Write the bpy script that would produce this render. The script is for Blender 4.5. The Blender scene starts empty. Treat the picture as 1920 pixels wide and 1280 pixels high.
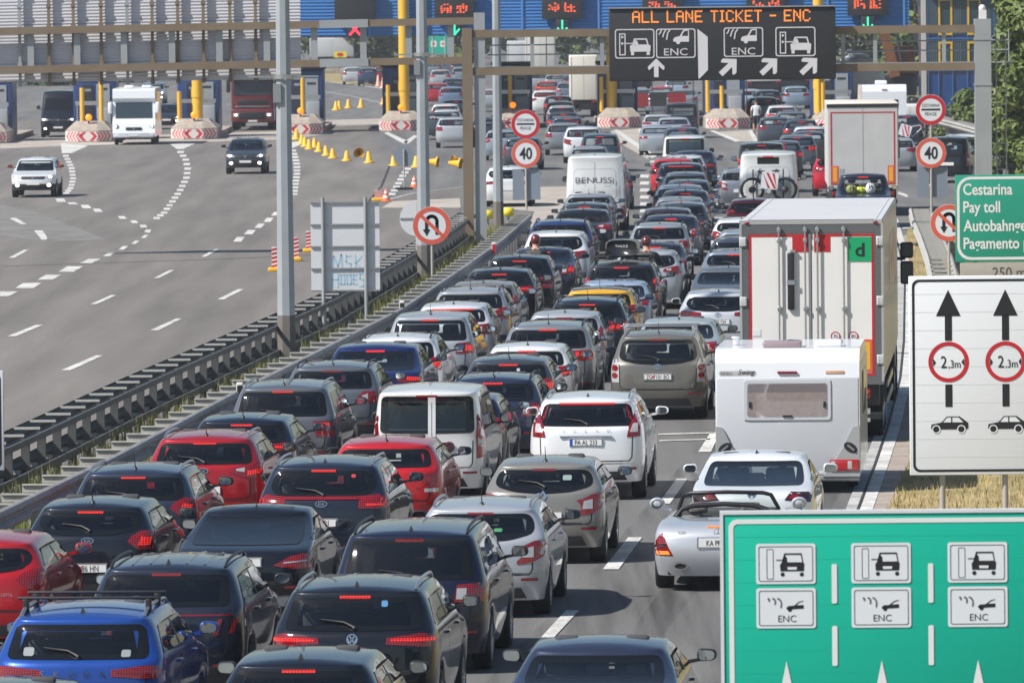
import bpy, bmesh, math, random
from math import sin, cos, pi, radians, atan, tan, sqrt, hypot
from mathutils import Vector, Matrix, Euler
from mathutils.bvhtree import BVHTree
random.seed(7)
SC = bpy.context.scene
COL = SC.collection
# ---------------------------------------------------------------- camera
F = 14000.0                      # focal length in photo pixels (1920 wide)
HC = 8.28                        # height of the camera on the overpass
PITCH = atan(670 / F); ROLL = radians(-0.6)
RC = Matrix.Rotation(pi / 2 - PITCH, 3, 'X') @ Matrix.Rotation(ROLL, 3, 'Z')
cd = bpy.data.cameras.new('camera'); cam = bpy.data.objects.new('camera', cd); COL.objects.link(cam)
cam.matrix_world = Matrix.Translation((0, 0, HC)) @ RC.to_4x4()
cd.sensor_width = 36; cd.lens = F / 1920 * 36; cd.clip_start = 1; cd.clip_end = 9000
cd.dof.use_dof = True; cd.dof.focus_distance = 120; cd.dof.aperture_fstop = 9
SC.camera = cam
# ---------------------------------------------------------------- world, sun, exposure
SUN_EL, SUN_AZ = radians(47), radians(-117)     # azimuth from the driving direction (+Y), clockwise: left and behind
w = bpy.data.worlds.new('World'); SC.world = w; w.use_nodes = True
nt = w.node_tree; sky = nt.nodes.new('ShaderNodeTexSky'); sky.sky_type = 'NISHITA'; sky.sun_disc = False
sky.sun_elevation = SUN_EL; sky.sun_rotation = SUN_AZ; sky.air_density = 1.2; sky.dust_density = 1.0; sky.ozone_density = 2.5
bg = nt.nodes['Background']; bg.inputs[1].default_value = 0.072
nt.links.new(sky.outputs[0], bg.inputs[0])
sl = bpy.data.lights.new('sun', 'SUN'); sl.energy = 4.7; sl.angle = radians(.5); sl.color = (1, .962, .91)
so = bpy.data.objects.new('sun', sl); COL.objects.link(so)
sdir = Vector((sin(SUN_AZ) * cos(SUN_EL), cos(SUN_AZ) * cos(SUN_EL), sin(SUN_EL)))
so.rotation_euler = sdir.to_track_quat('Z', 'Y').to_euler(); so.location = sdir * 300
SC.view_settings.view_transform = 'Standard'; SC.view_settings.look = 'None'
SC.view_settings.exposure = 0.46; SC.view_settings.gamma = 1.0
SC.render.engine = 'CYCLES'
SC.cycles.max_bounces = 7; SC.cycles.transparent_max_bounces = 12; SC.cycles.glossy_bounces = 3
SC.cycles.diffuse_bounces = 2; SC.cycles.transmission_bounces = 3
SC.cycles.sample_clamp_indirect = 6; SC.cycles.caustics_reflective = False; SC.cycles.caustics_refractive = False

def at(u, v, h=0.0):
    """photo pixel -> world point on the horizontal plane z = h"""
    d = RC @ Vector(((u - 960) / F, -(v - 640) / F, -1)); t = (h - HC) / d.z
    return Vector((d.x * t, d.y * t, h))
def at_depth(u, v, Y):
    d = RC @ Vector(((u - 960) / F, -(v - 640) / F, -1)); t = Y / d.y
    return Vector((d.x * t, Y, HC + d.z * t))
def heading(Y):                                   # road direction, clockwise from +Y
    return max(0.0, .080 - .000232 * (Y - 90))

# ---------------------------------------------------------------- materials
MATS = {}
def lin(h):
    h = h.lstrip('#'); c = [int(h[i:i + 2], 16) / 255 for i in (0, 2, 4)]
    return tuple((x / 12.92 if x <= .04045 else ((x + .055) / 1.055) ** 2.4) for x in c)
def mat(name, col=(.5, .5, .5), rough=.5, metal=0.0, coat=0.0, emit=None, es=1.0, noise=None, spec=.5, bump=None):
    if name in MATS: return MATS[name]
    if isinstance(col, str): col = lin(col)
    m = bpy.data.materials.new(name); m.use_nodes = True; MATS[name] = m
    n = m.node_tree; b = n.nodes['Principled BSDF']
    b.inputs['Base Color'].default_value = (*col, 1); b.inputs['Roughness'].default_value = rough
    b.inputs['Metallic'].default_value = metal; b.inputs['Coat Weight'].default_value = coat
    b.inputs['Coat Roughness'].default_value = .04; b.inputs['Specular IOR Level'].default_value = spec
    m.diffuse_color = (*col, 1)
    if emit is not None:
        b.inputs['Emission Color'].default_value = (*(lin(emit) if isinstance(emit, str) else emit), 1)
        b.inputs['Emission Strength'].default_value = es
    if noise:                                     # (scale, amount, second colour)
        tc = n.nodes.new('ShaderNodeTexCoord'); nz = n.nodes.new('ShaderNodeTexNoise')
        nz.inputs['Scale'].default_value = noise[0]; nz.inputs['Detail'].default_value = 6
        n.links.new(tc.outputs['Object'], nz.inputs['Vector'])
        rp = n.nodes.new('ShaderNodeValToRGB'); rp.color_ramp.elements[0].position = .5 - noise[1]; rp.color_ramp.elements[1].position = .5 + noise[1]
        rp.color_ramp.elements[0].color = (*col, 1)
        c2 = noise[2]; c2 = lin(c2) if isinstance(c2, str) else c2
        rp.color_ramp.elements[1].color = (*c2, 1)
        n.links.new(nz.outputs['Fac'], rp.inputs['Fac']); n.links.new(rp.outputs['Color'], b.inputs['Base Color'])
    if bump:
        tc = n.nodes.new('ShaderNodeTexCoord'); nz = n.nodes.new('ShaderNodeTexNoise'); nz.inputs['Scale'].default_value = bump[0]
        bp = n.nodes.new('ShaderNodeBump'); bp.inputs['Strength'].default_value = bump[1]; bp.inputs['Distance'].default_value = .02
        n.links.new(tc.outputs['Object'], nz.inputs['Vector']); n.links.new(nz.outputs['Fac'], bp.inputs['Height']); n.links.new(bp.outputs['Normal'], b.inputs['Normal'])
    return m
def ground_mat(name, cols, scales, rough=.9, bumps=None, stretch=1.0):
    """cols: base, patch, grain dark, grain light"""
    if name in MATS: return MATS[name]
    m = bpy.data.materials.new(name); m.use_nodes = True; MATS[name] = m
    n = m.node_tree; L = n.links.new; b = n.nodes['Principled BSDF']; b.inputs['Roughness'].default_value = rough
    b.inputs['Specular IOR Level'].default_value = .3
    tc = n.nodes.new('ShaderNodeTexCoord'); mp = n.nodes.new('ShaderNodeMapping'); L(tc.outputs['Object'], mp.inputs['Vector'])
    mp.inputs['Scale'].default_value = (1, stretch, 1)
    def nz(scale, detail, vec):
        q = n.nodes.new('ShaderNodeTexNoise'); q.inputs['Scale'].default_value = scale; q.inputs['Detail'].default_value = detail
        L(vec, q.inputs['Vector']); return q.outputs['Fac']
    def ramp(fac, a, c, lo, hi):
        r = n.nodes.new('ShaderNodeValToRGB'); r.color_ramp.elements[0].position = lo; r.color_ramp.elements[1].position = hi
        r.color_ramp.elements[0].color = (*a, 1); r.color_ramp.elements[1].color = (*c, 1); L(fac, r.inputs['Fac']); return r.outputs['Color']
    c1 = ramp(nz(scales[0], 4, mp.outputs['Vector']), cols[0], cols[1], .35, .68)
    c2 = ramp(nz(scales[1], 8, mp.outputs['Vector']), (.80,) * 3, (1.17,) * 3, .3, .7)
    c3 = ramp(nz(scales[2], 2, tc.outputs['Object']), cols[2], cols[3], .25, .75)
    mx = n.nodes.new('ShaderNodeMix'); mx.data_type = 'RGBA'; mx.blend_type = 'MULTIPLY'; mx.inputs[0].default_value = 1
    L(c1, mx.inputs[6]); L(c2, mx.inputs[7])
    m2 = n.nodes.new('ShaderNodeMix'); m2.data_type = 'RGBA'; m2.blend_type = 'MULTIPLY'; m2.inputs[0].default_value = 1
    L(mx.outputs[2], m2.inputs[6]); L(c3, m2.inputs[7])
    L(m2.outputs[2], b.inputs['Base Color'])
    if bumps:
        bp = n.nodes.new('ShaderNodeBump'); bp.inputs['Strength'].default_value = bumps[1]; bp.inputs['Distance'].default_value = .01
        L(nz(bumps[0], 3, tc.outputs['Object']), bp.inputs['Height']); L(bp.outputs['Normal'], b.inputs['Normal'])
    return m
def glass_mat(name, tint, refl=.09):
    if name in MATS: return MATS[name]
    m = bpy.data.materials.new(name); m.use_nodes = True; MATS[name] = m
    n = m.node_tree; n.nodes.clear(); L = n.links.new
    o = n.nodes.new('ShaderNodeOutputMaterial'); t = n.nodes.new('ShaderNodeBsdfTransparent'); t.inputs[0].default_value = (*tint, 1)
    g = n.nodes.new('ShaderNodeBsdfGlossy'); g.inputs['Roughness'].default_value = .02
    lw = n.nodes.new('ShaderNodeLayerWeight'); lw.inputs[0].default_value = .5; pw = n.nodes.new('ShaderNodeMath'); pw.operation = 'POWER'; pw.inputs[1].default_value = 4
    ma = n.nodes.new('ShaderNodeMath'); ma.operation = 'MULTIPLY_ADD'; ma.inputs[1].default_value = .92; ma.inputs[2].default_value = .085
    L(lw.outputs['Facing'], pw.inputs[0]); L(pw.outputs[0], ma.inputs[0]); mx = n.nodes.new('ShaderNodeMixShader'); L(ma.outputs[0], mx.inputs[0]); L(t.outputs[0], mx.inputs[1]); L(g.outputs[0], mx.inputs[2]); L(mx.outputs[0], o.inputs[0])
    return m
PAINTS = {}
def paint(hexcol, metal=.35):
    k = (hexcol, metal)
    if k in PAINTS: return PAINTS[k]
    c_ = lin(hexcol); c_ = (c_[0] * .82, c_[1] * .92, c_[2] * 1.30) if max(c_) < .05 else c_
    m = mat('car_paint_' + hexcol.strip('#'), c_, .32, metal, 1.0, spec=.22)
    n = m.node_tree; b = n.nodes['Principled BSDF']
    tc = n.nodes.new('ShaderNodeTexCoord'); q = n.nodes.new('ShaderNodeTexNoise'); q.inputs['Scale'].default_value = 2.2; q.inputs['Detail'].default_value = 5
    n.links.new(tc.outputs['Object'], q.inputs['Vector'])
    mr = n.nodes.new('ShaderNodeMapRange'); mr.inputs[3].default_value = .22; mr.inputs[4].default_value = .5
    n.links.new(q.outputs['Fac'], mr.inputs[0]); n.links.new(mr.outputs[0], b.inputs['Roughness'])
    PAINTS[k] = m; return m
BLACK = mat('black_plastic', (.018, .018, .02), .45)
TRIM = mat('dark_trim', (.035, .036, .038), .6, bump=(60, .2))
FRIT = mat('black_glass', (.006, .007, .008), .05, spec=.5)
GLASS = glass_mat('tinted_glass', (.55, .61, .61))
PRIV = glass_mat('privacy_glass', (.22, .24, .26))
CLEAR = glass_mat('clear_glass', (.84, .90, .88))
CHROME = mat('chrome', (.8, .8, .82), .12, 1.0)
SATIN = mat('satin_metal', (.55, .56, .58), .3, .9)
RUBBER = mat('tyre_rubber', (.016, .016, .017), .8, bump=(80, .3))
ALLOY = mat('wheel_alloy', (.42, .43, .45), .35, .85)
LAMP = mat('tail_lamp_red', (.20, .005, .008), .12, 0, 1.0, emit=(1, .02, .02), es=.03)
def ribbed(m, col0, col1, e0, e1, sc):
    n = m.node_tree; L = n.links.new; b = n.nodes['Principled BSDF']; tc = n.nodes.new('ShaderNodeTexCoord'); out = []
    for ax, s_ in (('X', sc), ('Z', sc * 1.3)):
        w_ = n.nodes.new('ShaderNodeTexWave'); w_.bands_direction = ax; w_.inputs['Scale'].default_value = s_; w_.inputs['Distortion'].default_value = .6; L(tc.outputs['Object'], w_.inputs['Vector']); out.append(w_.outputs['Fac'])
    mu = n.nodes.new('ShaderNodeMath'); mu.operation = 'MULTIPLY'; L(out[0], mu.inputs[0]); L(out[1], mu.inputs[1])
    r = n.nodes.new('ShaderNodeValToRGB'); r.color_ramp.elements[0].color = (*col0, 1); r.color_ramp.elements[1].color = (*col1, 1); r.color_ramp.elements[1].position = .7; L(mu.outputs[0], r.inputs[0]); L(r.outputs[0], b.inputs['Base Color'])
    mr = n.nodes.new('ShaderNodeMapRange'); mr.inputs[2].default_value = .7; mr.inputs[3].default_value = e0; mr.inputs[4].default_value = e1; L(mu.outputs[0], mr.inputs[0]); L(mr.outputs[0], b.inputs['Emission Strength'])
ribbed(LAMP, (.07, .002, .004), (.36, .008, .014), .0, .10, 11)
LIT = mat('brake_light_lit', (.6, .01, .01), .2, 0, .5, emit=(1, .03, .015), es=.5)
ribbed(LIT, (.3, .004, .005), (.7, .02, .015), .10, .9, 9)
AMBER = mat('indicator_lit', (.7, .2, .02), .2, 0, .5, emit=(1, .25, .03), es=2.5)
LENSW = mat('clear_lens', (.50, .48, .48), .12, .2, 1.0)
HEAD = mat('headlight_lit', (.9, .9, .9), .1, 0, 1, emit=(1, .96, .88), es=5)
SEATM = mat('seat_fabric', (.05, .05, .055), .8)
CABIN = mat('cabin_plastic', (.07, .07, .072), .7)
PLATEW = mat('plate_white', (.74, .74, .73), .4)
INK = mat('black_ink', (.012, .012, .014), .5)
MIRR = mat('mirror_glass', (.72, .78, .78), .03, 1.0)
ANT = mat('antenna_black', (.02, .02, .022), .4)
UNDER = mat('underbody', (.010, .010, .011), .9)
# ---------------------------------------------------------------- mesh helpers
class MB:
    def __init__(s): s.v = []; s.f = []; s.m = []; s.sm = []
    def add(s, vs, fs, mi=0, smooth=False):
        o = len(s.v); s.v += [tuple(p) for p in vs]
        for f in fs: s.f.append(tuple(i + o for i in f)); s.m.append(mi); s.sm.append(smooth)
    def box(s, x0, x1, y0, y1, z0, z1, mi=0, bev=0.0):
        if bev > 0: return s.bbox(x0, x1, y0, y1, z0, z1, mi, bev)
        s.add([(x0, y0, z0), (x1, y0, z0), (x1, y1, z0), (x0, y1, z0), (x0, y0, z1), (x1, y0, z1), (x1, y1, z1), (x0, y1, z1)],
              [(0, 3, 2, 1), (4, 5, 6, 7), (0, 1, 5, 4), (1, 2, 6, 5), (2, 3, 7, 6), (3, 0, 4, 7)], mi)
    def bbox(s, x0, x1, y0, y1, z0, z1, mi, bev):
        bm = bmesh.new(); bmesh.ops.create_cube(bm, size=1)
        for v in bm.verts: v.co = Vector(((x0 + x1) / 2 + v.co.x * (x1 - x0), (y0 + y1) / 2 + v.co.y * (y1 - y0), (z0 + z1) / 2 + v.co.z * (z1 - z0)))
        bmesh.ops.bevel(bm, geom=bm.edges[:], offset=min(bev, (x1 - x0) * .45, (y1 - y0) * .45, (z1 - z0) * .45), segments=3, affect='EDGES', profile=.5)
        bm.verts.index_update(); s.add([v.co[:] for v in bm.verts], [[v.index for v in f.verts] for f in bm.faces], mi, True); bm.free()
    def obox(s, p, q, wx, wz, mi=0, up=(0, 0, 1)):
        """box beam from p to q, width wx sideways, wz along up"""
        p = Vector(p); q = Vector(q); d = (q - p).normalized(); u = Vector(up); r = d.cross(u)
        if r.length < 1e-5: r = Vector((1, 0, 0))
        r.normalize(); u = r.cross(d); vs = []
        for c in (p, q):
            for a, b in ((-1, -1), (1, -1), (1, 1), (-1, 1)): vs.append(c + r * a * wx / 2 + u * b * wz / 2)
        s.add(vs, [(0, 1, 2, 3), (7, 6, 5, 4), (0, 4, 5, 1), (1, 5, 6, 2), (2, 6, 7, 3), (3, 7, 4, 0)], mi)
    def tube(s, pts, r, n=8, mi=0, caps=True, smooth=True):
        pts = [Vector(p) for p in pts]; rs = r if isinstance(r, (list, tuple)) else [r] * len(pts); vs = []; fs = []
        for i, p in enumerate(pts):
            d = (pts[min(i + 1, len(pts) - 1)] - pts[max(i - 1, 0)]).normalized()
            a = Vector((0, 0, 1)) if abs(d.z) < .9 else Vector((1, 0, 0)); x = d.cross(a).normalized(); y = x.cross(d)
            for k in range(n): t = 2 * pi * k / n; vs.append(p + (x * cos(t) + y * sin(t)) * rs[i])
        for i in range(len(pts) - 1):
            for k in range(n): fs.append((i * n + k, i * n + (k + 1) % n, (i + 1) * n + (k + 1) % n, (i + 1) * n + k))
        s.add(vs, fs, mi, smooth)
        if caps: s.add(vs[:n], [tuple(range(n))], mi); s.add(vs[-n:], [tuple(range(n - 1, -1, -1))], mi)
    def lathe(s, prof, c, axis='Z', n=20, mi=0, smooth=True):
        vs = []; fs = []
        for r, h in prof:
            for k in range(n):
                t = 2 * pi * k / n; a, b = r * cos(t), r * sin(t)
                vs.append({'Z': (c[0] + a, c[1] + b, c[2] + h), 'X': (c[0] + h, c[1] + a, c[2] + b), 'Y': (c[0] + a, c[1] + h, c[2] + b)}[axis])
        for i in range(len(prof) - 1):
            for k in range(n): fs.append((i * n + k, i * n + (k + 1) % n, (i + 1) * n + (k + 1) % n, (i + 1) * n + k))
        s.add(vs, fs, mi, smooth)
    def poly(s, pts, y=0.0, mi=0):
        """flat polygon in the xz plane facing -y"""
        from mathutils.geometry import tessellate_polygon
        v3 = [Vector((p[0], y, p[1])) for p in pts]; tr = tessellate_polygon([v3])
        s.add(v3, [t for t in (fix(v3, t) for t in tr)], mi)
    def ring(s, outer, inner, y=0.0, mi=0):
        n = len(outer); vs = [(p[0], y, p[1]) for p in outer] + [(p[0], y, p[1]) for p in inner]
        s.add(vs, [fix([Vector(q) for q in vs], (i, (i + 1) % n, n + (i + 1) % n, n + i)) for i in range(n)], mi)
    def sph(s, c, r, mi=0, nu=12, nv=8):
        rx, ry, rz = (r, r, r) if not isinstance(r, (tuple, list)) else r; vs = []; fs = []
        for j in range(nv + 1):
            t = pi * j / nv
            for k in range(nu): p = 2 * pi * k / nu; vs.append((c[0] + rx * sin(t) * cos(p), c[1] + ry * sin(t) * sin(p), c[2] + rz * cos(t)))
        for j in range(nv):
            for k in range(nu): fs.append((j * nu + k, (j + 1) * nu + k, (j + 1) * nu + (k + 1) % nu, j * nu + (k + 1) % nu))
        s.add(vs, fs, mi, True)
    def mesh(s, name, mats):
        me = bpy.data.meshes.new(name); me.from_pydata(s.v, [], s.f)
        for m in (mats if isinstance(mats, (list, tuple)) else [mats]): me.materials.append(m)
        me.polygons.foreach_set('material_index', s.m); me.polygons.foreach_set('use_smooth', s.sm); me.update(); return me
def fix(vs, f):
    """wind a face of the xz plane so that its normal is -y"""
    a, b, c = (vs[i] for i in f[:3]); n = (b - a).cross(c - a)
    return tuple(f) if n.y <= 0 else tuple(reversed(f))
def ob(name, me, parent=None, mats=None, loc=None, rotz=None):
    if isinstance(me, MB): me = me.mesh(name, mats)
    o = bpy.data.objects.new(name, me); COL.objects.link(o)
    if parent is not None: o.parent = parent
    if loc is not None: o.location = loc
    if rotz is not None: o.rotation_euler = (0, 0, rotz)
    return o
def thing(name, label, cat, loc=(0, 0, 0), rotz=0.0, group=None):
    o = bpy.data.objects.new(name, None); COL.objects.link(o); o.location = loc; o.rotation_euler = (0, 0, rotz); o.empty_display_size = .3
    o['label'] = label; o['category'] = cat
    if group: o['group'] = group
    return o
def tag(o, label, cat, group=None):
    o['label'] = label; o['category'] = cat
    if group: o['group'] = group
    return o
def struct(name, me, mats=None, loc=None, kind='structure'):
    o = ob(name, me, None, mats, loc); o['kind'] = kind; return o
def dup(root, loc, rotz=0.0, label=None, group=None):
    r = root.copy(); COL.objects.link(r); r.location = loc; r.rotation_euler = (0, 0, rotz)
    if label: r['label'] = label
    if group: r['group'] = group
    for ch in list(root.children):
        c = ch.copy(); COL.objects.link(c); c.parent = r
        for g in ch.children:
            d = g.copy(); COL.objects.link(d); d.parent = c
    return r
TX = {}
def text_geo(s, size=1.0, xs=1.0, bold=0.0):
    """(verts2d, faces) of a line of text, centred on x, baseline at 0"""
    k = (s, bold)
    if k not in TX:
        cu = bpy.data.curves.new('t', 'FONT'); cu.body = s; cu.size = 1; cu.resolution_u = 3; cu.offset = bold
        o = bpy.data.objects.new('t', cu); COL.objects.link(o); dg = bpy.context.evaluated_depsgraph_get()
        me = bpy.data.meshes.new_from_object(o.evaluated_get(dg)); vs = [(v.co.x, v.co.y) for v in me.vertices]; fs = [tuple(p.vertices) for p in me.polygons]
        bpy.data.objects.remove(o); bpy.data.curves.remove(cu); bpy.data.meshes.remove(me)
        x0 = min(v[0] for v in vs); x1 = max(v[0] for v in vs)
        TX[k] = ([(v[0] - (x0 + x1) / 2, v[1]) for v in vs], fs, x1 - x0)
    vs, fs, wd = TX[k]
    return [(v[0] * size * xs, v[1] * size) for v in vs], fs, wd * size * xs
def put_text(mb, s, x, z, size, y=0.0, xs=1.0, mi=0, width=None, align='C', bold=0.0):
    vs, fs, wd = text_geo(s, size, xs, bold)
    k = 1.0 if width is None else width / wd
    ox = x if align == 'C' else x + wd * k / 2
    v3 = [(ox + a * k, y, z + b) for a, b in vs]; V3 = [Vector(q) for q in v3]
    mb.add(v3, [fix(V3, f) for f in fs], mi)
def rrect(x0, x1, z0, z1, r, n=5):
    r = min(r, (x1 - x0) / 2, (z1 - z0) / 2); out = []
    for cx, cz, a in ((x1 - r, z1 - r, 0), (x0 + r, z1 - r, 90), (x0 + r, z0 + r, 180), (x1 - r, z0 + r, 270)):
        for i in range(n + 1): t = radians(a + 90 * i / n); out.append((cx + r * cos(t), cz + r * sin(t)))
    return out
def circ(cx, cz, r, n=40, rz=None):
    return [(cx + r * cos(2 * pi * i / n), cz + (rz or r) * sin(2 * pi * i / n)) for i in range(n)]
def stroke(mb, pts, wd, y=0.0, mi=0):
    for a, b in zip(pts, pts[1:]):
        d = Vector((b[0] - a[0], b[1] - a[1])); L = d.length or 1; d /= L; n = Vector((-d.y, d.x)) * wd / 2; e = d * wd * .35
        mb.poly([(a[0] - e.x + n.x, a[1] - e.y + n.y), (b[0] + e.x + n.x, b[1] + e.y + n.y), (b[0] + e.x - n.x, b[1] + e.y - n.y), (a[0] - e.x - n.x, a[1] - e.y - n.y)], y, mi)
# ---------------------------------------------------------------- car bodies
def catmull(vs, fs, ms):
    vs = [Vector(v) for v in vs]; fp = [sum((vs[i] for i in f), Vector()) / len(f) for f in fs]
    ed = {}
    for fi, f in enumerate(fs):
        for a, b in zip(f, f[1:] + f[:1]): ed.setdefault((a, b) if a < b else (b, a), []).append(fi)
    nv = len(vs); ei = {}; epts = []; vf = [[] for _ in vs]; ve = [[] for _ in vs]; bd = [[] for _ in vs]
    for fi, f in enumerate(fs):
        for i in f: vf[i].append(fi)
    for (a, b), fl in ed.items():
        m = (vs[a] + vs[b]) / 2; ei[(a, b)] = nv + len(epts)
        epts.append(m if len(fl) == 1 else (vs[a] + vs[b] + fp[fl[0]] + fp[fl[1]]) / 4)
        ve[a].append(m); ve[b].append(m)
        if len(fl) == 1: bd[a].append(m); bd[b].append(m)
    out = []
    for i, v in enumerate(vs):
        if bd[i]: out.append(v * .5 + (bd[i][0] + bd[i][1]) * .25 if len(bd[i]) == 2 else v)
        elif not vf[i]: out.append(v)
        else:
            n = len(vf[i]); q = sum((fp[k] for k in vf[i]), Vector()) / n; r = sum(ve[i], Vector()) / len(ve[i]); out.append((q + r * 2 + v * (n - 3)) / n)
    fo = nv + len(epts); nf = []; nm = []
    for fi, f in enumerate(fs):
        k = len(f)
        for j in range(k):
            a, b, c = f[j - 1], f[j], f[(j + 1) % k]
            nf.append([b, ei[(b, c) if b < c else (c, b)], fo + fi, ei[(a, b) if a < b else (b, a)]]); nm.append(ms[fi])
    return out + epts + fp, nf, nm

TYPES = dict(
 hatch=dict(L=4.08, W=1.75, H=1.47, zb=1.03, zw=1.06, y4r=.13, y5r=.46, yc=3.12, y5f=2.45, hz=.80, wr=.31, ya=.70, wb=2.55, gc=.24),
 suv_s=dict(L=4.22, W=1.79, H=1.57, zb=1.09, zw=1.12, y4r=.11, y5r=.42, yc=3.15, y5f=2.5, hz=.92, wr=.33, ya=.76, wb=2.60, gc=.29),
 suv=dict(L=4.50, W=1.86, H=1.67, zb=1.15, zw=1.175, y4r=.12, y5r=.48, yc=3.40, y5f=2.7, hz=.99, wr=.355, ya=.86, wb=2.70, gc=.30),
 suv_coupe=dict(L=4.70, W=1.88, H=1.60, zb=1.12, zw=1.14, y4r=.40, y5r=1.15, yc=3.55, y5f=2.85, hz=.97, wr=.36, ya=.88, wb=2.85, gc=.29),
 wagon=dict(L=4.62, W=1.80, H=1.48, zb=1.02, zw=1.05, y4r=.13, y5r=.58, yc=3.45, y5f=2.75, hz=.78, wr=.32, ya=.95, wb=2.70, gc=.24),
 sedan=dict(L=4.68, W=1.80, H=1.45, zb=1.01, zw=1.055, y4r=.66, y5r=1.28, yc=3.50, y5f=2.80, hz=.76, wr=.325, ya=1.0, wb=2.75, gc=.24),
 coupe=dict(L=4.65, W=1.79, H=1.44, zb=.98, zw=1.02, y4r=.48, y5r=1.72, yc=3.45, y5f=2.85, hz=.76, wr=.33, ya=1.0, wb=2.72, gc=.22),
 mpv=dict(L=4.45, W=1.83, H=1.65, zb=1.07, zw=1.1, y4r=.10, y5r=.38, yc=3.52, y5f=2.75, hz=.88, wr=.325, ya=.82, wb=2.75, gc=.25),
 minivan=dict(L=4.85, W=1.90, H=1.74, zb=1.11, zw=1.13, y4r=.11, y5r=.40, yc=3.85, y5f=3.05, hz=.90, wr=.335, ya=.95, wb=2.92, gc=.25),
 boxvan=dict(L=4.40, W=1.83, H=1.87, zb=1.12, zw=1.13, y4r=.035, y5r=.13, yc=3.50, y5f=2.70, hz=1.02, wr=.32, ya=.80, wb=2.75, gc=.26, w5=.90),
 van=dict(L=5.95, W=2.04, H=2.62, zb=1.30, zw=1.45, y4r=.03, y5r=.16, yc=5.10, y5f=4.35, hz=1.10, wr=.35, ya=1.05, wb=3.65, gc=.30, w5=.92),
 lowvan=dict(L=5.0, W=1.95, H=1.98, zb=1.15, zw=1.17, y4r=.035, y5r=.15, yc=4.15, y5f=3.3, hz=1.02, wr=.33, ya=.95, wb=3.05, gc=.27, w5=.91),
 pickup=dict(L=5.25, W=1.85, H=1.79, zb=1.10, zw=1.16, y4r=1.62, y5r=1.85, yc=3.85, y5f=3.2, hz=1.05, wr=.37, ya=1.1, wb=3.1, gc=.33),
)
def lerp(a, b, t): return a + (b - a) * t
BODY = {}
def body(kind):
    if kind in BODY: return BODY[kind]
    T = dict(TYPES[kind]); hw = T['W'] / 2; L = T['L']; w4 = hw - .035; w5 = w4 - .13 if 'w5' not in T else w4 * T['w5'] + .02; w6 = w5 - .055
    ya = T['ya']; yf = ya + T['wb']; R = T['wr'] + .065; zc = T['wr']; gc = T['gc']; zb = T['zb']; H = T['H']
    def low(z, x, r, fr, k):
        """ring of a full length level; k = level number"""
        pts = [(0, r, z), (.42 * x, r + .01, z), (.74 * x, r + .05, z), (.945 * x, r + .15, z), (.99 * x, r + .33, z)]
        ang = [(-1, 0), (-.72, .72), (0, 1), (.72, .72), (1, 0)]
        for yy in (ya, yf):
            if yy == yf: pts.append((x, (ya + yf) / 2, z))
            for a, h in ang:
                zz = z
                top = zc + R * h + .02
                if k == 0: zz = max(z, top) if h else z
                elif k == 1: zz = max(z, top + .05)
                elif k == 2: zz = max(z, top + .09)
                y = yy + R * a * (1.0 if k < 2 else (1.06 if k == 2 else 1.1))
                if yy == ya: y = max(y, r + .42 + (.05 if a > -1 else 0))
                pts.append((x * (1.0 if k != 0 else .985), y, zz))
        pts += [(.985 * x, L - fr - .34, z), (.93 * x, L - fr - .16, z), (.72 * x, L - fr - .06, z), (.40 * x, L - fr - .015, z), (0, L - fr, z)]
        return pts
    lv = [low(gc, hw - .05, .10, .10, 0), low(.50 if kind not in ('van',) else .55, hw - .005, .0, .0, 1), low(lerp(.5, zb, .52), hw, .025, .03, 2), low(zb, hw - .02, .05, .10, 3)]
    l3 = lv[3]
    for i in range(11, 21):
        t = min(1, (i - 10) / 6); x, y, z = l3[i]; l3[i] = (x, y, lerp(zb, T['hz'], t))
    for i in range(16, 21):
        for k in (1, 2):
            x, y, z = lv[k][i]; lv[k][i] = (x, y, lerp(gc, T['hz'], .42 if k == 1 else .74))
    def cab(z, x, yr, yfr, bulge, zr=None):
        ys = [yr, yr + .01 * bulge, yr + .05 * bulge, yr + .13 * bulge, yr + .27 * bulge]
        a0, a1 = yr + .42 * bulge, yfr - .30
        for i in range(5, 12): ys.append(lerp(a0, a1, (i - 5) / 6))
        ys += [yfr - .24, yfr - .18, yfr - .12, yfr - .06, yfr, yfr + .07, yfr + .13, yfr + .17, yfr + .18]
        fx = [0, .42, .76, .945, .99] + [1] * 7 + [.99, .985, .975, .965, .95, .88, .64, .34, 0]
        return [(x * fx[i], ys[i], z if zr is None else zr(ys[i])) for i in range(21)]
    y4r, y5r, yc, y5f = T['y4r'], T['y5r'], T['yc'], T['y5f']
    zr5 = lambda y: H - .115 - .05 * abs((y - (y5r + y5f) / 2) / ((y5f - y5r) / 2)) ** 2
    zr6 = lambda y: H - .045 - .045 * abs((y - (y5r + y5f) / 2) / ((y5f - y5r) / 2)) ** 2
    over = .07 if y4r < .3 else .02
    l4 = cab(T['zw'], w4, y4r, yc, 1.0)
    for i in range(0, 5):
        pass
    l4 = [(x, y, T['zw'] + (.02 if 3 < i < 12 else 0) - (.12 * min(1, (i - 11) / 5) if i > 11 and kind != 'van' else 0)) for i, (x, y, z) in enumerate(l4)]
    lv += [l4, cab(0, w5, y5r, y5f, .8, zr5), cab(0, w6, y5r - over, y5f - .10, .7, zr6)]
    N = 21; M = 2 * (N - 1); vs = []; fs = []; ms = []
    for ring in lv:
        vs += [ring[i] for i in range(N)] + [(-ring[i][0], ring[i][1], ring[i][2]) for i in range(N - 2, 0, -1)]
    def ci(j): return j if j < N else M - j                      # ring position -> column
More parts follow.
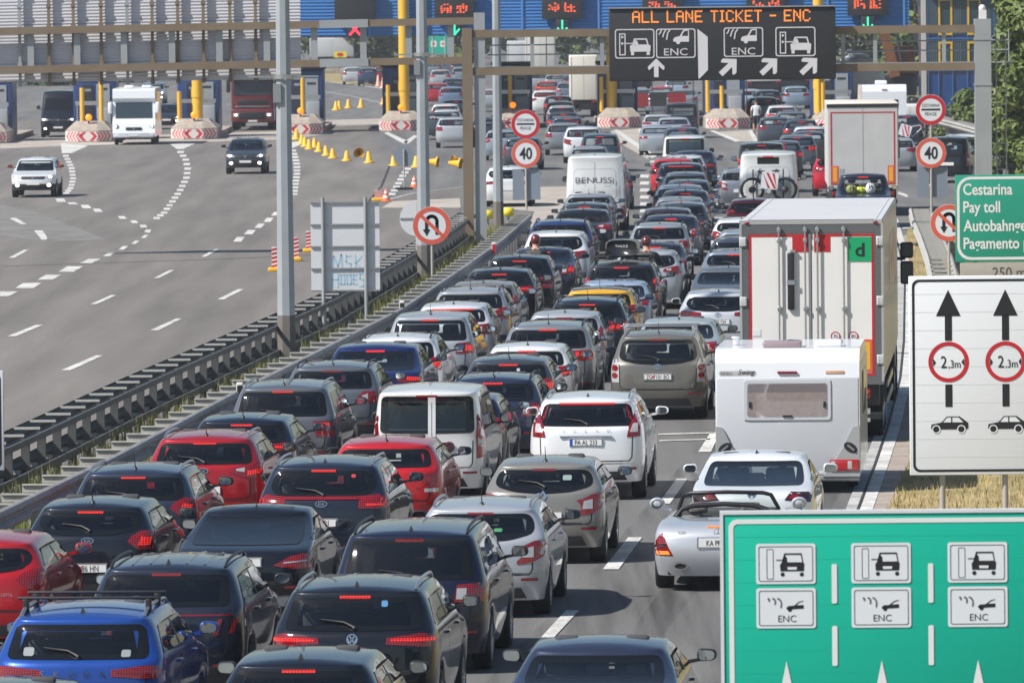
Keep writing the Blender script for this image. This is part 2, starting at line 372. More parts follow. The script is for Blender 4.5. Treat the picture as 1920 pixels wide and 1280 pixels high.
    for k in range(6):
        for j in range(M):
            a, b = k * M + j, k * M + (j + 1) % M; c0 = ci(j); c1 = ci((j + 1) % M); lo, hi = min(c0, c1), max(c0, c1); m = 0
            if k == 4:
                if hi <= 2: m = 1
                elif lo >= 5 and hi <= 11: m = 2
                elif lo >= 17: m = 3
            elif k == 0: m = 4 if hi <= 4 else (5 if hi <= 16 else 4)
            fs.append([a, b, b + M, a + M]); ms.append(m)
    # roof
    o6 = 6 * M; r6 = lv[6]; lines = {}
    def rp(c, q):                                              # q: 3,2,1 lines, 0 centre
        if q == 'S': return o6 + c
        k = (c, q)
        if k not in lines:
            y = r6[c][1]; xe = r6[c][0]; x = xe * {3: .90, 2: .72, 1: .40, 0: 0}[q]
            lines[k] = len(vs); vs.append((x, y, r6[c][2] + .05 * (1 - (x / xe) ** 2)))
        return lines[k]
    right = []
    rear = [o6 + 3, o6 + 2, o6 + 1, o6]; front = [o6 + 17, o6 + 18, o6 + 19, o6 + 20]
    rows = [[rp(c, q) for q in ('S', 3, 2, 1, 0)] for c in range(4, 17)]
    right.append([rear[0], o6 + 4, rows[0][1]])
    for q in range(3): right.append([rear[q], rows[0][q + 1], rows[0][q + 2], rear[q + 1]])
    for a, b in zip(rows, rows[1:]):
        for q in range(4): right.append([a[q], b[q], b[q + 1], a[q + 1]])
    for q in range(3): right.append([rows[-1][q + 1], front[q], front[q + 1], rows[-1][q + 2]])
    right.append([o6 + 16, front[0], rows[-1][1]])
    mir = {}
    def mi(i):
        if i in mir: return mir[i]
        x, y, z = vs[i]
        if abs(x) < 1e-6: mir[i] = i
        elif i < 7 * M: k, j = divmod(i, M); mir[i] = k * M + (M - j) % M
        else: mir[i] = len(vs); vs.append((-x, y, z))
        return mir[i]
    for f in right: fs.append(f[::-1] if False else f); ms.append(0)
    for f in list(right): fs.append([mi(i) for i in f][::-1]); ms.append(0)
    for _ in range(2): vs, fs, ms = catmull(vs, fs, ms)
    bvh = BVHTree.FromPolygons(vs, fs)
    T['hole'] = dict(x=.70 * w4, z0=T['zw'] + .05, z1=H - .20)
    T.update(kind=kind, w4=w4, w5=w5, w6=w6, hw=hw, zr6=zr6, zr5=zr5, yfront=yf)
    def sub(sel, name):
        used = {}; nv = []; nf = []
        for f, m in zip(fs, ms):
            if m in sel:
                for i in f:
                    if i not in used: used[i] = len(nv); nv.append(vs[i])
                nf.append([used[i] for i in f])
        mb = MB(); mb.add(nv, nf, 0, True); return mb
    closed = kind in ('van',)
    T['shell'] = sub({0, 3, 5, 4, 2, 1} if closed else {0, 4, 5}, 'shell'); T['shell_clad'] = sub({0, 1, 2} if closed else {0}, 's'); T['clad'] = sub({4, 5}, 'c')
    BODY[kind] = (T, bvh); return BODY[kind]
def cast(bvh, T, axis, a, b):
    if axis == 'rear': o, d = Vector((a, -3, b)), Vector((0, 1, 0))
    elif axis == 'front': o, d = Vector((a, T['L'] + 3, b)), Vector((0, -1, 0))
    elif axis == 'right': o, d = Vector((4, a, b)), Vector((-1, 0, 0))
    elif axis == 'left': o, d = Vector((-4, a, b)), Vector((1, 0, 0))
    else: o, d = Vector((a, b, 6)), Vector((0, 0, -1))
    h = bvh.ray_cast(o, d)
    if h[0] is None:
        g = o + d * (3.1 if axis in ('rear', 'front') else 3.2)
        h = bvh.find_nearest(g)
        if h[0] is None: return g, -d
    n = h[1].normalized()
    if n.dot(d) > 0: n = -n
    return h[0], n
def decal(bvh, T, axis, outlines, off, size=.10, mb=None, mi=0):
    """flat outlines laid on the body from one side, off metres proud"""
    mb = mb or MB()
    from mathutils.geometry import tessellate_polygon
    for ol in outlines:
        bm = bmesh.new(); bv = [bm.verts.new((p[0], p[1], 0)) for p in ol]
        for t in tessellate_polygon([[Vector((p[0], p[1], 0)) for p in ol]]):
            try: bm.faces.new([bv[i] for i in t])
            except ValueError: pass
        for _ in range(4):
            le = [e for e in bm.edges if e.calc_length() > size]
            if not le: break
            bmesh.ops.subdivide_edges(bm, edges=le, cuts=1); bmesh.ops.triangulate(bm, faces=bm.faces[:])
        bm.verts.index_update(); vs = []
        for v in bm.verts:
            p, n = cast(bvh, T, axis, v.co.x, v.co.y); vs.append(p + n * off)
        fs = []
        for f in bm.faces:
            ix = [v.index for v in f.verts]; n = (vs[ix[1]] - vs[ix[0]]).cross(vs[ix[2]] - vs[ix[0]])
            _, rn = cast(bvh, T, axis, f.calc_center_median().x, f.calc_center_median().y)
            fs.append(ix if n.dot(rn) >= 0 else ix[::-1])
        mb.add(vs, fs, mi, True); bm.free()
    return mb
def window(bvh, T, axis, outline, off, d, clamp=None, steps=3):
    """frit ring (material 0) round a clear pane (material 1)"""
    n = len(outline); cx = (min(p[0] for p in outline) + max(p[0] for p in outline)) / 2; cz = (min(p[1] for p in outline) + max(p[1] for p in outline)) / 2
    hx = max(p[0] for p in outline) - cx; hz = max(p[1] for p in outline) - cz; sx, sz = 1 - d[0] / hx, 1 - d[1] / hz
    inner = [(cx + (p[0] - cx) * sx, cz + (p[1] - cz) * sz) for p in outline]
    if clamp: inner = [(min(max(p[0], clamp[0]), clamp[1]), min(max(p[1], clamp[2]), clamp[3])) for p in inner]
    mb = MB(); rings = [outline, [(lerp(a[0], b[0], .5), lerp(a[1], b[1], .5)) for a, b in zip(outline, inner)], inner]
    ix = (min(p[0] for p in inner) + max(p[0] for p in inner)) / 2; iz = (min(p[1] for p in inner) + max(p[1] for p in inner)) / 2
    for q in (.66, .33): rings.append([(ix + (p[0] - ix) * q, iz + (p[1] - iz) * q) for p in inner])
    P = [[(lambda h: h[0] + h[1] * off)(cast(bvh, T, axis, *p)) for p in r] for r in rings]
    c = cast(bvh, T, axis, ix, iz); c = c[0] + c[1] * off
    ref = {'rear': Vector((0, -1, 0)), 'front': Vector((0, 1, 0)), 'right': Vector((1, 0, 0)), 'left': Vector((-1, 0, 0))}[axis]
    def wind(vs, f): return f if (vs[f[1]] - vs[f[0]]).cross(vs[f[2]] - vs[f[0]]).dot(ref) >= 0 else f[::-1]
    for k in range(len(rings) - 1):
        vs = P[k] + P[k + 1]; mb.add(vs, [wind(vs, [i, (i + 1) % n, n + (i + 1) % n, n + i]) for i in range(n)], 0 if k < 2 else 1, True)
    vs = P[-1] + [c]; mb.add(vs, [wind(vs, [i, (i + 1) % n, n]) for i in range(n)], 1, True)
    return mb
def smooth_outline(pts, r=.06, n=4):
    """round the corners of a polygon"""
    out = []; k = len(pts)
    for i in range(k):
        a, b, c = Vector(pts[i - 1]), Vector(pts[i]), Vector(pts[(i + 1) % k]); u = (a - b); w_ = (c - b)
        ru = min(r, u.length * .45); rw = min(r, w_.length * .45); p, q = b + u.normalized() * ru, b + w_.normalized() * rw
        for j in range(n + 1): t = j / n; out.append(tuple((p * (1 - t) ** 2 + b * 2 * t * (1 - t) + q * t * t)))
    return out
def dens(pts, step=.09):
    out = []; k = len(pts)
    for i in range(k):
        a, b = Vector(pts[i]), Vector(pts[(i + 1) % k]); m = max(1, int((b - a).length / step))
        for j in range(m): out.append(tuple(a.lerp(b, j / m)))
    return out
SHARED = {}
def shared(key, fn):
    if key not in SHARED: SHARED[key] = fn()
    return SHARED[key]
def wheel_meshes(r, w_):
    t = MB(); t.lathe([(r * .66, -w_ / 2), (r * .93, -w_ / 2), (r, -w_ * .36), (r, w_ * .36), (r * .93, w_ / 2), (r * .66, w_ / 2)], (0, 0, 0), 'X', 24)
    t.lathe([(r * .66, w_ / 2), (r * .66, -w_ / 2)], (0, 0, 0), 'X', 24, 0)
    m = MB(); e = w_ / 2 - .015
    m.lathe([(r * .68, e + .012), (r * .62, e + .012), (r * .60, e - .03)], (0, 0, 0), 'X', 24)
    m.lathe([(.06, e - .005), (0.0, e + .004)], (0, 0, 0), 'X', 12)
    m.lathe([(r * .6, e - .09), (0, e - .09)], (0, 0, 0), 'X', 20, 1)
    for k in range(5):
        for s in (-.13, .13):
            a = 2 * pi * k / 5 + s; b = 2 * pi * k / 5 + s * .35
            m.obox((e - .01, .05 * cos(b), .05 * sin(b)), (e, r * .62 * cos(a), r * .62 * sin(a)), .028, .03, 0, (1, 0, 0))
    return t.mesh('tyre', RUBBER), m.mesh('rim', [ALLOY, UNDER])
def z_of(T, f): return T['zb'] + f
def mirror_pts(pts): return [(-a, b) for a, b in pts][::-1]
def slant(x0, x1, z0, z1, s=0): return [(x0, z0), (x1, z0), (x1 + s, z1), (x0 + s, z1)]
LAMPS = {   # name: list of (material key, outline in (fraction of half width, metres from the belt line))
 'wedge': [('r', [(.47, -.12), (.80, -.20), (.965, -.17), (.985, -.03), (.93, .02), (.70, -.005), (.49, -.055)]), ('w', [(.56, -.085), (.70, -.105), (.70, -.04), (.56, -.06)]), ('l', [(.74, -.155), (.93, -.135), (.95, -.06), (.74, -.085)])],
 'slim': [('r', [(.40, -.11), (.97, -.15), (.985, -.015), (.80, .0), (.41, -.04)]), ('l', [(.46, -.075), (.95, -.09), (.95, -.045), (.46, -.05)])],
 'leaf': [('r', [(.60, -.10), (.75, -.20), (.95, -.22), (.985, -.06), (.93, .03), (.80, .03), (.66, -.03)]), ('l', [(.76, -.15), (.92, -.15), (.94, -.05), (.80, -.04)])],
 'block': [('r', [(.58, -.25), (.95, -.25), (.985, -.20), (.98, -.06), (.90, -.02), (.62, -.04)]), ('w', [(.61, -.21), (.73, -.21), (.74, -.08), (.62, -.08)]), ('l', [(.78, -.19), (.93, -.19), (.94, -.08), (.79, -.08)])],
 'tall': [('r', [(.855, -.42), (.97, -.40), (.985, -.02), (.95, .28), (.88, .28), (.845, -.05)]), ('w', [(.875, -.22), (.955, -.22), (.955, -.08), (.87, -.08)]), ('l', [(.87, .02), (.96, .02), (.945, .16), (.885, .16)])],
 'tower': [('r', [(.70, -.30), (.985, -.29), (.985, -.10), (.92, .04), (.865, .38), (.815, .40), (.815, .12), (.79, -.02), (.73, -.14)]), ('w', [(.745, -.22), (.88, -.22), (.875, -.09), (.80, -.09)])],
 'claw': [('r', [(.50, -.22), (.95, -.22), (.98, -.02), (.52, -.04)]), ('l', slant(.56, .64, -.19, -.07, .03)), ('l', slant(.70, .78, -.19, -.07, .03)), ('l', slant(.85, .93, -.19, -.07, .02))],
 'drop': [('r', [(.54, -.13), (.66, -.10), (.80, -.045), (.94, -.03), (.985, -.13), (.93, -.25), (.78, -.32), (.57, -.345), (.56, -.30), (.63, -.25), (.60, -.17)]), ('w', [(.64, -.25), (.80, -.25), (.80, -.11), (.66, -.14)]), ('s', [(.70, -.21), (.75, -.21), (.75, -.16), (.70, -.16)])],
 'bar': [('r', [(.55, -.20), (.95, -.21), (.985, -.08), (.93, -.01), (.55, -.04)]), ('f', [(-.56, -.085), (.56, -.085), (.56, -.045), (-.56, -.045)]), ('l', [(.66, -.17), (.92, -.17), (.95, -.10), (.88, -.07), (.86, -.13), (.66, -.13)])],
 'slash': [('f', [(-.93, -.10), (.93, -.10), (.93, -.08), (-.93, -.08)]), ('r', slant(.62, .68, -.32, -.14, .05)), ('r', slant(.80, .86, -.30, -.13, .06)), ('l', slant(.635, .665, -.29, -.16, .035)), ('l', slant(.815, .845, -.28, -.15, .04))],
 'round': [('r', [(.79 + .125 * cos(i * pi / 8), -.17 + .105 * sin(i * pi / 8)) for i in range(16)]), ('l', [(.79 + .065 * cos(i * pi / 5), -.17 + .055 * sin(i * pi / 5)) for i in range(10)]), ('w', [(.70, -.35), (.93, -.35), (.93, -.295), (.70, -.295)])],
 'stack': [('r', [(.60, -.16), (.93, -.175), (.95, -.075), (.58, -.06)]), ('r', [(.63, -.32), (.93, -.33), (.95, -.23), (.62, -.22)]), ('l', [(.70, -.135), (.86, -.14), (.86, -.10), (.70, -.095)])],
 'coupe': [('r', [(.46, -.25), (.74, -.29), (.965, -.29), (.985, -.16), (.90, -.105), (.70, -.135)]), ('w', [(.60, -.225), (.93, -.20), (.93, -.185), (.62, -.205)])],
 'smoke': [('d', [(.52, -.20), (.93, -.24), (.97, -.10), (.62, -.09)]), ('r', [(.58, -.185), (.74, -.195), (.74, -.13), (.64, -.125)])],
 'glcbar': [('r', [(.52, -.20), (.96, -.235), (.985, -.13), (.54, -.085)]), ('l', [(.70, -.175), (.93, -.185), (.95, -.13), (.70, -.115)])],
 'bubble': [('w', [(.80, -.42), (.95, -.42), (.985, -.20), (.93, .0), (.86, .02), (.81, -.10)]), ('r', [(.885 + .065 * cos(i * pi / 6), -.15 + .06 * sin(i * pi / 6)) for i in range(12)]), ('r', [(.89 + .06 * cos(i * pi / 6), -.29 + .055 * sin(i * pi / 6)) for i in range(12)])],
 'roadster': [('r', [(.68, -.30), (.94, -.30), (.985, -.17), (.90, -.04), (.84, .0), (.80, -.08), (.76, -.17)]), ('d', [(.79, -.14), (.95, -.155), (.97, -.19), (.77, -.18)]), ('o', [(.72, -.285), (.93, -.285), (.93, -.235), (.75, -.235)])],
 'vitara': [('r', [(.55, -.11), (.66, -.03), (.93, -.04), (.985, -.10), (.95, -.22), (.80, -.24)]), ('w', [(.61, -.11), (.74, -.07), (.74, -.17)])],
 'post': [('r', [(.86, -.60), (.965, -.60), (.975, -.20), (.87, -.20)]), ('l', [(.88, -.45), (.95, -.45), (.95, -.28), (.88, -.28)])],
}
ROD = mat('orange_lens', (.7, .22, .05), .15, 0, 1, emit=(1, .3, .05), es=.35)
SMOKE = mat('smoked_lens', (.03, .008, .01), .08, 0, 1)
LAMPMAT = {'r': LAMP, 'w': LENSW, 'l': LIT, 's': CHROME, 'f': LAMP, 'd': SMOKE, 'o': ROD}
LAMPNAME = {'r': 'red_lens', 'w': 'reverse_lens', 'l': 'lit_strip', 's': 'lens_bulb', 'd': 'smoked_lens', 'o': 'orange_lens'}
def emblem_mesh(kind):
    mb = MB(); r = .06
    def rg(rx, rz, t=.012): mb.ring(circ(0, 0, rx, 28, rz), circ(0, 0, rx - t, 28, rz - t), -.006)
    if kind == 'oval_kia': mb.poly(circ(0, 0, .085, 28, .045), -.002, 1); rg(.085, .045, .008); put_text(mb, 'KIA', 0, -.02, .055, -.006)
    elif kind == 'vw': mb.poly(circ(0, 0, .062, 28), -.002, 1); rg(.062, .062, .01); stroke(mb, [(-.03, .045), (0, -.005), (.03, .045)], .012, -.006); stroke(mb, [(-.05, .012), (-.026, -.045), (0, .002), (.026, -.045), (.05, .012)], .012, -.006)
    elif kind == 'star': rg(.062, .062, .007); [stroke(mb, [(0, 0), (.058 * sin(a), .058 * cos(a))], .011, -.006) for a in (0, 2.094, 4.189)]
    elif kind == 'toyota': rg(.075, .05, .009); rg(.022, .045, .008); mb.ring(circ(0, .018, .05, 24, .02), circ(0, .018, .042, 24, .013), -.007)
    elif kind == 'diamond': mb.ring([(0, .085), (.06, 0), (0, -.085), (-.06, 0)][::-1], [(0, .045), (.03, 0), (0, -.045), (-.03, 0)][::-1], -.006)
    elif kind == 'hyundai': rg(.09, .045, .008); stroke(mb, [(-.035, -.03), (-.02, .03)], .012, -.006); stroke(mb, [(.02, -.03), (.035, .03)], .012, -.006); stroke(mb, [(-.028, -.003), (.028, .006)], .01, -.006)
    elif kind == 'fiat': mb.poly(circ(0, 0, .085, 28), -.002, 1); rg(.07, .07, .01); put_text(mb, 'FIAT', 0, -.02, .055, -.006, .8)
    elif kind == 'ovalsmall': rg(.07, .04, .008); mb.poly(circ(0, 0, .03, 16, .018), -.004)
    else: mb.poly(circ(0, 0, .05, 20), -.004, 0)
    return mb.mesh('emblem', [CHROME, INK])
def build_car(kind, col, lamps='wedge', metal=.35, lvl=2, rails=None, ant='whip', wiper=True, clad=False, plate=None, plate_z=None, emblem=None, words=None,
              brake='lit', priv=False, win='std', mirror=None, roofcol=None, ridge=False, plate_blue=False, plate_x=0.0, open_seat=True, lampz=0.0, chrome_bar=False, turned=False, crossbars=0, crossblack=False, bar_z=-.22, tint=None):
    """one vehicle at the origin, rear bumper at y=0; lvl 2 near, 1 middle, 0 far"""
    T, bvh = body(kind); hw = T['hw']; H = T['H']; zb = T['zb']; L = T['L']
    root = bpy.data.objects.new('car', None); COL.objects.link(root)
    pm = paint(col, metal); GL = PRIV if priv else (tint or GLASS)
    def sh(key, fn, name, mats, parent=None):
        def mk():
            r = fn(); return r.mesh(name, mats) if isinstance(r, MB) else r
        return ob(name, shared((kind, key), mk), parent or root)
    def painted(key, mbk, name, m):
        me = shared((kind, key), lambda: T[mbk].mesh(name, pm)); o = ob(name, me, root); o.material_slots[0].link = 'OBJECT'; o.material_slots[0].material = m; return o
    if clad: painted('shell_clad', 'shell_clad', 'body', pm); painted('clad', 'clad', 'cladding', TRIM)
    else: painted('shell', 'shell', 'body', pm)
    # underbody
    def under():
        m = MB(); m.box(-hw * .80, hw * .80, .22, L - .2, T['gc'] + .02, T['wr'] + .24); return m
    sh('under', under, 'underbody', UNDER)
    # windows
    hz_ = T['hole']; z5 = T['zr5'](T['y5r'] + .1)
    xb, xt = T['w4'] * .86, T['w5'] * .90; zb0, zt0 = T['zw'] + .015, z5 + .02
    if kind == 'van': zb0 += .03
    OUT = {'std': [(-xb, zb0), (0, zb0 - .005), (xb, zb0), (xt, zt0), (-xt, zt0)],
           'curve': [(-xb, zb0 + .04), (-xb * .55, zb0 - .045), (0, zb0 - .065), (xb * .55, zb0 - .045), (xb, zb0 + .04), (xt, zt0), (-xt, zt0)],
           'lens': [(-xb * .98, zb0 + .12), (-xb * .8, zb0 + .01), (-xb * .4, zb0 - .03), (xb * .4, zb0 - .03), (xb * .8, zb0 + .01), (xb * .98, zb0 + .12), (xt * .95, zt0), (-xt * .95, zt0)]}
    if kind != 'van':
        ol = dens(smooth_outline(OUT[win], .09 if win == 'std' else .12))
        sh(('rw', win, GL.name), lambda: window(bvh, T, 'rear', ol, .006, (.075, .05), (-hz_['x'], hz_['x'], hz_['z0'], hz_['z1'])), 'rear_window', [FRIT, GL])
    y4r, y5r, yc, y5f = T['y4r'], T['y5r'], T['yc'], T['y5f']
    zs0, zs1 = T['zw'] + .025, H - .175
    so_ = [(y4r + .40, zs0 + .02), (y5r + .36, zs1), (y5f - .22, zs1), (yc - .22, zs0)]
    if kind == 'van': so_ = [(yc - 1.55, zs0 + .02), (yc - 1.5, zs0 + .62), (yc - .9, zs0 + .60), (yc - .3, zs0)]
    for sd in ('right', 'left'):
        if lvl == 0 and sd == 'left': continue
        ol2 = dens(smooth_outline(so_, .07), .12)
        sh(('sw', sd, GL.name if priv else 'n'), lambda: window(bvh, T, sd, ol2, .006, (.05, .035), (y4r + .5, yc - .42, zs0 + .03, zs1 - .02)), 'side_window', [FRIT, GL])
        if kind != 'van':
            mid = lerp(so_[0][0], so_[3][0], .47); tp = lerp(so_[1][0], so_[2][0], .52)
            sh(('bp', sd), lambda: decal(bvh, T, sd, [[(mid - .05, zs0 + .01), (mid + .05, zs0 + .01), (tp + .04, zs1 - .005), (tp - .04, zs1 - .005)]], .009, .15), 'door_pillar', BLACK)
    if kind == 'van':
        wf = [(-hw * .80, T['zw'] + .03), (hw * .80, T['zw'] + .03), (hw * .74, T['zw'] + .72), (-hw * .74, T['zw'] + .72)]
        cl = (-hw * .72, hw * .72, T['zw'] + .06, T['zw'] + .66)
    else:
        wf = [(-T['w4'] * .88, T['zw'] - .07), (T['w4'] * .88, T['zw'] - .07), (T['w5'] * .90, H - .13), (-T['w5'] * .90, H - .13)]; cl = (-T['w5'] * .83, T['w5'] * .83, T['zw'] - .04, H - .17)
    if lvl > 0 or turned:
        ol3 = dens(smooth_outline(wf, .08), .12)
        sh('wind', lambda: window(bvh, T, 'front', ol3, .006, (.06, .04), cl), 'windscreen', [FRIT, CLEAR if kind != 'van' else FRIT])
    # cabin
    if lvl > 0 and kind != 'van':
        def cab_():
            m = MB(); y0 = T['y4r'] + .25; m.box(-hw * .84, hw * .84, y0, T['yc'] - .05, T['wr'] + .22, zb - .28); m.bbox(-hw * .82, hw * .82, T['yc'] - .45, T['yc'] + .02, zb - .3, zb - .13, 0, .05)
            m.tube([(-.37 + .17 * cos(a), T['yc'] - .56 + .06 * sin(a), zb - .10 + .17 * sin(a)) for a in [i * pi / 8 for i in range(17)]], .014, 6, 0, False); return m
        sh('cabin', cab_, 'dashboard', CABIN)
        def fseat():
            m = MB(); m.bbox(-.25, .25, -.16, .02, -.05, .56, 0, .06); m.bbox(-.25, .25, 0, .5, -.05, .12, 0, .05); m.bbox(-.13, .13, -.17, -.07, .60, .80, 0, .05); m.box(-.06, .06, -.14, -.10, .54, .62); return m
        for x in (-.37, .37):
            o = ob('front_seat', shared('fseat', lambda: fseat().mesh('front_seat', SEATM)), root); o.location = (x, T['yc'] - 1.22, zb - .33 + (H - 1.45) * .3); o.rotation_euler = (radians(6), 0, 0)
        def rseat():
            m = MB(); m.bbox(-hw * .72, hw * .72, -.12, .03, -.1, .42, 0, .05)
            for x in (-.42, .0, .42): m.bbox(x - .12, x + .12, -.12, -.03, .44, .60, 0, .04)
            return m
        o = sh('rseat', rseat, 'rear_seat', SEATM); o.location = (0, T['yc'] - 1.72 if kind == 'coupe' else T['yc'] - 2.12 if kind not in ('minivan', 'lowvan') else T['yc'] - 2.3, zb - .33 - (.10 if kind == 'coupe' else 0) + (H - 1.45) * .3)
    # lamps
    for sx in (1, -1):
        parts = LAMPS[lamps]; first = None; cnt = 0
        for mk, pts in parts:
            if mk == 'f' and sx < 0: continue
            cnt += 1
            q = [(p[0] * hw * sx, p[1] + zb + lampz + .035) for p in pts]; lit = mk
            if mk == 'l' and brake != 'lit': lit = 'r'
            o_ = .008 if mk in 'rfd' and first is None else .013
            if mk == 'w' and lamps == 'bubble': o_ = .007
            if lvl == 0 and mk in ('w', 's'): continue
            nm = 'light_bar' if mk == 'f' else ('tail_lamp' if first is None else LAMPNAME[lit])
            key = ('lamp', lamps, round(lampz, 2), sx, cnt, lit)
            o = sh(key, lambda: decal(bvh, T, 'rear', [q], o_, .09), nm, LAMPMAT[lit], None if (first is None or mk == 'f') else first)
            if first is None and mk != 'f': first = o
    if turned:
        for sx in (1, -1):
            q = [(p[0] * hw * sx, p[1] + T['hz']) for p in [(.52, -.16), (.90, -.16), (.95, -.04), (.62, -.06)]]
            o = sh(('hl', sx), lambda: decal(bvh, T, 'front', [q], .008, .1), 'headlight', LENSW); d_ = [(sx * hw * .76 + .055 * cos(a), T['hz'] - .105 + .045 * sin(a)) for a in [i * pi / 6 for i in range(12)]]
            sh(('hb', sx), lambda: decal(bvh, T, 'front', [d_], .014, .1), 'bulb', HEAD, o)
            d2 = [(sx * hw * .70 + .075 * cos(a), .50 + .06 * sin(a)) for a in [i * pi / 6 for i in range(12)]]
            sh(('fog', sx), lambda: decal(bvh, T, 'front', [d2], .012, .1), 'fog_lamp', HEAD)
        sh('grille', lambda: decal(bvh, T, 'front', [[(-.5 * hw, T['hz'] - .19), (.5 * hw, T['hz'] - .19), (.56 * hw, T['hz'] - .08), (-.56 * hw, T['hz'] - .08)], [(-.55 * hw, .34), (.55 * hw, .34), (.5 * hw, .46), (-.5 * hw, .46)]], .008, .1), 'grille', BLACK)
        p, _n = cast(bvh, T, 'front', 0, .56); mb = MB(); mb.box(-.26, .26, p.y - .01, p.y + .012, .51, .61); ob('number_plate', shared((kind, 'fplate'), lambda: mb.mesh('number_plate', PLATEW)), root)
        eb = ob('emblem', shared(('emblem', 'vw'), lambda: emblem_mesh('vw')), root); eb.location = (0, cast(bvh, T, 'front', 0, T['hz'] - .13)[0].y + .02, T['hz'] - .13); eb.rotation_euler = (0, 0, pi)
    # third brake light
    zs = T['zr6'](T['y5r']) - .045
    if kind == 'van': zs = H - .16
    bw = .17 if brake != 'wide' else .45
    if brake != 'none' and kind != 'pickup' or brake == 'lit':
        sh(('brk', brake), lambda: decal(bvh, T, 'rear', [[(-bw, zs - .016), (bw, zs - .016), (bw, zs + .016), (-bw, zs + .016)]], .012, .12), 'brake_light', LIT if brake in ('lit', 'wide') else LAMP)
    # wheels
    tm, rm = shared(('wh', T['wr']), lambda: wheel_meshes(T['wr'], .225))
    for x in (hw - .125, -hw + .125):
        for y in (T['ya'], T['yfront']):
            if lvl == 0 and x < 0 and y > 2: continue
            o = ob('wheel', tm, root); o.location = (x, y, T['wr'])
            if x < 0: o.rotation_euler = (0, 0, pi)
            if lvl > 0 and (x > 0 or turned): ob('rim', rm, o)
    # mirrors
    for sx in ((1, -1) if lvl > 0 or turned else (1,)):
        def mir():
            m = MB(); vs = []; x0, x1 = hw - .01, hw + .215; zc = T['zw'] + .105 if kind != 'van' else T['zw'] + .22; hh = .085 if kind not in ('van', 'boxvan', 'lowvan') else .13; yy = yc - .42 if kind != 'van' else yc - .35
            cx_ = (x0 + x1) / 2 + .035; m.bbox(min(sx * (cx_ - .105), sx * (cx_ + .105)), max(sx * (cx_ - .105), sx * (cx_ + .105)), yy - .055, yy + .07, zc - hh * .82, zc + hh * .82, 0, .055); m.obox((sx * (hw - .08), yy + .06, zc - hh * .8), (sx * (hw + .06), yy + .03, zc - hh * .6), .05, .035)
            for i_, q_ in enumerate(m.v):
                k_ = (abs(q_[0]) - (cx_ - .105)) / .21; m.v[i_] = (q_[0], q_[1] + .03 * k_, zc + (q_[2] - zc) * (1.05 - .22 * k_))
            return m
        def mgl():
            m = MB(); zc = T['zw'] + .105 if kind != 'van' else T['zw'] + .22; hh = .085 if kind not in ('van', 'boxvan', 'lowvan') else .13; yy = yc - .42 if kind != 'van' else yc - .35
            c = ((hw - .01 + hw + .215) / 2 + .035) * sx; pp = rrect(c - .083, c + .083, zc - hh * .64, zc + hh * .66, .045); m.poly([(x_, zc + (z_ - zc) * (1.05 - .22 * ((x_ - c) * sx + .1) / .2)) for x_, z_ in pp], yy - .060); return m
        me = shared((kind, 'mir', sx), lambda: mir().mesh('wing_mirror', BLACK)); o = ob('wing_mirror', me, root); o.material_slots[0].link = 'OBJECT'; o.material_slots[0].material = BLACK if mirror is None else (pm if mirror == 'body' else paint(mirror))
        if lvl > 0: sh(('mgl', sx), mgl, 'mirror_glass', MIRR, o)
    # roof furniture
    def rtop(x, y): return cast(bvh, T, 'top', x, y)[0].z
    if rails:
        for sx in (1, -1):
            def rl():
                m = MB(); x = T['w6'] * .93 * sx; ys = [y5r + .16, y5r + .26, y5r + .42] + [lerp(y5r + .42, y5f - .4, i / 5) for i in range(1, 6)] + [y5f - .26, y5f - .16]
                m.tube([(x, y, rtop(x, y) + (.0 if i in (0, len(ys) - 1) else .03 if i in (1, len(ys) - 2) else .05)) for i, y in enumerate(ys)], .019, 8); return m
            sh(('rail', sx, rails), rl, 'roof_rail', {'chrome': SATIN, 'black': BLACK}[rails])
    for c in range(crossbars):
        def cb():
            m = MB(); y = y5r + .55 + .75 * c; m.bbox(-T['w6'] * 1.06, T['w6'] * 1.06, y - .03, y + .03, H + .085, H + .115, 0, .012)
            for sx in (-1, 1): m.bbox(sx * T['w6'] * .93 - .03, sx * T['w6'] * .93 + .03, y - .05, y + .05, H - .05, H + .09, 0, .01)
            return m
        sh(('cbar', c), cb, 'crossbar', BLACK if crossblack else SATIN)
    if ridge:
        def rd():
            m = MB()
            for x in (-.42, -.21, 0.0, .21, .42):
                if abs(x) < .01: continue
                m.tube([(x, y, rtop(x, y) + .001) for y in [lerp(y5r + .2, y5f - .2, i / 6) for i in range(7)]], .012, 6)
            return m
        o = sh('ridge', rd, 'roof_rib', pm)
    if ant == 'fin' and lvl > 0:
        def fin():
            m = MB(); y = y5r + .16; z = rtop(0, y) - .01; m.add([(-.03, y, z), (.03, y, z), (0, y + .02, z + .075), (-.02, y + .17, z), (.02, y + .17, z), (0, y + .06, z + .065)], [(0, 1, 2), (0, 2, 5, 3), (1, 4, 5, 2), (3, 5, 4)]); return m
        sh('fin', fin, 'antenna', ANT)
    elif ant == 'whip' and lvl > 0:
        def wp():
            m = MB(); y = y5r + .2; z = rtop(0, y); m.lathe([(.035, -.005), (.022, .03), (0, .035)], (0, y, z), 'Z', 10); m.tube([(0, y, z + .02), (0, y - .10, z + .22)], [.008, .004], 6); return m
        sh('whip', wp, 'antenna', ANT)
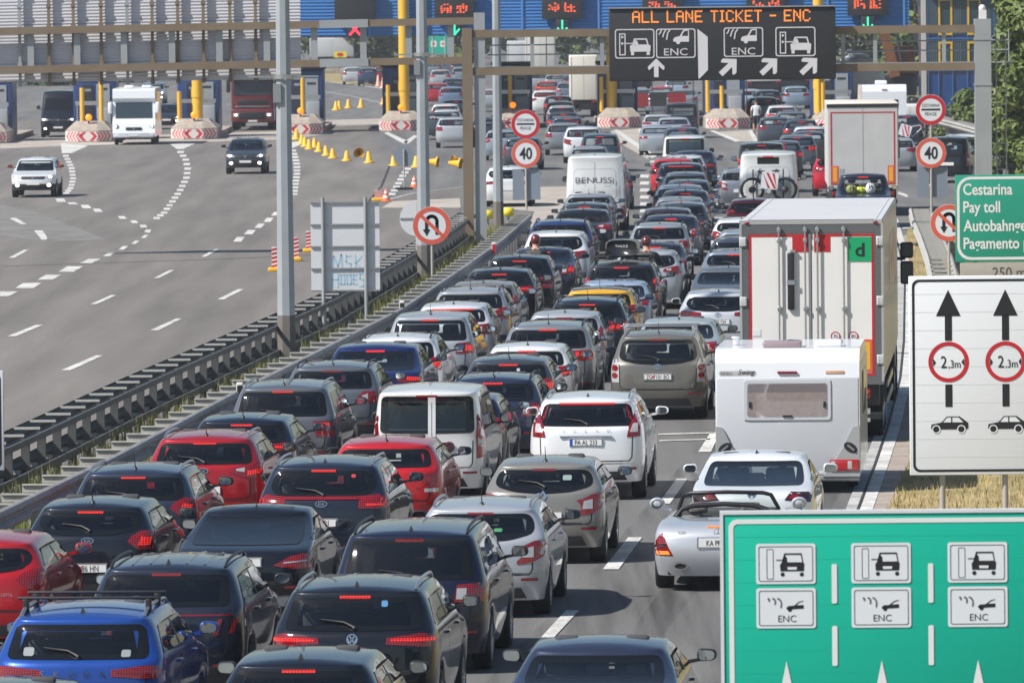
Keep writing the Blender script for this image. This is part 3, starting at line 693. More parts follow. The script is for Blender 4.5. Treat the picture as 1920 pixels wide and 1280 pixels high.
    if wiper and lvl > 0 and y4r < .3:
        def wi():
            m = MB(); zz = T['zw'] + .05; pts = []
            for x, z in ((.02, zz - .02), (-.10, zz + .035), (-.36, zz + .065)):
                p, n = cast(bvh, T, 'rear', x, z); pts.append(p + n * .025)
            m.tube(pts, [.018, .014, .008], 6); p, n = cast(bvh, T, 'rear', .02, zz - .02); m.sph(p + n * .015, .03, 0, 8, 6); return m
        sh('wiper', wi, 'wiper', BLACK)
    # number plate, emblem, words
    pz = plate_z if plate_z is not None else (zb - .34 if kind not in ('sedan', 'coupe') else zb - .22)
    if lvl > 0 or plate:
        p, _n = cast(bvh, T, 'rear', 0, pz); mb = MB(); mb.box(-.265, .265, p.y - .022, p.y + .03, pz - .06, pz + .06)
        pl = ob('number_plate', shared((kind, 'plate', round(pz, 2)), lambda: mb.mesh('number_plate', PLATEW)), root)
        if plate:
            m2 = MB(); put_text(m2, plate, plate_x, pz - .041, .115, p.y - .025, .72, 0, None); ob('lettering', m2, pl, INK)
            if plate_blue: m3 = MB(); m3.poly(rrect(-.26, -.215, pz - .055, pz + .055, .004), p.y - .0245); ob('country_band', m3, pl, mat('plate_blue', (.02, .09, .45), .4))
            m4 = MB(); m4.ring(rrect(-.262, .262, pz - .058, pz + .058, .01), rrect(-.254, .254, pz - .051, pz + .051, .008), p.y - .0235); ob('plate_rim', m4, pl, INK)
            if not plate_blue: m5 = MB(); m5.poly(rrect(-.115, -.07, pz - .03, pz + .03, .01), p.y - .024); ob('plate_crest', m5, pl, mat('crest_red', (.5, .12, .10), .5))
    if lvl > 0 and emblem and emblem != 'none':
        ez = zb - .05 if kind not in ('van', 'pickup') else zb - .15
        if lamps == 'slash': ez = zb + .06
        p, n = cast(bvh, T, 'rear', 0, ez); e = ob('emblem', shared(('emblem', emblem), lambda: emblem_mesh(emblem)), root); e.location = (0, p.y - .006, ez); e.rotation_euler = (math.asin(max(-.5, min(.5, -n.z))) * .9, 0, 0)
    if words:
        for wd, x, z, sz, xs in words:
            p, n = cast(bvh, T, 'rear', x, z + zb); m2 = MB(); put_text(m2, wd, x, z + zb, sz, p.y - .012, xs); ob('badge_lettering', m2, root, CHROME)
    if chrome_bar:
        p, n = cast(bvh, T, 'rear', 0, zb + bar_z); m2 = MB(); m2.bbox(-.42, .42, p.y - .025, p.y + .01, zb + bar_z - .015, zb + bar_z + .015, 0, .008); ob('tailgate_bar', m2, root, CHROME)
    # seams, reflectors, handles
    if lvl == 2:
        def seams():
            m = MB(); xg = hw * .80; zl = T['gc'] + .34
            path = [(-xg, zb + .0), (-xg * .98, zl + .06), (-xg * .92, zl), (0, zl - .005), (xg * .92, zl), (xg * .98, zl + .06), (xg, zb + .0)]
            path = [p for a, b in zip(path, path[1:]) for p in [tuple(Vector(a).lerp(Vector(b), i / 5)) for i in range(5)]]
            for a, b in zip(path, path[1:]):
                d = (Vector(b) - Vector(a)).normalized(); nn = Vector((-d.y, d.x)) * .008
                decal(bvh, T, 'rear', [[(a[0] + nn.x, a[1] + nn.y), (b[0] + nn.x, b[1] + nn.y), (b[0] - nn.x, b[1] - nn.y), (a[0] - nn.x, a[1] - nn.y)]], .003, .5, m)
            return m
        def dseam(y):
            m = MB()
            for y in (y,):
                pass
            for y in (y,) if True else (so_[0][0] + .15, lerp(so_[0][0], so_[3][0], .47), so_[3][0] + .02):
                ps = [(y, lerp(T['gc'] + .12, T['zw'] - .01, i / 6)) for i in range(7)]
                if abs(y - T['ya']) < .45 or abs(y - T['yfront']) < .45: ps = [p for p in ps if p[1] > .78]
                for a, b in zip(ps, ps[1:]): decal(bvh, T, 'right', [[(a[0] - .005, a[1]), (a[0] + .005, a[1]), (b[0] + .005, b[1]), (b[0] - .005, b[1])]], .003, .5, m)
            return m
        sh('seams', seams, 'tailgate_gap', UNDER)
        for y_ in (so_[0][0] + .15, lerp(so_[0][0], so_[3][0], .47), so_[3][0] + .02): sh(('dseam', round(y_, 2)), lambda: dseam(y_), 'door_gap', UNDER)
        def bseam(): return decal(bvh, T, 'rear', [[(-hw * .92, .60), (-hw * .80, .592), (hw * .80, .592), (hw * .92, .60), (hw * .92, .612), (hw * .80, .604), (-hw * .80, .604), (-hw * .92, .612)]], .003, .3)
        sh('bseam', bseam, 'bumper_gap', UNDER)
        for sx in (1, -1):
            q = [(sx * hw * .62, .50), (sx * hw * .86, .50), (sx * hw * .86, .535), (sx * hw * .62, .535)]
            sh(('refl', sx), lambda: decal(bvh, T, 'rear', [q], .008, .1), 'reflector', LAMP)
        for y in (lerp(so_[0][0], so_[3][0], .40), lerp(so_[0][0], so_[3][0], .86)):
            def hd():
                p, n = cast(bvh, T, 'right', y, zb - .09); m = MB(); m.bbox(p.x - .01, p.x + .035, y - .11, y + .11, zb - .105, zb - .075, 0, .012); return m
            me = shared((kind, 'hd', round(y, 2)), lambda: hd().mesh('door_handle', pm)); o = ob('door_handle', me, root); o.material_slots[0].link = 'OBJECT'; o.material_slots[0].material = pm
        def lowtrim(): return decal(bvh, T, 'rear', [[(-hw * .70, T['gc'] + .03), (hw * .70, T['gc'] + .03), (hw * .62, T['gc'] + .17), (-hw * .62, T['gc'] + .17)]], .008, .12)
        if not clad: sh('lowtrim', lowtrim, 'bumper_insert', TRIM)
    if roofcol:
        def rc():
            m = MB(); vs = []; fs = []; nx, ny = 8, 8
            for j in range(ny + 1):
                for i in range(nx + 1):
                    y = lerp(y5r - .03, y5f - .1, j / ny); x = lerp(-T['w6'] * .95, T['w6'] * .95, i / nx); vs.append((x, y, rtop(x, y) + .007))
            for j in range(ny):
                for i in range(nx): k = j * (nx + 1) + i; fs.append((k, k + 1, k + nx + 2, k + nx + 1))
            m.add(vs, fs, 0, True); return m
        ob('roof_panel', rc(), root, paint(roofcol))
    return root, T
# ---------------------------------------------------------------- ground, roads, markings
A = lambda *p: [at(*q) for q in p]
def sheet(name, pts, z, m, kind='structure'):
    from mathutils.geometry import tessellate_polygon
    v = [Vector((p[0], p[1], 0)) for p in pts]; tr = tessellate_polygon([v]); fs = []
    for t in tr:
        n = (v[t[1]] - v[t[0]]).cross(v[t[2]] - v[t[0]]); fs.append(tuple(t) if n.z > 0 else tuple(reversed(t)))
    mb = MB(); mb.add([(p.x, p.y, z) for p in v], fs); return struct(name, mb, m, None, kind)
ASPH = ground_mat('asphalt', [(.125, .123, .120), (.165, .160, .152), (.50,) * 3, (1.5,) * 3], [.25, 1.2, 40], .86, (60, .25), .05)
ASPHL = ground_mat('asphalt_left', [(.150, .137, .125), (.182, .166, .151), (.60,) * 3, (1.4,) * 3], [.22, 1.0, 34], .86, (60, .2), .05)
CONC = ground_mat('worn_concrete', [(.36, .315, .27), (.44, .40, .35), (.85,) * 3, (1.12,) * 3], [.3, .8, 14], .9)
SHOU = ground_mat('shoulder', [(.30, .25, .205), (.37, .315, .265), (.8,) * 3, (1.15,) * 3], [.4, 1.5, 30], .9)
GRASS = ground_mat('dry_grass', [(.36, .27, .14), (.25, .22, .085), (.6,) * 3, (1.35,) * 3], [.25, 1.2, 12], .95, (20, .8))
MEDG = ground_mat('median_soil', [(.16, .145, .07), (.09, .11, .035), (.6,) * 3, (1.3,) * 3], [.6, 2, 20], .95, (20, .8))
FIELD = ground_mat('far_field', [(.18, .17, .08), (.10, .12, .045), (.7,) * 3, (1.2,) * 3], [.01, .05, 2], .95)
PAINTW = ground_mat('road_paint', [(.50, .485, .45), (.74, .73, .70), (.62,) * 3, (1.15,) * 3], [.9, 4, 22], .7)
PAINTO = ground_mat('worn_paint', [(.33, .325, .31), (.52, .51, .49), (.7,) * 3, (1.15,) * 3], [1.2, 4, 26], .8)
TAR = mat('tar_seam', (.035, .034, .033), .7)
sheet('ground', [(-2500, -30, 0), (2500, -30, 0), (2500, 4500, 0), (-2500, 4500, 0)], -.012, FIELD)
verge_px = [(1625, 1030), (1660, 965), (1702, 870), (1712, 760), (1713, 640), (1706, 530), (1700, 470), (1700, 440), (1706, 402)]
vp = A(*verge_px)
near_r = [Vector((4.2, 20, 0)), Vector((5.2, 70, 0))]
plaza_r = A((1760, 392), (1850, 385), (1900, 380)) + [Vector((27, 300, 0)), Vector((27.5, 345, 0))] + A((1845, 262), (1790, 238), (1740, 224)) + [Vector((25, 520, 0)), Vector((30, 1500, 0))]
road = near_r + vp + plaza_r + [Vector((-90, 1500, 0)), Vector((-75, 420, 0)), Vector((-60, 20, 0))]
sheet('road', road, 0.0, ASPH)
RP = [(0, 958), (215, 855), (440, 735), (600, 656), (750, 580), (870, 500), (940, 450), (1000, 398)]     # top of the queue side guardrail
rail = [at(u, v, .78) for u, v in RP]
d0 = (rail[0] - rail[1]); rail = [rail[0] + d0 * 1.1] + rail
def rail_x(Y):
    for a, b in zip(rail, rail[1:]):
        if a.y <= Y <= b.y: return lerp(a.x, b.x, (Y - a.y) / (b.y - a.y))
    return rail[0].x if Y < rail[0].y else rail[-1].x
ys = [rail[0].y + i * 4 for i in range(int((rail[-1].y - rail[0].y) / 4) + 1)]
sheet('carriageway', [Vector((-58, 21, 0)), Vector((rail_x(rail[0].y) - 2.05, 21, 0))] + [Vector((rail_x(y) - 2.05, y, 0)) for y in ys] + A((860, 392), (862, 352), (770, 364), (728, 376), (760, 300), (700, 268), (690, 240)) + [Vector((-9, 470, 0)), Vector((-72, 470, 0))], .004, ASPHL)
sheet('median', [Vector((rail_x(y) - 1.95, y, 0)) for y in ys] + [Vector((rail_x(y) - .12, y, 0)) for y in reversed(ys)], .008, MEDG)
sheet('shoulder', [Vector((p.x - .1, p.y, 0)) for p in A((1618, 965), (1650, 870), (1676, 800), (1696, 709), (1702, 640), (1702, 530), (1694, 480), (1690, 447))] + list(reversed(vp[1:8])), .004, SHOU)
sheet('verge', near_r[1:] + vp + A((1760, 397), (1850, 390)) + [Vector((60, 290, 0)), Vector((60, 70, 0))], .006, GRASS)
sheet('pavement', A((985, 446), (1002, 397), (935, 390), (945, 352), (1062, 350), (1062, 425), (1025, 446)), .008, CONC)
sheet('pavement', A((715, 390), (735, 378), (862, 372), (864, 390)), .010, CONC)
sheet('pavement', A((0, 262), (125, 258), (330, 252), (535, 246), (620, 238), (622, 250), (545, 262), (325, 268), (120, 274), (0, 279)), .008, CONC)
sheet('pavement', A((605, 226), (740, 222), (742, 233), (605, 237)), .010, CONC)
sheet('pavement', A((0, 384), (62, 396), (200, 449), (150, 453), (60, 452), (0, 441)), .008, ground_mat('asphalt_patch', [(.17, .165, .155), (.20, .19, .18), (.8,) * 3, (1.2,) * 3], [.3, 1, 38]))
sheet('pavement', A((1145, 246), (1200, 241), (1216, 300), (1150, 262)), .010, CONC)
sheet('pavement', A((1335, 248), (1408, 244), (1420, 268), (1385, 266)), .010, CONC)
def quadpx(pts, m=PAINTW, z=.013):
    return [Vector((p.x, p.y, z)) for p in A(*pts)]
def marks(name, quads, m=PAINTW, z=.013):
    mb = MB()
    for q in quads:
        v = quadpx(q, m, z); n = (v[1] - v[0]).cross(v[2] - v[0]); mb.add(v, [tuple(range(len(v))) if n.z > 0 else tuple(range(len(v) - 1, -1, -1))])
    return struct(name, mb, m)
dl = [[(114, 695), (132, 695), (193, 667), (180, 667)], [(281, 620), (297, 620), (341, 598), (330, 598)], [(407, 562), (420, 562), (457, 543), (446, 543)],
      [(14, 631), (30, 631), (80, 610), (67, 610)], [(169, 571), (181, 571), (218, 554), (208, 554)], [(288, 522), (298, 522), (327, 507), (318, 507)], [(377, 482), (386, 482), (411, 468), (402, 468)],
      [(28, 541), (63, 541), (78, 531), (44, 531)], [(0, 556), (16, 556), (34, 547), (0, 547)], [(70, 525), (98, 525), (115, 516), (86, 516)], [(110, 510), (138, 510), (156, 500), (126, 500)], [(150, 494), (172, 494), (189, 486), (166, 486)],
      [(193, 481), (206, 481), (216, 474), (203, 474)], [(222, 469), (232, 469), (241, 462), (230, 462)], [(246, 458), (254, 458), (262, 452), (253, 452)], [(264, 447), (272, 447), (279, 441), (271, 441)], [(271, 436), (281, 437), (284, 431), (273, 431)], [(264, 428), (277, 427), (273, 422), (262, 422)], [(248, 419), (260, 419), (255, 414), (244, 414)], [(225, 411), (238, 411), (233, 406), (221, 406)],
      [(178, 398), (193, 398), (187, 392), (174, 392)], [(155, 391), (172, 391), (166, 385), (151, 385)], [(130, 384), (147, 384), (141, 380), (126, 380)], [(107, 379), (124, 379), (120, 373), (104, 373)],
      [(18, 410), (30, 409), (50, 421), (39, 421)], [(64, 433), (80, 433), (88, 445), (88, 450), (78, 450)], [(16, 484), (27, 484), (54, 469), (45, 469)], [(114, 269), (165, 274), (134, 288), (116, 288)], [(318, 270), (370, 268), (343, 280), (331, 280)],
      [(541, 268), (583, 262), (548, 279), (543, 279)], [(508, 405), (518, 405), (524, 398), (514, 398)], [(494, 417), (507, 417), (513, 409), (500, 409)], [(477, 428), (490, 428), (497, 420), (484, 420)], [(457, 440), (473, 440), (480, 432), (465, 432)], [(437, 454), (452, 454), (459, 445), (444, 445)]]
def curve_blocks(pts, n, w_, h_):
    out = []; P = [Vector(p) for p in pts]; segs = [(b - a).length for a, b in zip(P, P[1:])]; tot = sum(segs)
    for i in range(n):
        d = tot * (i + .5) / n; k = 0
        while d > segs[k]: d -= segs[k]; k += 1
        c = P[k].lerp(P[k + 1], d / segs[k]); out.append([(c.x - w_, c.y + h_), (c.x + w_, c.y + h_), (c.x + w_ + .6, c.y - h_), (c.x - w_ + .6, c.y - h_)])
    return out
dl += curve_blocks([(122, 290), (134, 315), (137, 335), (133, 352), (122, 366)], 13, 5.6, 1.9) + curve_blocks([(336, 282), (348, 300), (352, 318), (349, 335), (340, 353), (325, 376), (307, 400), (290, 412)], 18, 6.2, 2.1) + curve_blocks([(548, 280), (556, 305), (557, 325), (553, 350), (551, 368)], 14, 6.2, 1.9) + curve_blocks([(766, 314), (755, 330), (745, 348), (733, 368)], 8, 6.5, 2.2)
marks('lane_marking', dl)
dr = [[(990, 1222), (1014, 1222), (1086, 1145), (1061, 1145)], [(1130, 1068), (1160, 1068), (1204, 1008), (1178, 1008)], [(1234, 945), (1256, 945), (1289, 898), (1269, 898)], [(1309, 848), (1333, 848), (1350, 812), (1332, 812)],
      [(1234, 814), (1338, 811), (1338, 813), (1234, 816)], [(1236, 826), (1332, 823), (1332, 825), (1236, 828)]]
for u, v0, n, st in ((1208, 331, 7, 13), (1345, 333, 10, 13), (1205, 470, 3, 22), (1345, 480, 4, 24)):
    for i in range(n): v = v0 + i * st; dr.append([(u - 9, v + 3), (u + 8, v + 3), (u + 10, v - 3), (u - 7, v - 3)])
dr += [[(1150, 245), (1158, 243), (1232, 294), (1222, 297)], [(1196, 242), (1206, 241), (1218, 296), (1208, 292)], [(1330, 246), (1338, 245), (1388, 264), (1380, 267)], [(1403, 245), (1410, 244), (1424, 268), (1414, 268)], [(720, 250), (727, 248), (766, 266), (758, 271)], [(783, 256), (776, 254), (756, 268), (766, 270)]] + curve_blocks([(1222, 300), (1231, 318), (1236, 330)], 4, 5, 2)
dr += [[(1732, 330), (1778, 336), (1778, 341), (1732, 334)], [(1732, 344), (1760, 349), (1760, 353), (1732, 348)], [(1685, 360), (1702, 366), (1702, 371), (1683, 364)], [(1692, 426), (1708, 424), (1708, 428), (1692, 430)]]
marks('lane_marking', dr)
edge = [(1604, 965), (1640, 870), (1664, 800), (1687, 709), (1694, 640), (1696, 530), (1688, 480), (1680, 447), (1670, 410)]
def line_sheet(name, px, w_, m, z=.013, dx=0.0):
    P = A(*px); q = []
    for i, p in enumerate(P):
        d = (P[min(i + 1, len(P) - 1)] - P[max(i - 1, 0)]).normalized(); n = Vector((d.y, -d.x, 0)); q.append((p + n * (dx - w_ / 2), p + n * (dx + w_ / 2)))
    mb = MB()
    for a, b in zip(q, q[1:]): mb.add([Vector((v.x, v.y, z)) for v in (a[0], a[1], b[1], b[0])], [(0, 1, 2, 3)])
    return struct(name, mb, m)
ext = [(1560, 1080)] + edge
line_sheet('edge_line', ext, .20, PAINTW, .013, .14); line_sheet('edge_line', ext, .17, PAINTO, .014, -.10); line_sheet('tar_seam', ext, .04, TAR, .017, .01)
line_sheet('edge_line', [(728, 375), (769, 364), (800, 359), (868, 351)], .16, PAINTO); line_sheet('edge_line', [(605, 153), (660, 158), (722, 167)], .3, PAINTW); line_sheet('lane_marking', [(605, 171), (660, 181), (716, 194)], .2, PAINTO)
line_sheet('tar_seam', [(-40, 501), (120, 496), (300, 490), (470, 484), (590, 478)], .13, TAR, .012); line_sheet('tar_seam', [(415, 404), (470, 405), (520, 403)], .08, TAR, .012); line_sheet('tar_seam', [(640, 415), (690, 380), (715, 350), (735, 300)], .10, TAR, .012)
TRK = mat('tyre_track', (.05, .048, .045), .8); n_ = TRK.node_tree; b_ = n_.nodes['Principled BSDF']; tc_ = n_.nodes.new('ShaderNodeTexCoord'); mp_ = n_.nodes.new('ShaderNodeMapping'); mp_.inputs['Scale'].default_value = (2.2, .06, 1); nz_ = n_.nodes.new('ShaderNodeTexNoise'); nz_.inputs['Scale'].default_value = 1.6; nz_.inputs['Detail'].default_value = 5; mr_ = n_.nodes.new('ShaderNodeMapRange'); mr_.inputs[1].default_value = .42; mr_.inputs[2].default_value = .75; mr_.inputs[3].default_value = 0; mr_.inputs[4].default_value = .38
n_.links.new(tc_.outputs['Object'], mp_.inputs[0]); n_.links.new(mp_.outputs[0], nz_.inputs['Vector']); n_.links.new(nz_.outputs['Fac'], mr_.inputs[0]); n_.links.new(mr_.outputs[0], b_.inputs['Alpha'])
for px_, w_ in (([(1035, 1290), (1230, 1060), (1330, 925), (1400, 830)], 1.7), ([(1240, 1290), (1385, 1060), (1480, 920)], 1.7)): line_sheet('tyre_track', px_, w_, TRK, .0115)
# ---------------------------------------------------------------- grass blades
def blades(name, spots, h, m, label=None):
    vs = []; fs = []
    for x, y in spots:
        hh = h * random.uniform(.4, 1.2); a = random.uniform(0, 2 * pi); l = random.uniform(.05, .5) * hh; w_ = random.uniform(.006, .014) * (1 + hh); b = random.uniform(0, pi); o = len(vs)
        vs += [(x - w_ * cos(b), y - w_ * sin(b), 0), (x + w_ * cos(b), y + w_ * sin(b), 0), (x + l * cos(a), y + l * sin(a), hh)]; fs.append((o, o + 1, o + 2))
    me = bpy.data.meshes.new(name); me.from_pydata(vs, [], fs); me.materials.append(m); o = struct(name, me, None, None, 'stuff')
    o['label'] = label; o['category'] = 'grass'; return o
G1 = mat('blade_green', (.11, .15, .025), .7, noise=(.6, .2, (.26, .23, .07))); G2 = mat('blade_dry', (.52, .39, .19), .8, noise=(.5, .2, (.30, .26, .09)))
sp = []
while len(sp) < 14000:
    y = 96 + (random.random() ** 1.2) * 150; x = rail_x(y) - random.uniform(.65, 1.42)
    if sin(y * .9) + sin(y * .37 + 2) + random.uniform(-1, 1) > -.5: sp.append((x, y))
while len(sp) < 16500:
    y = random.uniform(96, 150); sp.append((rail_x(y) - random.uniform(-.25, .45), y))
blades('median_grass', sp, .55, G1, 'green and straw coloured grass growing between the two guardrails')
def vx(Y):
    for a, b in zip(vp, vp[1:]):
        if a.y <= Y <= b.y: return lerp(a.x, b.x, (Y - a.y) / (b.y - a.y))
    return vp[0].x if Y < vp[0].y else vp[-1].x
sp = []
while len(sp) < 36000:
    y = 104 + random.random() ** 2.2 * 140
    if y > 160 and random.random() > .10: continue
    sp.append((vx(y) + random.random() ** 1.1 * (11 if y < 165 else 2.2), y))
blades('verge_grass', sp, .12, G2, 'dry yellow grass on the verge under the roadside signs')
# ---------------------------------------------------------------- guardrails
GALV = mat('galvanised_steel', (.44, .43, .42), .6, .25, noise=(2.5, .25, (.27, .25, .23)), bump=(9, .1))
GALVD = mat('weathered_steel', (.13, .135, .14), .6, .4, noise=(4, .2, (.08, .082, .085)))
GALVL = mat('pale_steel', (.56, .55, .52), .6, .3, noise=(5, .2, (.40, .38, .34)))
def along(offset, y0, y1, step):
    out = []; y = y0
    while y <= y1: out.append(Vector((rail_x(y) + offset, y, 0))); y += step
    return out
def sweep(path, prof):
    """prof: (sideways, z) closed outline"""
    mb = MB(); n = len(prof); vs = []
    for i, p in enumerate(path):
        d = (path[min(i + 1, len(path) - 1)] - path[max(i - 1, 0)]).normalized(); r = Vector((d.y, -d.x, 0))
        vs += [p + r * a + Vector((0, 0, b)) for a, b in prof]
    fs = [(i * n + k, i * n + (k + 1) % n, (i + 1) * n + (k + 1) % n, (i + 1) * n + k) for i in range(len(path) - 1) for k in range(n)]
    mb.add(vs, fs, 0); return mb
def wprof(z0, z1, s=1, t=.012, d=.075):
    pts = [(0, z0), (d * .6, lerp(z0, z1, .06)), (d, lerp(z0, z1, .20)), (d, lerp(z0, z1, .30)), (.01, lerp(z0, z1, .45)), (.01, lerp(z0, z1, .55)), (d, lerp(z0, z1, .70)), (d, lerp(z0, z1, .80)), (d * .6, lerp(z0, z1, .94)), (0, z1)]
    return [(s * a, b) for a, b in pts] + [(s * (a - t), b) for a, b in reversed(pts)]
Y0, Y1 = 92.0, rail[-1].y - 1
def seg_copies(parent, name, me, pts):
    for p in pts: o = ob(name, me, parent); o.location = p; o.rotation_euler = (0, 0, -heading(p.y) * .8)
g1 = thing('guardrail', 'nearer steel guardrail with pale spacer plates beside the queue of cars', 'guardrail')
ob('beam', sweep(along(0, Y0, Y1, 3), wprof(.46, .80)), g1, GALV)
mb = MB(); mb.box(-.52, -.02, -.03, .03, .66, .765); mb.box(-.52, -.02, -.06, .06, .765, .785); spm = mb.mesh('spacer', GALVL)
mb = MB(); mb.box(-.50, -.46, -.06, .06, 0, .72); mb.box(-.46, -.40, -.01, .01, 0, .72); pom = mb.mesh('post', GALVL)
seg_copies(g1, 'spacer', spm, along(0, Y0, Y1, 2.1)); seg_copies(g1, 'post', pom, along(.38, Y0, Y1, 2.1))
g2 = thing('guardrail', 'farther double height steel guardrail with dark posts beside the emptier carriageway', 'guardrail')
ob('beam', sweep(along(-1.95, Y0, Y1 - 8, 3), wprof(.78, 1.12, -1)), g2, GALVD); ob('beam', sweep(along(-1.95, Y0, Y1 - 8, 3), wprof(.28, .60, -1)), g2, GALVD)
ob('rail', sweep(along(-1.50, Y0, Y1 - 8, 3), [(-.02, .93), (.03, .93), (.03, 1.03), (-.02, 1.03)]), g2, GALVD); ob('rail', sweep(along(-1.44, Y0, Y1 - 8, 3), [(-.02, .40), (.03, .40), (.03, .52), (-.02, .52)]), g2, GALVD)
mb = MB(); mb.box(-.42, .02, -.05, .05, 1.085, 1.12); spm2 = mb.mesh('spacer', GALVL)
mb = MB(); mb.box(-.09, .05, -.05, .05, 0, 1.00); mb.box(-.10, .06, -.06, .06, .995, 1.01); pom2 = mb.mesh('post', GALVD)
mb = MB(); mb.box(-.30, .07, -.05, .05, .44, .50); spm3 = mb.mesh('lower_spacer', GALV)
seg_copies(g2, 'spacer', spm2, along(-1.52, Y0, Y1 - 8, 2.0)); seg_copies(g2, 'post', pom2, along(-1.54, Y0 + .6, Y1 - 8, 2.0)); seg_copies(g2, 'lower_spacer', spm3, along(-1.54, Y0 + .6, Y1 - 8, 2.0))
# verge guardrail end and the far one by the toll office
def px_path(px, h=.75, n=10):
    P = [at(u, v, h) for u, v in px]; P = [Vector((p.x, p.y, 0)) for p in P]; out = []
    for a, b in zip(P, P[1:]):
        for i in range(n): out.append(a.lerp(b, i / n))
    return out + [P[-1]]
def verge_rail(label, px, wd, h=.75):
    g = thing('guardrail', label, 'guardrail'); path = px_path(px, h); path2 = [p + Vector((wd, 0, 0)) for p in path]
    ob('beam', sweep(path, wprof(h - .33, h, -1)), g, GALVL); ob('beam', sweep(path2, wprof(h - .33, h, 1)), g, GALVL)
    mb = MB(); mb.box(.02, wd - .02, -.07, .07, h - .10, h - .03); sm_ = mb.mesh('spacer', GALVL); mb = MB(); mb.box(wd * .4, wd * .6, -.05, .05, 0, h - .11); pm_ = mb.mesh('post', GALV)
    acc = 0
    for a, b in zip(path, path[1:]):
        acc += (b - a).length
        if acc > 1.5: acc = 0; o = ob('spacer', sm_, g); o.location = b; o = ob('post', pm_, g); o.location = b
    return g
verge_rail('double sided guardrail ending on the right verge below the no U-turn sign', [(1748, 520), (1740, 480), (1726, 440), (1712, 408), (1708, 390)], .62)
verge_rail('curving guardrail in front of the blue toll office', [(1850, 246), (1800, 232), (1760, 222), (1726, 212)], .8)
# ---------------------------------------------------------------- lamp posts
GREYP = mat('pole_grey', (.40, .43, .45), .5, .2, noise=(1.2, .25, (.30, .33, .35)))
DARKP = mat('pole_base_dark', (.16, .145, .13), .8)
def lamp_post(u, v, r0, label, h=13.0, coll=None):
    p = at(u, v); t = thing('lamp_post', label, 'lamp post', p, 0, 'tall octagonal lamp posts in the median')
    mb = MB(); n = 8; vs = []
    for z, r in ((1.25, r0), (h, r0 * .62)):
        for k in range(n): a = 2 * pi * (k + .5) / n; vs.append((r * cos(a), r * sin(a), z))
    mb.add(vs, [(k, (k + 1) % n, n + (k + 1) % n, n + k) for k in range(n)] + [tuple(range(n, 2 * n))]); ob('shaft', mb, t, GREYP)
    mb = MB(); vs = []
    for z, r in ((0, r0 * 1.06), (1.25, r0 * 1.03)):
        for k in range(n): a = 2 * pi * (k + .5) / n; vs.append((r * cos(a), r * sin(a), z))
    mb.add(vs, [(k, (k + 1) % n, n + (k + 1) % n, n + k) for k in range(n)] + [tuple(range(n, 2 * n))]); ob('base', mb, t, DARKP)
    if coll:
        mb = MB(); mb.lathe([(r0 + .02, -.05), (r0 + .02, .05)], (0, 0, coll), 'Z', 16); mb.box(-.75, .75, -.03, .03, coll - .02, coll + .02); mb.box(-.22, -.05, -.2, -.02, coll - .55, coll - .15); ob('bracket', mb, t, SATIN)
    for sx in (-1, 1):
        mb = MB(); mb.tube([(0, 0, h - .2), (sx * .7, 0, h + .3), (sx * 1.8, 0, h + .45)], .05, 8); o = ob('arm', mb, t, GREYP); mb = MB(); mb.bbox(min(sx * 1.7, sx * 2.5), max(sx * 1.7, sx * 2.5), -.15, .15, h + .38, h + .52, 0, .05); ob('lantern', mb, o, SATIN)
lamp_post(538, 700, .20, 'nearest and thickest grey lamp post left of the blank sign back', coll=6.35)
lamp_post(796, 546, .195, 'grey lamp post behind the left no U-turn sign', coll=6.4)
lamp_post(935, 450, .18, 'farthest grey lamp post right of the gantry columns')
# ---------------------------------------------------------------- gantries
BRONZ = mat('brown_steel', (.20, .145, .09), .6, .3, noise=(1.5, .3, (.25, .20, .14)))
GREYS = mat('grey_steel', (.40, .42, .43), .5, .3, noise=(1.0, .3, (.32, .34, .35)))
SCRE = mat('display_black', (.022, .023, .025), .55)
LEDO = mat('led_orange', (.9, .3, .05), .5, emit=(1, .24, .03), es=.85)
LEDW = mat('led_white', (.42, .41, .42), .5, emit=(1, .97, 1), es=.16)
LEDG = mat('led_green', (.05, .7, .4), .5, emit=(.02, .9, .45), es=.9)
LEDR = mat('led_red', (.9, .05, .08), .5, emit=(1, .03, .06), es=1.2)
gp = at(880, 474); GY = gp.y; gx0 = gp.x; gx1 = at_depth(1843, 200, GY).x
g = thing('sign_gantry', 'brown and grey gantry spanning the queue lanes under the message board', 'gantry', (0, GY, 0))
mb = MB(); mb.box(gx0 - .16, gx0 + .15, -.2, .2, 0, 6.93); ob('column', mb, g, BRONZ)
mb = MB(); mb.box(gx1 - .25, gx1 + .25, -.25, .25, 0, 7.05); mb.box(gx1 - .27, gx1 + .27, -.27, .27, 6.4, 6.46); mb.box(gx1 - .27, gx1 + .27, -.27, .27, 5.0, 5.06); ob('column', mb, g, GREYS)
for z in (6.75, 5.59):
    mb = MB(); mb.box(gx0 + .16, gx1 - .26, -.14, .14, z - .12, z + .12); ob('beam', mb, g, BRONZ)
    mb = MB(); mb.box(gx0 + .16, gx1 - .26, .9, 1.1, z - .10, z + .10); ob('beam', mb, g, BRONZ)
for x in [at_depth(u, 100, GY).x for u in (998, 1129, 1581, 1641, 1770)]:
    mb = MB(); mb.box(x - .06, x + .06, -.05, .05, 5.70, 6.64); ob('strut', mb, g, GREYS)
mb = MB()
for z in (6.08, 6.38): mb.tube([(gx0 + .2, 1.3, z), (gx1 + .9, 1.3, z)], .025, 6)
for i in range(9): x = lerp(gx0 + .4, gx1 + .9, i / 8); mb.tube([(x, 1.3, 5.59), (x, 1.3, 6.7)], .022, 6)
mb.box(gx0 + .3, gx1 + 1,   .75, 1.35, 5.68, 5.72); ob('walkway_railing', mb, g, GREYS)
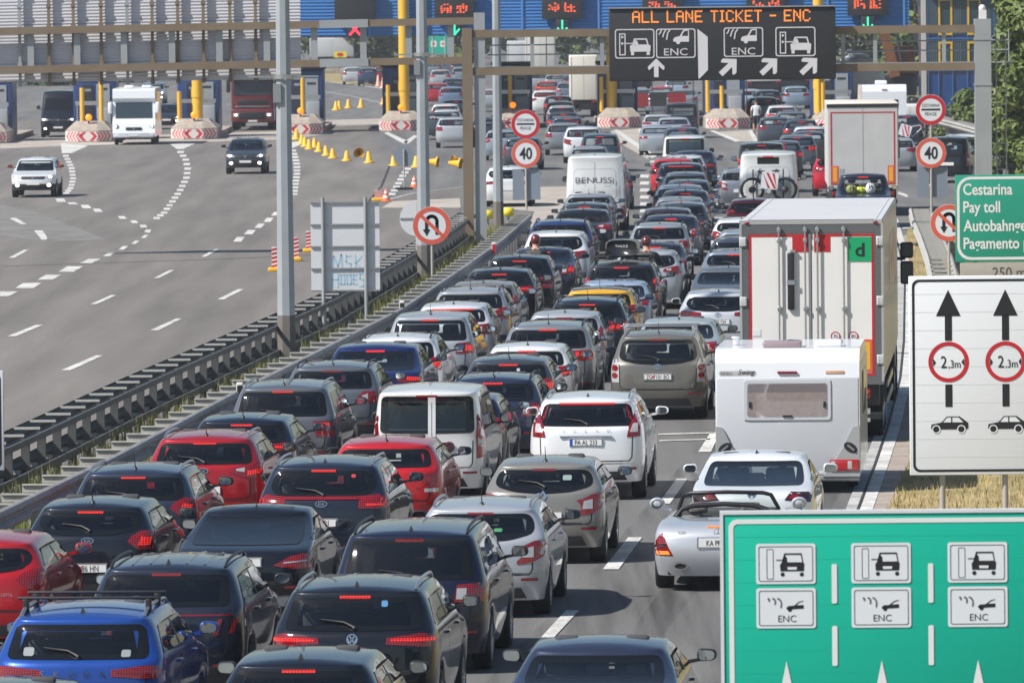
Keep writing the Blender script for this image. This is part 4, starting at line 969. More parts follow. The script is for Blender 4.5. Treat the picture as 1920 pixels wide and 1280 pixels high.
mb = MB(); mb.box(gx1 - .1, gx1 + .12, -.12, .12, 7.05, 7.32); mb.sph((gx1, 0, 7.38), .11); ob('warning_lamp', mb, g, PLATEW)
lad = MB()
for dx in (.42, .72): lad.tube([(gx1 + dx, .1, 0), (gx1 + dx, .1, 6.6)], .022, 6)
for i in range(16): lad.tube([(gx1 + .42, .1, .4 + i * .4), (gx1 + .72, .1, .4 + i * .4)], .014, 5)
ob('ladder', lad, g, GREYS)
# message board
bx0, bx1 = at_depth(1142, 80, GY - .5).x, at_depth(1567, 80, GY - .5).x; BW = bx1 - bx0; bz0, bz1 = 5.25, 7.48; BH = bz1 - bz0
t = thing('message_board', 'wide black electronic message board reading ALL LANE TICKET - ENC', 'message board', ((bx0 + bx1) / 2, GY - .5, bz0))
mb = MB(); mb.bbox(-BW / 2, BW / 2, 0, .34, 0, BH, 0, .03); ob('housing', mb, t, SCRE); mb = MB(); mb.box(-BW / 2, BW / 2, -.06, .36, BH + .002, BH + .035); ob('hood', mb, t, GREYS)
k = BW / 425.0; bX = lambda u: (u - 1354.5) * k; bZ = lambda v: BH - (v - 15.5) * k      # board coordinates in photo pixels, levelled
FONT5 = {'A': '01110 10001 10001 11111 10001 10001 10001', 'L': '10000 10000 10000 10000 10000 10000 11111', 'N': '10001 11001 10101 10101 10011 10001 10001', 'E': '11111 10000 10000 11110 10000 10000 11111', 'T': '11111 00100 00100 00100 00100 00100 00100', 'I': '111 010 010 010 010 010 111', 'C': '01110 10001 10000 10000 10000 10001 01110', 'K': '10001 10010 10100 11000 10100 10010 10001', '-': '0000 0000 0000 1111 0000 0000 0000', ' ': '000 000 000 000 000 000 000'}
mb = MB(); txt = 'ALL LANE TICKET - ENC'; cols = sum(len(FONT5[c].split()[0]) + 1 for c in txt); pw = 337 * k / cols; x = bX(1186); ph = 22.5 * k / 7
for c in txt:
    rows_ = FONT5[c].split(); n = len(rows_[0])
    for r, row in enumerate(rows_):
        for q, b in enumerate(row):
            if b == '1':
                for sx in (0, .5):
                    for sz in (0, .5): xx = x + (q + sx) * pw; zz = bZ(20.5) - (r + sz) * ph; mb.poly([(xx, zz - ph * .38), (xx + pw * .42, zz - ph * .38), (xx + pw * .42, zz), (xx, zz)], -.012)
    x += (n + 1) * pw
ob('lettering', mb, t, LEDO)
def car_side(mb, x, z, s, y):          # small car nosing left
    for pl in ([(0, .28), (.10, .42), (.42, .50), (1.0, .50), (1.0, .14), (.62, .14), (.18, .14), (.02, .16)], [(.42, .50), (.64, .88), (1.0, .92), (1.0, .84), (.70, .80), (.54, .50)], [(.94, .5), (1, .5), (1, .9), (.94, .9)]): mb.poly([(x + a * s, z + b * s) for a, b in pl], y)
    mb.poly(circ(x + .32 * s, z + .12 * s, .13 * s, 16), y - .002)
def car_rear(mb, x, z, s, y):          # car from behind with an arm reaching out
    for pl in ([(.02, .20), (.98, .20), (1, .55), (.90, .62), (.10, .62), (0, .55)], [(.05, 0), (.20, 0), (.20, .22), (.05, .22)], [(.80, 0), (.95, 0), (.95, .22), (.80, .22)], [(.10, .60), (.16, .60), (.27, .92), (.20, .98)], [(.90, .60), (.84, .60), (.76, .92), (.82, .98)], [(.20, .98), (.82, .98), (.78, .90), (.24, .90)], [(.14, .55), (.42, .60), (.34, .86), (.22, .86)], [(-.28, .66), (.2, .66), (.2, .72), (-.28, .72)]): mb.poly([(x + a * s, z + b * s * .82) for a, b in pl], y)
mb = MB()
def rbox(u0, u1, v0, v1): mb.ring(rrect(bX(u0), bX(u1), bZ(v1), bZ(v0), 5 * k), rrect(bX(u0) + 2 * k, bX(u1) - 2 * k, bZ(v1) + 2 * k, bZ(v0) - 2 * k, 4 * k), -.012)
for u0, u1, v0, v1 in ((1153, 1227, 54, 109), (1230, 1304, 54, 109), (1357, 1431, 53, 108), (1454, 1529, 53, 108)): rbox(u0, u1, v0, v1)
for u in (1161, 1462):
    mb.ring(rrect(bX(u), bX(u + 12), bZ(103), bZ(62), .01), rrect(bX(u + 2), bX(u + 10), bZ(101), bZ(64), .01), -.012); mb.poly([(bX(u + 4), bZ(72)), (bX(u + 4), bZ(66)), (bX(u + 9), bZ(69))], -.012); mb.poly([(bX(u + 4), bZ(84)), (bX(u + 4), bZ(78)), (bX(u + 9), bZ(81))], -.012); car_rear(mb, bX(u + 20), bZ(103), 39 * k, -.012)
for u in (1230, 1357):
    car_side(mb, bX(u + 32), bZ(83), 30 * k, -.012); put_text(mb, 'ENC', bX(u + 37), bZ(104), 19 * k, -.012, 1.0, width=44 * k)
    for i in range(3): stroke(mb, [(bX(u + 6 + i * 7), bZ(64 + i * 5)), (bX(u + 8 + i * 7), bZ(62)), (bX(u + 10 + i * 8), bZ(57))], 2.4 * k, -.012)
mb.poly([(bX(1308), bZ(55)), (bX(1327), bZ(70)), (bX(1327), bZ(132)), (bX(1311), bZ(148)), (bX(1309), bZ(148))], -.012)
def arrow(cx, cz, s, ang):
    P = [(-.13, -.5), (.13, -.5), (.13, .14), (.40, -.10), (.47, -.02), (.47, .10), (0, .56), (-.47, .10), (-.47, -.02), (-.40, -.10), (-.13, .14)]
    a = radians(ang); mb.poly([(cx + s * (p[0] * cos(a) - p[1] * sin(a)), cz + s * (p[0] * sin(a) + p[1] * cos(a))) for p in P], -.012)
arrow(bX(1230), bZ(128), 33 * k, 0)
for u in (1365, 1441, 1516): arrow(bX(u), bZ(127), 39 * k, -47)
ob('pictograms', mb, t, LEDW)
# gantry over the other carriageway with the back of a big sign
g = thing('sign_gantry', 'gantry over the left carriageway carrying the back of a huge corrugated sign', 'gantry', (gx0 + .38, GY + .1, 0)); SL = .011
mb = MB(); mb.box(-.17, .17, -.2, .2, 0, 7.40); ob('column', mb, g, GREYS); xl = -16.5
def tilt(z, x): return z + SL * x
for z in (7.15, 5.95):
    mb = MB(); mb.obox((-.18, -.05, tilt(z, 0)), (xl, -.05, tilt(z, xl)), .26, .22); ob('beam', mb, g, BRONZ)
    xx = at_depth(690, 40, GY).x - gx0 - .38; mb = MB(); mb.obox((xx, -.07, tilt(z, xx)), (xx - 1.5, -.07, tilt(z, xx - 1.5)), .28, .25); ob('splice_plate', mb, g, GREYS)
for u in (57, 144, 232, 322, 411, 500, 589, 681, 766, 845):
    x = at_depth(u, 80, GY).x - gx0 - .38; mb = MB(); mb.box(x - .10, x + .10, -.02, .10, tilt(6.06, x), tilt(7.04, x)); ob('strut', mb, g, GREYS)
CORR = mat('corrugated_back', (.62, .62, .65), .45, .3, noise=(.8, .3, (.55, .55, .58)))
t = thing('direction_sign', 'huge direction sign seen from behind on the left gantry with corrugated sheets and uprights', 'road sign', (gx0 + .38, GY + .4, 0))
xr = at_depth(563, 80, GY).x - gx0 - .38; mb = MB(); n = 74; z0_ = 5.60; z1_ = 9.3; vs = []
for i in range(n + 1):
    z = lerp(z0_, z1_, i / n); y = -.014 if i % 2 else .0
    vs += [(xr, y, tilt(z, xr)), (xl, y, tilt(z, xl))]
mb.add(vs, [(2 * i, 2 * i + 1, 2 * i + 3, 2 * i + 2) for i in range(n)]); mb.box(xl, xr, .05, .08, 5.4, 9.2); ob('sheet', mb, t, CORR)
for u in (36, 91, 137, 189, 238, 285, 333, 381, 431, 479):
    x = at_depth(u, 80, GY).x - gx0 - .38; mb = MB(); mb.obox((x, -.14, tilt(5.42, x)), (x, -.14, tilt(9.25, x)), .09, .1, 0, (0, 1, 0))
    for q in range(6): z = tilt(5.5 + q * .6, x); mb.box(x - .07, x + .07, -.21, -.10, z - .05, z + .05)
    ob('upright', mb, t, BRONZ if u % 2 else GREYS)
# ---------------------------------------------------------------- round and panel signs
SREDP = mat('sign_red_faded', (.62, .085, .05), .5, noise=(3, .3, (.66, .13, .08))); SRED = mat('sign_red', (.50, .015, .025), .45); SWHT = mat('sign_white', (.71, .73, .75), .45); SALU = mat('sign_aluminium', (.74, .75, .77), .5, .2, noise=(1.5, .3, (.66, .67, .69)))
SGRN = mat('sign_green', (.0, .42, .285), .45, noise=(1.2, .3, (.0, .405, .275))); SGRN2 = mat('sign_green_dark', (.008, .26, .165), .5, noise=(1.5, .3, (.012, .29, .19))); SLAB = mat('sign_lettering', (.74, .74, .72), .5); POLEW = mat('sign_pole', (.45, .42, .38), .6, .3)
def pole(t, h, x=0, r=.035, y=.04):
    mb = MB(); mb.tube([(x, y, 0), (x, y, h)], r, 10); return ob('pole', mb, t, POLEW)
def disc(t, z, r, face, rim=SALU, x=0.0):
    mb = MB(); mb.lathe([(0, -.0), (r, 0), (r, .025), (0, .025)], (x, 0, z), 'Y', 40, 0, False); return ob('disc', mb, t, face)
def round_sign(t, z, r, red, fn, face=SWHT, x=0.0):
    d = disc(t, z, r, face, x=x); mb = MB(); mb.ring(circ(x, z, r * .985), circ(x, z, r * .74), -.004); ob('red_ring', mb, d, red); mb = MB(); fn(mb, z, r); ob('symbol', mb, d, INK); return d
def uturn(mb, z, r):
    P = [(.27, -.42)] + [(.27, .1)] + [(.0 + .27 * cos(a), .22 + .27 * sin(a)) for a in [i * pi / 10 for i in range(11)]] + [(-.27, -.2)]
    stroke(mb, [(p[0] * r, z + p[1] * r) for p in P], .17 * r, -.005); mb.poly([(-.27 * r - .2 * r, z - .2 * r), (-.27 * r + .2 * r, z - .2 * r), (-.27 * r, z - .55 * r)], -.005)
def no_uturn(label, p, z, r):
    t = thing('no_u_turn_sign', label, 'road sign', p, 0, 'red and white no U-turn signs'); pole(t, z + r * .5); d = round_sign(t, z, r, SREDP, uturn)
    mb = MB(); stroke(mb, [(-.55 * r, z + .52 * r), (.55 * r, z - .52 * r)], .18 * r, -.008); ob('slash', mb, d, SREDP)
def sgn_at(u, vb, vt):               # ground point and height of a sign centre above it
    p = at(u, vb); return p, HC + (at_depth(u, vt, p.y).z - HC)
p, z = sgn_at(811, 566, 423); no_uturn('round no U-turn sign by the left lamp post above the median', p, z, .50)
p = at(1778, 575); z = at_depth(1778, 418, p.y).z; p = Vector((at_depth(1779, 418, p.y).x, p.y, 0)); no_uturn('round no U-turn sign partly hidden by the green toll sign', p, z, .47)
def speed(label, u, vb, u40, v40, utoll, vtoll, r, back):
    p = at(u, vb); t = thing('speed_limit_sign', label, 'road sign', p, 0, 'posts with a toll sign above a 40 sign'); z4 = at_depth(u40, v40, p.y).z; zt = at_depth(utoll, vtoll, p.y).z; pole(t, zt, 0, .04)
    round_sign(t, z4, r, SREDP, lambda mb, z, r: put_text(mb, '40', 0, z - .38 * r, 1.12 * r, -.005, .78, bold=.025), x=0)
    def toll(mb, z, r):
        put_text(mb, 'CESTARINA', 0, z + .18 * r, .30 * r, -.005, .8, width=1.15 * r); mb.poly(rrect(-.62 * r, .62 * r, z - .05 * r, z + .07 * r, .01), -.005); put_text(mb, 'PEAGE', 0, z - .38 * r, .30 * r, -.005, .8, width=.75 * r)
    round_sign(t, zt, r, SRED, toll)
    x0, x1, v0, v1 = back; X0, X1 = at_depth(x0, v0, p.y).x - p.x, at_depth(x1, v0, p.y).x - p.x; Z0, Z1 = at_depth(u, v1, p.y).z, at_depth(u, v0, p.y).z
    for a, b in ((X0, -.06), (.02, X1)): mb = MB(); mb.box(a, b, .09, .13, Z0, Z1); ob('panel', mb, t, mat('panel_back', (.20, .24, .29), .5))
speed('post with faded 40 sign and toll sign beside the gantry column on the left', 987, 394, 985, 288, 990, 233, .53, (961, 1013, 317, 375))
speed('post with faded 40 sign and toll sign left of the blue toll office', 1747, 437, 1746, 287, 1743, 206, .50, (1720, 1777, 314, 370))
# sign backs in the median
p = at(608, 655); t = thing('road_sign', 'grey back of a rectangular sign with blue graffiti in the median', 'road sign', p); s_ = F / p.y; hgt = lambda v, u=648: at_depth(u, v, p.y).z
Z0, Z1 = hgt(545), hgt(380); X0, X1 = -23 / s_, 106 / s_; mb = MB()
mb.box(X0, X1, .06, .085, Z0, Z1); bk = ob('panel', mb, t, SALU); mb = MB()
for f in (0, .25, .5, .75, 1): z = lerp(Z0, Z1, f); mb.box(X0, X1, .025, .06, z - .018, z + .018)
ob('stiffener', mb, bk, SATIN); mb = MB()
gr = [[(0, 0), (.05, .5), (.2, .15), (.33, .55), (.36, .02)], [(.70, .5), (.52, .5), (.5, .3), (.68, .22), (.66, .02), (.48, .02)], [(.85, .02), (.85, .52)], [(1.1, .5), (.87, .25), (1.15, .0)]]
for ln, oz, sx in ((gr, .46, .62), ([[(0, 0), (0, .5)], [(0, .27), (.28, .27)], [(.28, 0), (.3, .5)], [(.42, .1), (.42, .42), (.62, .42), (.62, .1), (.42, .1)], [(.75, .1), (.75, .42), (.95, .42), (.95, .1), (.75, .1)], [(1.28, .42), (1.08, .42), (1.08, .1), (1.28, .1)], [(1.08, .26), (1.24, .26)], [(1.62, .45), (1.42, .45), (1.42, .28), (1.62, .24), (1.6, .02), (1.4, .02)]], .08, .44)):
    for l in ln: stroke(mb, [(lerp(X0, X1, .31) + a * sx, Z0 + oz + b * .66) for a, b in l], .027, .056)
ob('graffiti', mb, bk, mat('graffiti_blue', (.32, .58, .76), .6))
for dx, dy in ((0, 0), (80 / s_, 7.0)):
    mb = MB(); mb.tube([(dx, .0, 0), (dx, .0, Z1 + .12)], .045, 10); ob('pole', mb, t, GREYS)
p = at(782, 534); t = thing('road_sign', 'grey back of a round sign half hidden by the second lamp post', 'road sign', p); z = at_depth(775, 410, p.y).z; d = disc(t, z, .48, SALU, x=.02); mb = MB(); mb.box(-.45, .3, -.02, -.003, z - .02, z + .02); ob('stiffener', mb, d, SATIN); pole(t, z + .45, .02, .045, -.06)
p = at(758, 356); t = thing('road_sign', 'grey back of a temporary round sign standing on the left carriageway', 'road sign', p); z = at_depth(755, 293, p.y).z; disc(t, z, .42, mat('panel_back', (.2, .24, .29))); pole(t, z + .3, 0, .03, -.05); mb = MB(); mb.box(-.35, .35, -.25, .25, 0, .10); ob('foot', mb, t, BLACK)
# white lane sign
p = at(1768, 1003); SC_ = F / p.y; t = thing('lane_sign', 'large white sign with black lane arrows and 2,3m width limits', 'road sign', p, -.035); px = lambda u: (u - 1768) / SC_ ; pz = lambda v, u=1810: at_depth(u, v, p.y).z
X0, X1, Z0, Z1 = px(1707), px(2036), pz(890), pz(517); mb = MB(); mb.bbox(X0, X1, 0, .06, Z0, Z1, 0, .012); bd = ob('board', mb, t, SWHT)
mb = MB(); mb.ring(rrect(X0 + .05, X1 - .05, Z0 + .05, Z1 - .05, .10), rrect(X0 + .085, X1 - .085, Z0 + .085, Z1 - .085, .08), -.004); ob('border', mb, bd, INK); mb = MB()
for i in range(1, 11): z = lerp(Z0, Z1, i / 11); mb.box(X0 + .02, X1 - .02, -.002, .01, z - .002, z + .002)
ob('panel_joint', mb, bd, SALU)
for u in (1781, 1888, 1995):
    c = px(u); ar = MB(); q = lambda du: du / SC_
    ar.poly([(c - q(23), pz(592)), (c + q(23), pz(592)), (c, pz(543))], -.005); ar.poly([(c - q(6.5), pz(638)), (c + q(6.5), pz(638)), (c + q(6.5), pz(590)), (c - q(6.5), pz(590))], -.005); ob('arrow', ar, bd, INK); ar = MB(); ar.poly([(c - q(6.5), pz(762)), (c + q(6.5), pz(762)), (c + q(6.5), pz(720)), (c - q(6.5), pz(720))], -.005); ob('arrow_tail', ar, bd, INK)
    mb = MB(); zc_ = pz(678); mb.ring(circ(c, zc_, q(38)), circ(c, zc_, q(30.5)), -.005); rg_ = ob('width_limit', mb, bd, SRED)
    mb = MB(); put_text(mb, '2', c - q(9), pz(689), q(32), -.006, .8); put_text(mb, ',3m', c + q(11), pz(689), q(21), -.006, .78); mb.poly([(c - q(29), pz(686)), (c - q(29), pz(671)), (c - q(24), pz(678.5))], -.006); mb.poly([(c + q(29), pz(686)), (c + q(29), pz(671)), (c + q(24), pz(678.5))], -.006); ob('lettering', mb, rg_, INK)
    mb = MB(); cz = pz(806); S = q(1.0)
    mb.poly([(c + S * a, cz + S * b) for a, b in [(-34, 3), (-33, 11), (-14, 15), (-4, 26), (20, 26), (36, 14), (36, 4), (32, 2), (-30, 2)]], -.005); ob('car_symbol', mb, bd, INK); mb = MB(); mb.poly([(c + S * a, cz + S * b) for a, b in [(-11, 15), (-3, 24), (4, 24), (4, 15)]], -.007); mb.poly([(c + S * a, cz + S * b) for a, b in [(6.5, 15), (6.5, 24), (18, 24), (27, 15)]], -.007); mb.ring(circ(c - S * 24, cz + S * 2, S * 8), circ(c - S * 24, cz + S * 2, S * 6), -.007); mb.ring(circ(c + S * 23, cz + S * 2, S * 8), circ(c + S * 23, cz + S * 2, S * 6), -.007); ob('car_window', mb, bd, SWHT)
    mb = MB(); mb.poly(circ(c - S * 24, cz + S * 2, S * 6, 20), -.006); mb.poly(circ(c + S * 23, cz + S * 2, S * 6, 20), -.006); ob('car_symbol', mb, bd, INK)
for u in (1768, 1886, 2000): pole(t, Z1 - .1, px(u), .045, .12)
# the next sign of the same kind on the other side, only its edge in view
p = at(-60, 985); t = thing('lane_sign', 'white bordered edge of a sign at the far left of the photo', 'road sign', p, 0); s_ = F / p.y; Z0, Z1 = at_depth(0, 882, p.y).z, at_depth(0, 695, p.y).z; X1 = 70 / s_; mb = MB(); mb.bbox(X1 - 1.5, X1, 0, .05, Z0, Z1, 0, .012); bd = ob('board', mb, t, SWHT); mb = MB(); mb.ring(rrect(X1 - 1.45, X1 - .04, Z0 + .05, Z1 - .05, .08), rrect(X1 - 1.42, X1 - .07, Z0 + .08, Z1 - .08, .06), -.004); ob('border', mb, bd, INK); pole(t, Z1 - .1, X1 - 1.1, .045, .1); pole(t, Z1 - .1, X1 - .4, .045, .1)
# green toll sign
p = at(1850, 640); s_ = F / p.y; t = thing('toll_sign', 'green sign reading Cestarina, Pay toll, Autobahngebühr, Pagamento with a 250 m plate', 'road sign', p, -.02); px = lambda u: (u - 1850) / s_; pz = lambda v, u=1856: at_depth(u, v, p.y).z
X0, X1, Z0, Z1 = px(1793), px(2050), pz(491), pz(328); mb = MB(); mb.bbox(X0, X1, 0, .06, Z0, Z1, 0, .012); bd = ob('board', mb, t, SGRN2); mb = MB(); mb.ring(rrect(X0 + .04, X1 - .04, Z0 + .05, Z1 - .04, .3), rrect(X0 + .10, X1 - .10, Z0 + .11, Z1 - .10, .26), -.004); ob('border', mb, bd, SLAB); mb = MB(); zz = 30 / s_
for sx, v in (('Cestarina', 365), ('Pay toll', 398), ('Autobahngebühr', 433), ('Pagamento pedaggio', 466)): put_text(mb, sx, px(1808), pz(v), zz, -.005, .80, align='L', bold=.02)
ob('lettering', mb, bd, SLAB); mb = MB(); mb.bbox(X0 + .1, X1 - .2, .01, .05, Z0 - .45, Z0 - .01, 0, .01); pl = ob('distance_plate', mb, t, mat('plate_grey', (.38, .36, .31), .6, noise=(4, .3, (.33, .31, .26)))); mb = MB(); put_text(mb, '250 m', px(1862), Z0 - .36, .34, .006, .9, align='L'); ob('lettering', mb, pl, mat('worn_ink', (.06, .055, .05), .7))
for u in (1830, 2000): pole(t, Z1 - .1, px(u), .06, .14)
# big green pictogram sign close by
p = at(1690, 1700); s_ = F / p.y; t = thing('toll_lane_sign', 'large green lane sign in the foreground with six white car and ENC pictograms', 'road sign', p, -.03); px = lambda u: (u - 1690) / s_; pz = lambda v, u=1640: at_depth(u, v, p.y).z
X0, X1, Z0, Z1 = px(1361), px(2062), pz(1345), pz(962); mb = MB(); mb.bbox(X0, X1, 0, .08, Z0, Z1, 0, .012); bd = ob('board', mb, t, SGRN); mb = MB(); mb.box(X0 - .03, X0, -.01, .09, Z0, Z1); mb.box(X0 - .03, X1, -.01, .09, Z1, Z1 + .03); ob('frame', mb, bd, SALU); q = 1 / s_
mb = MB(); mb.ring(rrect(X0 + 10 * q, X1 - 10 * q, Z0 + 10 * q, Z1 - 9 * q, 16 * q), rrect(X0 + 19 * q, X1 - 19 * q, Z0 + 19 * q, Z1 - 18 * q, 9 * q), -.004); ob('border', mb, bd, SLAB)
for u in (1478, 1657, 1838, ):
    for v, knd in ((1055, 'car'), (1138, 'enc')):
        cx, cz = px(u), pz(v); mb = MB(); mb.poly(rrect(cx - 56 * q, cx + 56 * q, cz - 38 * q, cz + 38 * q, 5 * q), -.006); pn = ob('pictogram_panel', mb, bd, SWHT); mb = MB(); mb.ring(rrect(cx - 51 * q, cx + 51 * q, cz - 33 * q, cz + 33 * q, 4 * q), rrect(cx - 49.8 * q, cx + 49.8 * q, cz - 31.8 * q, cz + 31.8 * q, 3.5 * q), -.008)
        if knd == 'car':
            mb.ring(rrect(cx - 36 * q, cx - 23 * q, cz - 29 * q, cz + 28 * q, 2 * q), rrect(cx - 35 * q, cx - 24 * q, cz - 28 * q, cz + 27 * q, 1.5 * q), -.008); P = lambda pl: [(cx + a * q, cz - 24 * q + b * q) for a, b in pl]
            for pl in ([(-10, 10), (34, 10), (35, 24), (32, 27), (-7, 27), (-11, 22)], [(-8, 26), (-5, 26), (0, 42), (-3, 43)], [(33, 26), (31, 26), (28, 42), (30, 43)], [(-3, 44), (30, 44), (29, 41), (-2, 41)], [(-6, 26), (3, 27), (2, 36), (-1, 39), (-5, 34)], [(-18, 30), (-6, 30), (-6, 32), (-18, 32)]): mb.poly(P(pl), -.008)
            for a in (-6, 30): mb.poly(circ(cx + a * q, cz - 20 * q, 4 * q, 14), -.008)
            ob('symbol', mb, pn, INK); mb = MB(); mb.poly(P([(4, 13), (20, 13), (21, 18), (3, 18)]), -.010); ob('car_plate', mb, pn, SWHT)
        else:
            P = lambda pl: [(cx + a * q, cz + b * q) for a, b in pl]
            for pl in ([(0, 0), (4, 4), (17, 5), (33, 6), (33, -1), (14, -2), (2, -3)], [(14, 4), (24, 12), (33, 14), (33, 13), (24, 10), (18, 4)]): mb.poly(P(pl), -.008)
            mb.poly(circ(cx + 7 * q, cz - 3 * q, 4 * q, 14), -.008); put_text(mb, 'ENC', cx + 2 * q, cz - 26 * q, 18 * q, -.008, .9, width=34 * q); o = ob('symbol', mb, pn, INK); mb = MB()
            for i in range(3): stroke(mb, P([(-34 + 9 * i + 1.5 * sin(a) * (i + 1) * 1.6, 18 - 8 * i * .5 * (1 - cos(a)) - 3 * (1 - cos(a))) for a in [j * .35 for j in range(7)]]), 3 * q, -.008)
            ob('signal_waves', mb, pn, mat('grey_ink', (.16, .16, .18), .5))
    mb = MB(); c = px(u); mb.poly([(c - 20 * q, pz(1330)), (c + 20 * q, pz(1330)), (c, pz(1237))], -.006); ob('arrow', mb, bd, SLAB)
for u in (1569, 1750):
    for v0, v1 in ((1056, 1130), (1172, 1247)): mb = MB(); mb.poly(rrect(px(u) - 5 * q, px(u) + 5 * q, pz(v1), pz(v0), 3 * q), -.006); ob('lane_bar', mb, bd, SLAB)
mb = MB()
for i in range(1, 9): z = lerp(Z0, Z1, i / 9); mb.box(X0 + .01, X1 - .01, -.0008, .01, z - .002, z + .002)
ob('panel_joint', mb, bd, mat('joint_green', (0, .395, .265), .5))
for u in (1480, 1940): pole(t, Z1 - .1, px(u), .06, .15)
# ---------------------------------------------------------------- cones, boards, delineators
CYEL = mat('cone_yellow', (.78, .42, .02), .5); CORG = mat('cone_orange', (.80, .16, .05), .5); CWHT = mat('cone_white', (.7, .68, .65), .5); CORP = mat('cone_faded', (.72, .36, .24), .5)
def cone_proto(name, label, cat, m, h=.58):
    t = thing(name, label, cat); mb = MB(); mb.lathe([(.21, .06), (.17, .12), (.07, h), (.04, h + .02), (0, h + .02)], (0, 0, 0), 'Z', 14); ob('body', mb, t, m); mb = MB(); mb.lathe([(.27, 0), (.27, .06), (.20, .10)], (0, 0, 0), 'Z', 12); ob('base', mb, t, m); return t
ylab = ['yellow cone standing %s' % s for s in ('beside the nearest lamp post', 'second in the row after the lamp post', 'behind the row near the lamp post', 'upright in the tight cluster by the lamp post', 'upright before the clear gap in the row', 'in the middle of the leftward row', 'fallen forward in the row', 'just past the fallen one', 'farthest right of the tight row', 'tall and alone beside the round sign back', 'left of the round sign back', 'pale at the foot of the second lamp post')]
cones = [(556, 262), (565, 270), (572, 275), (580, 280), (598, 285), (590, 277), (612, 292), (624, 297), (650, 302), (692, 306), (738, 311), (780, 314)]
c0 = None
for (u, v), l in zip(cones, ylab):
    p = at(u, v)
    if c0 is None: c0 = cone_proto('traffic_cone', l, 'traffic cone', CYEL); c0['group'] = 'yellow cones across the closed lane'; c0.location = p
    else: c = dup(c0, p, random.uniform(0, 6), l); c.rotation_euler.x = random.uniform(-.12, .12); c.scale = (.9, .9, random.uniform(.75, 1.0))
for u, v, l in ((850, 311, 'yellow cone lying on its side near the gantry column, larger one'), (864, 316, 'yellow cone lying beside the gantry column, end on'), (673, 295, 'yellow cone toppled between upright ones in the row'), (821, 313, 'yellow cone fallen alone between the lamp post and gantry')):
    c = dup(c0, at(u, v) + Vector((0, 0, .2)), 0, l); c.rotation_euler = (radians(84), 0, random.uniform(0, 6))
for u, v, l in ((630, 207, 'yellow cone beyond the open toll lane, leftmost pair front'), (636, 206, 'yellow cone beyond the open toll lane, leftmost pair back'), (653, 203, 'pale yellow cone beyond the open toll lane'), (677, 202, 'yellow cone alone beyond the open toll lane'), (719, 196, 'yellow cone close to the booth beyond the open lane')): dup(c0, at(u, v), 0, l)
o0 = None
for u, v, l in ((668, 148, 'faded pink cone at the left of the distant cluster'), (680, 153, 'orange cone second in the distant cluster'), (688, 155, 'orange cone third in the distant cluster'), (697, 158, 'orange cone in the middle of the distant cluster'), (709, 162, 'orange cone near the right of the distant cluster'), (718, 165, 'yellowish orange cone ending the distant cluster')):
    if o0 is None: o0 = cone_proto('traffic_cone', l, 'traffic cone', CORP, .9); o0['group'] = 'distant orange cones beyond the booths'; o0.location = at(u, v)
    else: dup(o0, at(u, v), 0, l)
def striped_cone(u, v, label):
    t = thing('traffic_cone', label, 'traffic cone', at(u, v), 0, 'red and white striped cones'); zs = [.04, .14, .23, .32, .40, .48]
    for i in range(5): mb = MB(); mb.lathe([(lerp(.17, .04, zs[i] / .48), zs[i]), (lerp(.17, .04, zs[i + 1] / .48), zs[i + 1])] + ([(0, .48)] if i == 4 else []), (0, 0, 0), 'Z', 14); ob('stripe', mb, t, CORG if i % 2 == 0 else CWHT)
    mb = MB(); mb.bbox(-.2, .2, -.2, .2, 0, .04, 0, .015); ob('base', mb, t, CORG)
striped_cone(724, 378, 'red and white striped cone beside the short barricade board'); striped_cone(777, 352, 'red and white striped cone right of the temporary round sign')
def beacon(u, v, h, w_, label, tiltx=0.0):
    t = thing('barricade_board', label, 'barricade board', at(u, v), 0, 'red and white barricade boards'); mb = MB(); mb.box(-w_ / 2, w_ / 2, 0, .05, .12, h); bd = ob('board', mb, t, CWHT); mb = MB(); n = 5
    for i in range(n):
        z = lerp(.12, h, i / n); dz = (h - .12) / n; mb.poly([(-w_ / 2, z), (w_ / 2, z + dz * .45), (w_ / 2, z + dz * .95), (-w_ / 2, z + dz * .5)], -.004)
    ob('stripes', mb, bd, SRED); mb = MB(); mb.bbox(-w_ * .9, w_ * .9, -.2, .25, 0, .12, 0, .03); ob('foot', mb, t, CYEL); t.rotation_euler = (0, 0, tiltx)
beacon(518, 509, .72, .26, 'red and white board left of the nearest lamp post'); beacon(553, 490, .72, .24, 'red and white board right of the nearest lamp post'); beacon(581, 473, .66, .24, 'dark red board at the left edge of the sign back'); beacon(710, 377, .42, .3, 'small striped board beside the striped cone')
for u, v, l in ((750, 600, 'black and white marker post on the guardrail behind the white compact car'), (445, 762, 'black and white marker post on the guardrail by the grey people carrier'), (923, 484, 'red faced marker post on the guardrail behind the black hatchback')):
    p = at(u, v, .5); t = thing('marker_post', l, 'marker post', (p.x + .05, p.y, 0)); mb = MB(); mb.bbox(-.06, .06, -.05, .05, 0, .95, 0, .015); b_ = ob('post', mb, t, CWHT); mb = MB(); mb.box(-.05, .05, -.056, -.051, .62, .90); ob('reflector', mb, b_, SRED if u > 900 else INK)
for u, v, l in ((914, 408, 'yellow round hazard marker between the gantry columns and lamp post'), (953, 403, 'yellow hazard marker right of the farthest lamp post')):
    t = thing('hazard_marker', l, 'hazard marker', at(u, v + 14)); mb = MB(); mb.lathe([(0, 0), (.2, .02), (.2, .3), (0, .32)], (0, 0, .2), 'Z', 16); ob('drum', mb, t, mat('marker_yellow', (.75, .62, .02), .4)); mb = MB(); mb.tube([(0, 0, 0), (0, 0, .25)], .05, 8); ob('stem', mb, t, GREYS)
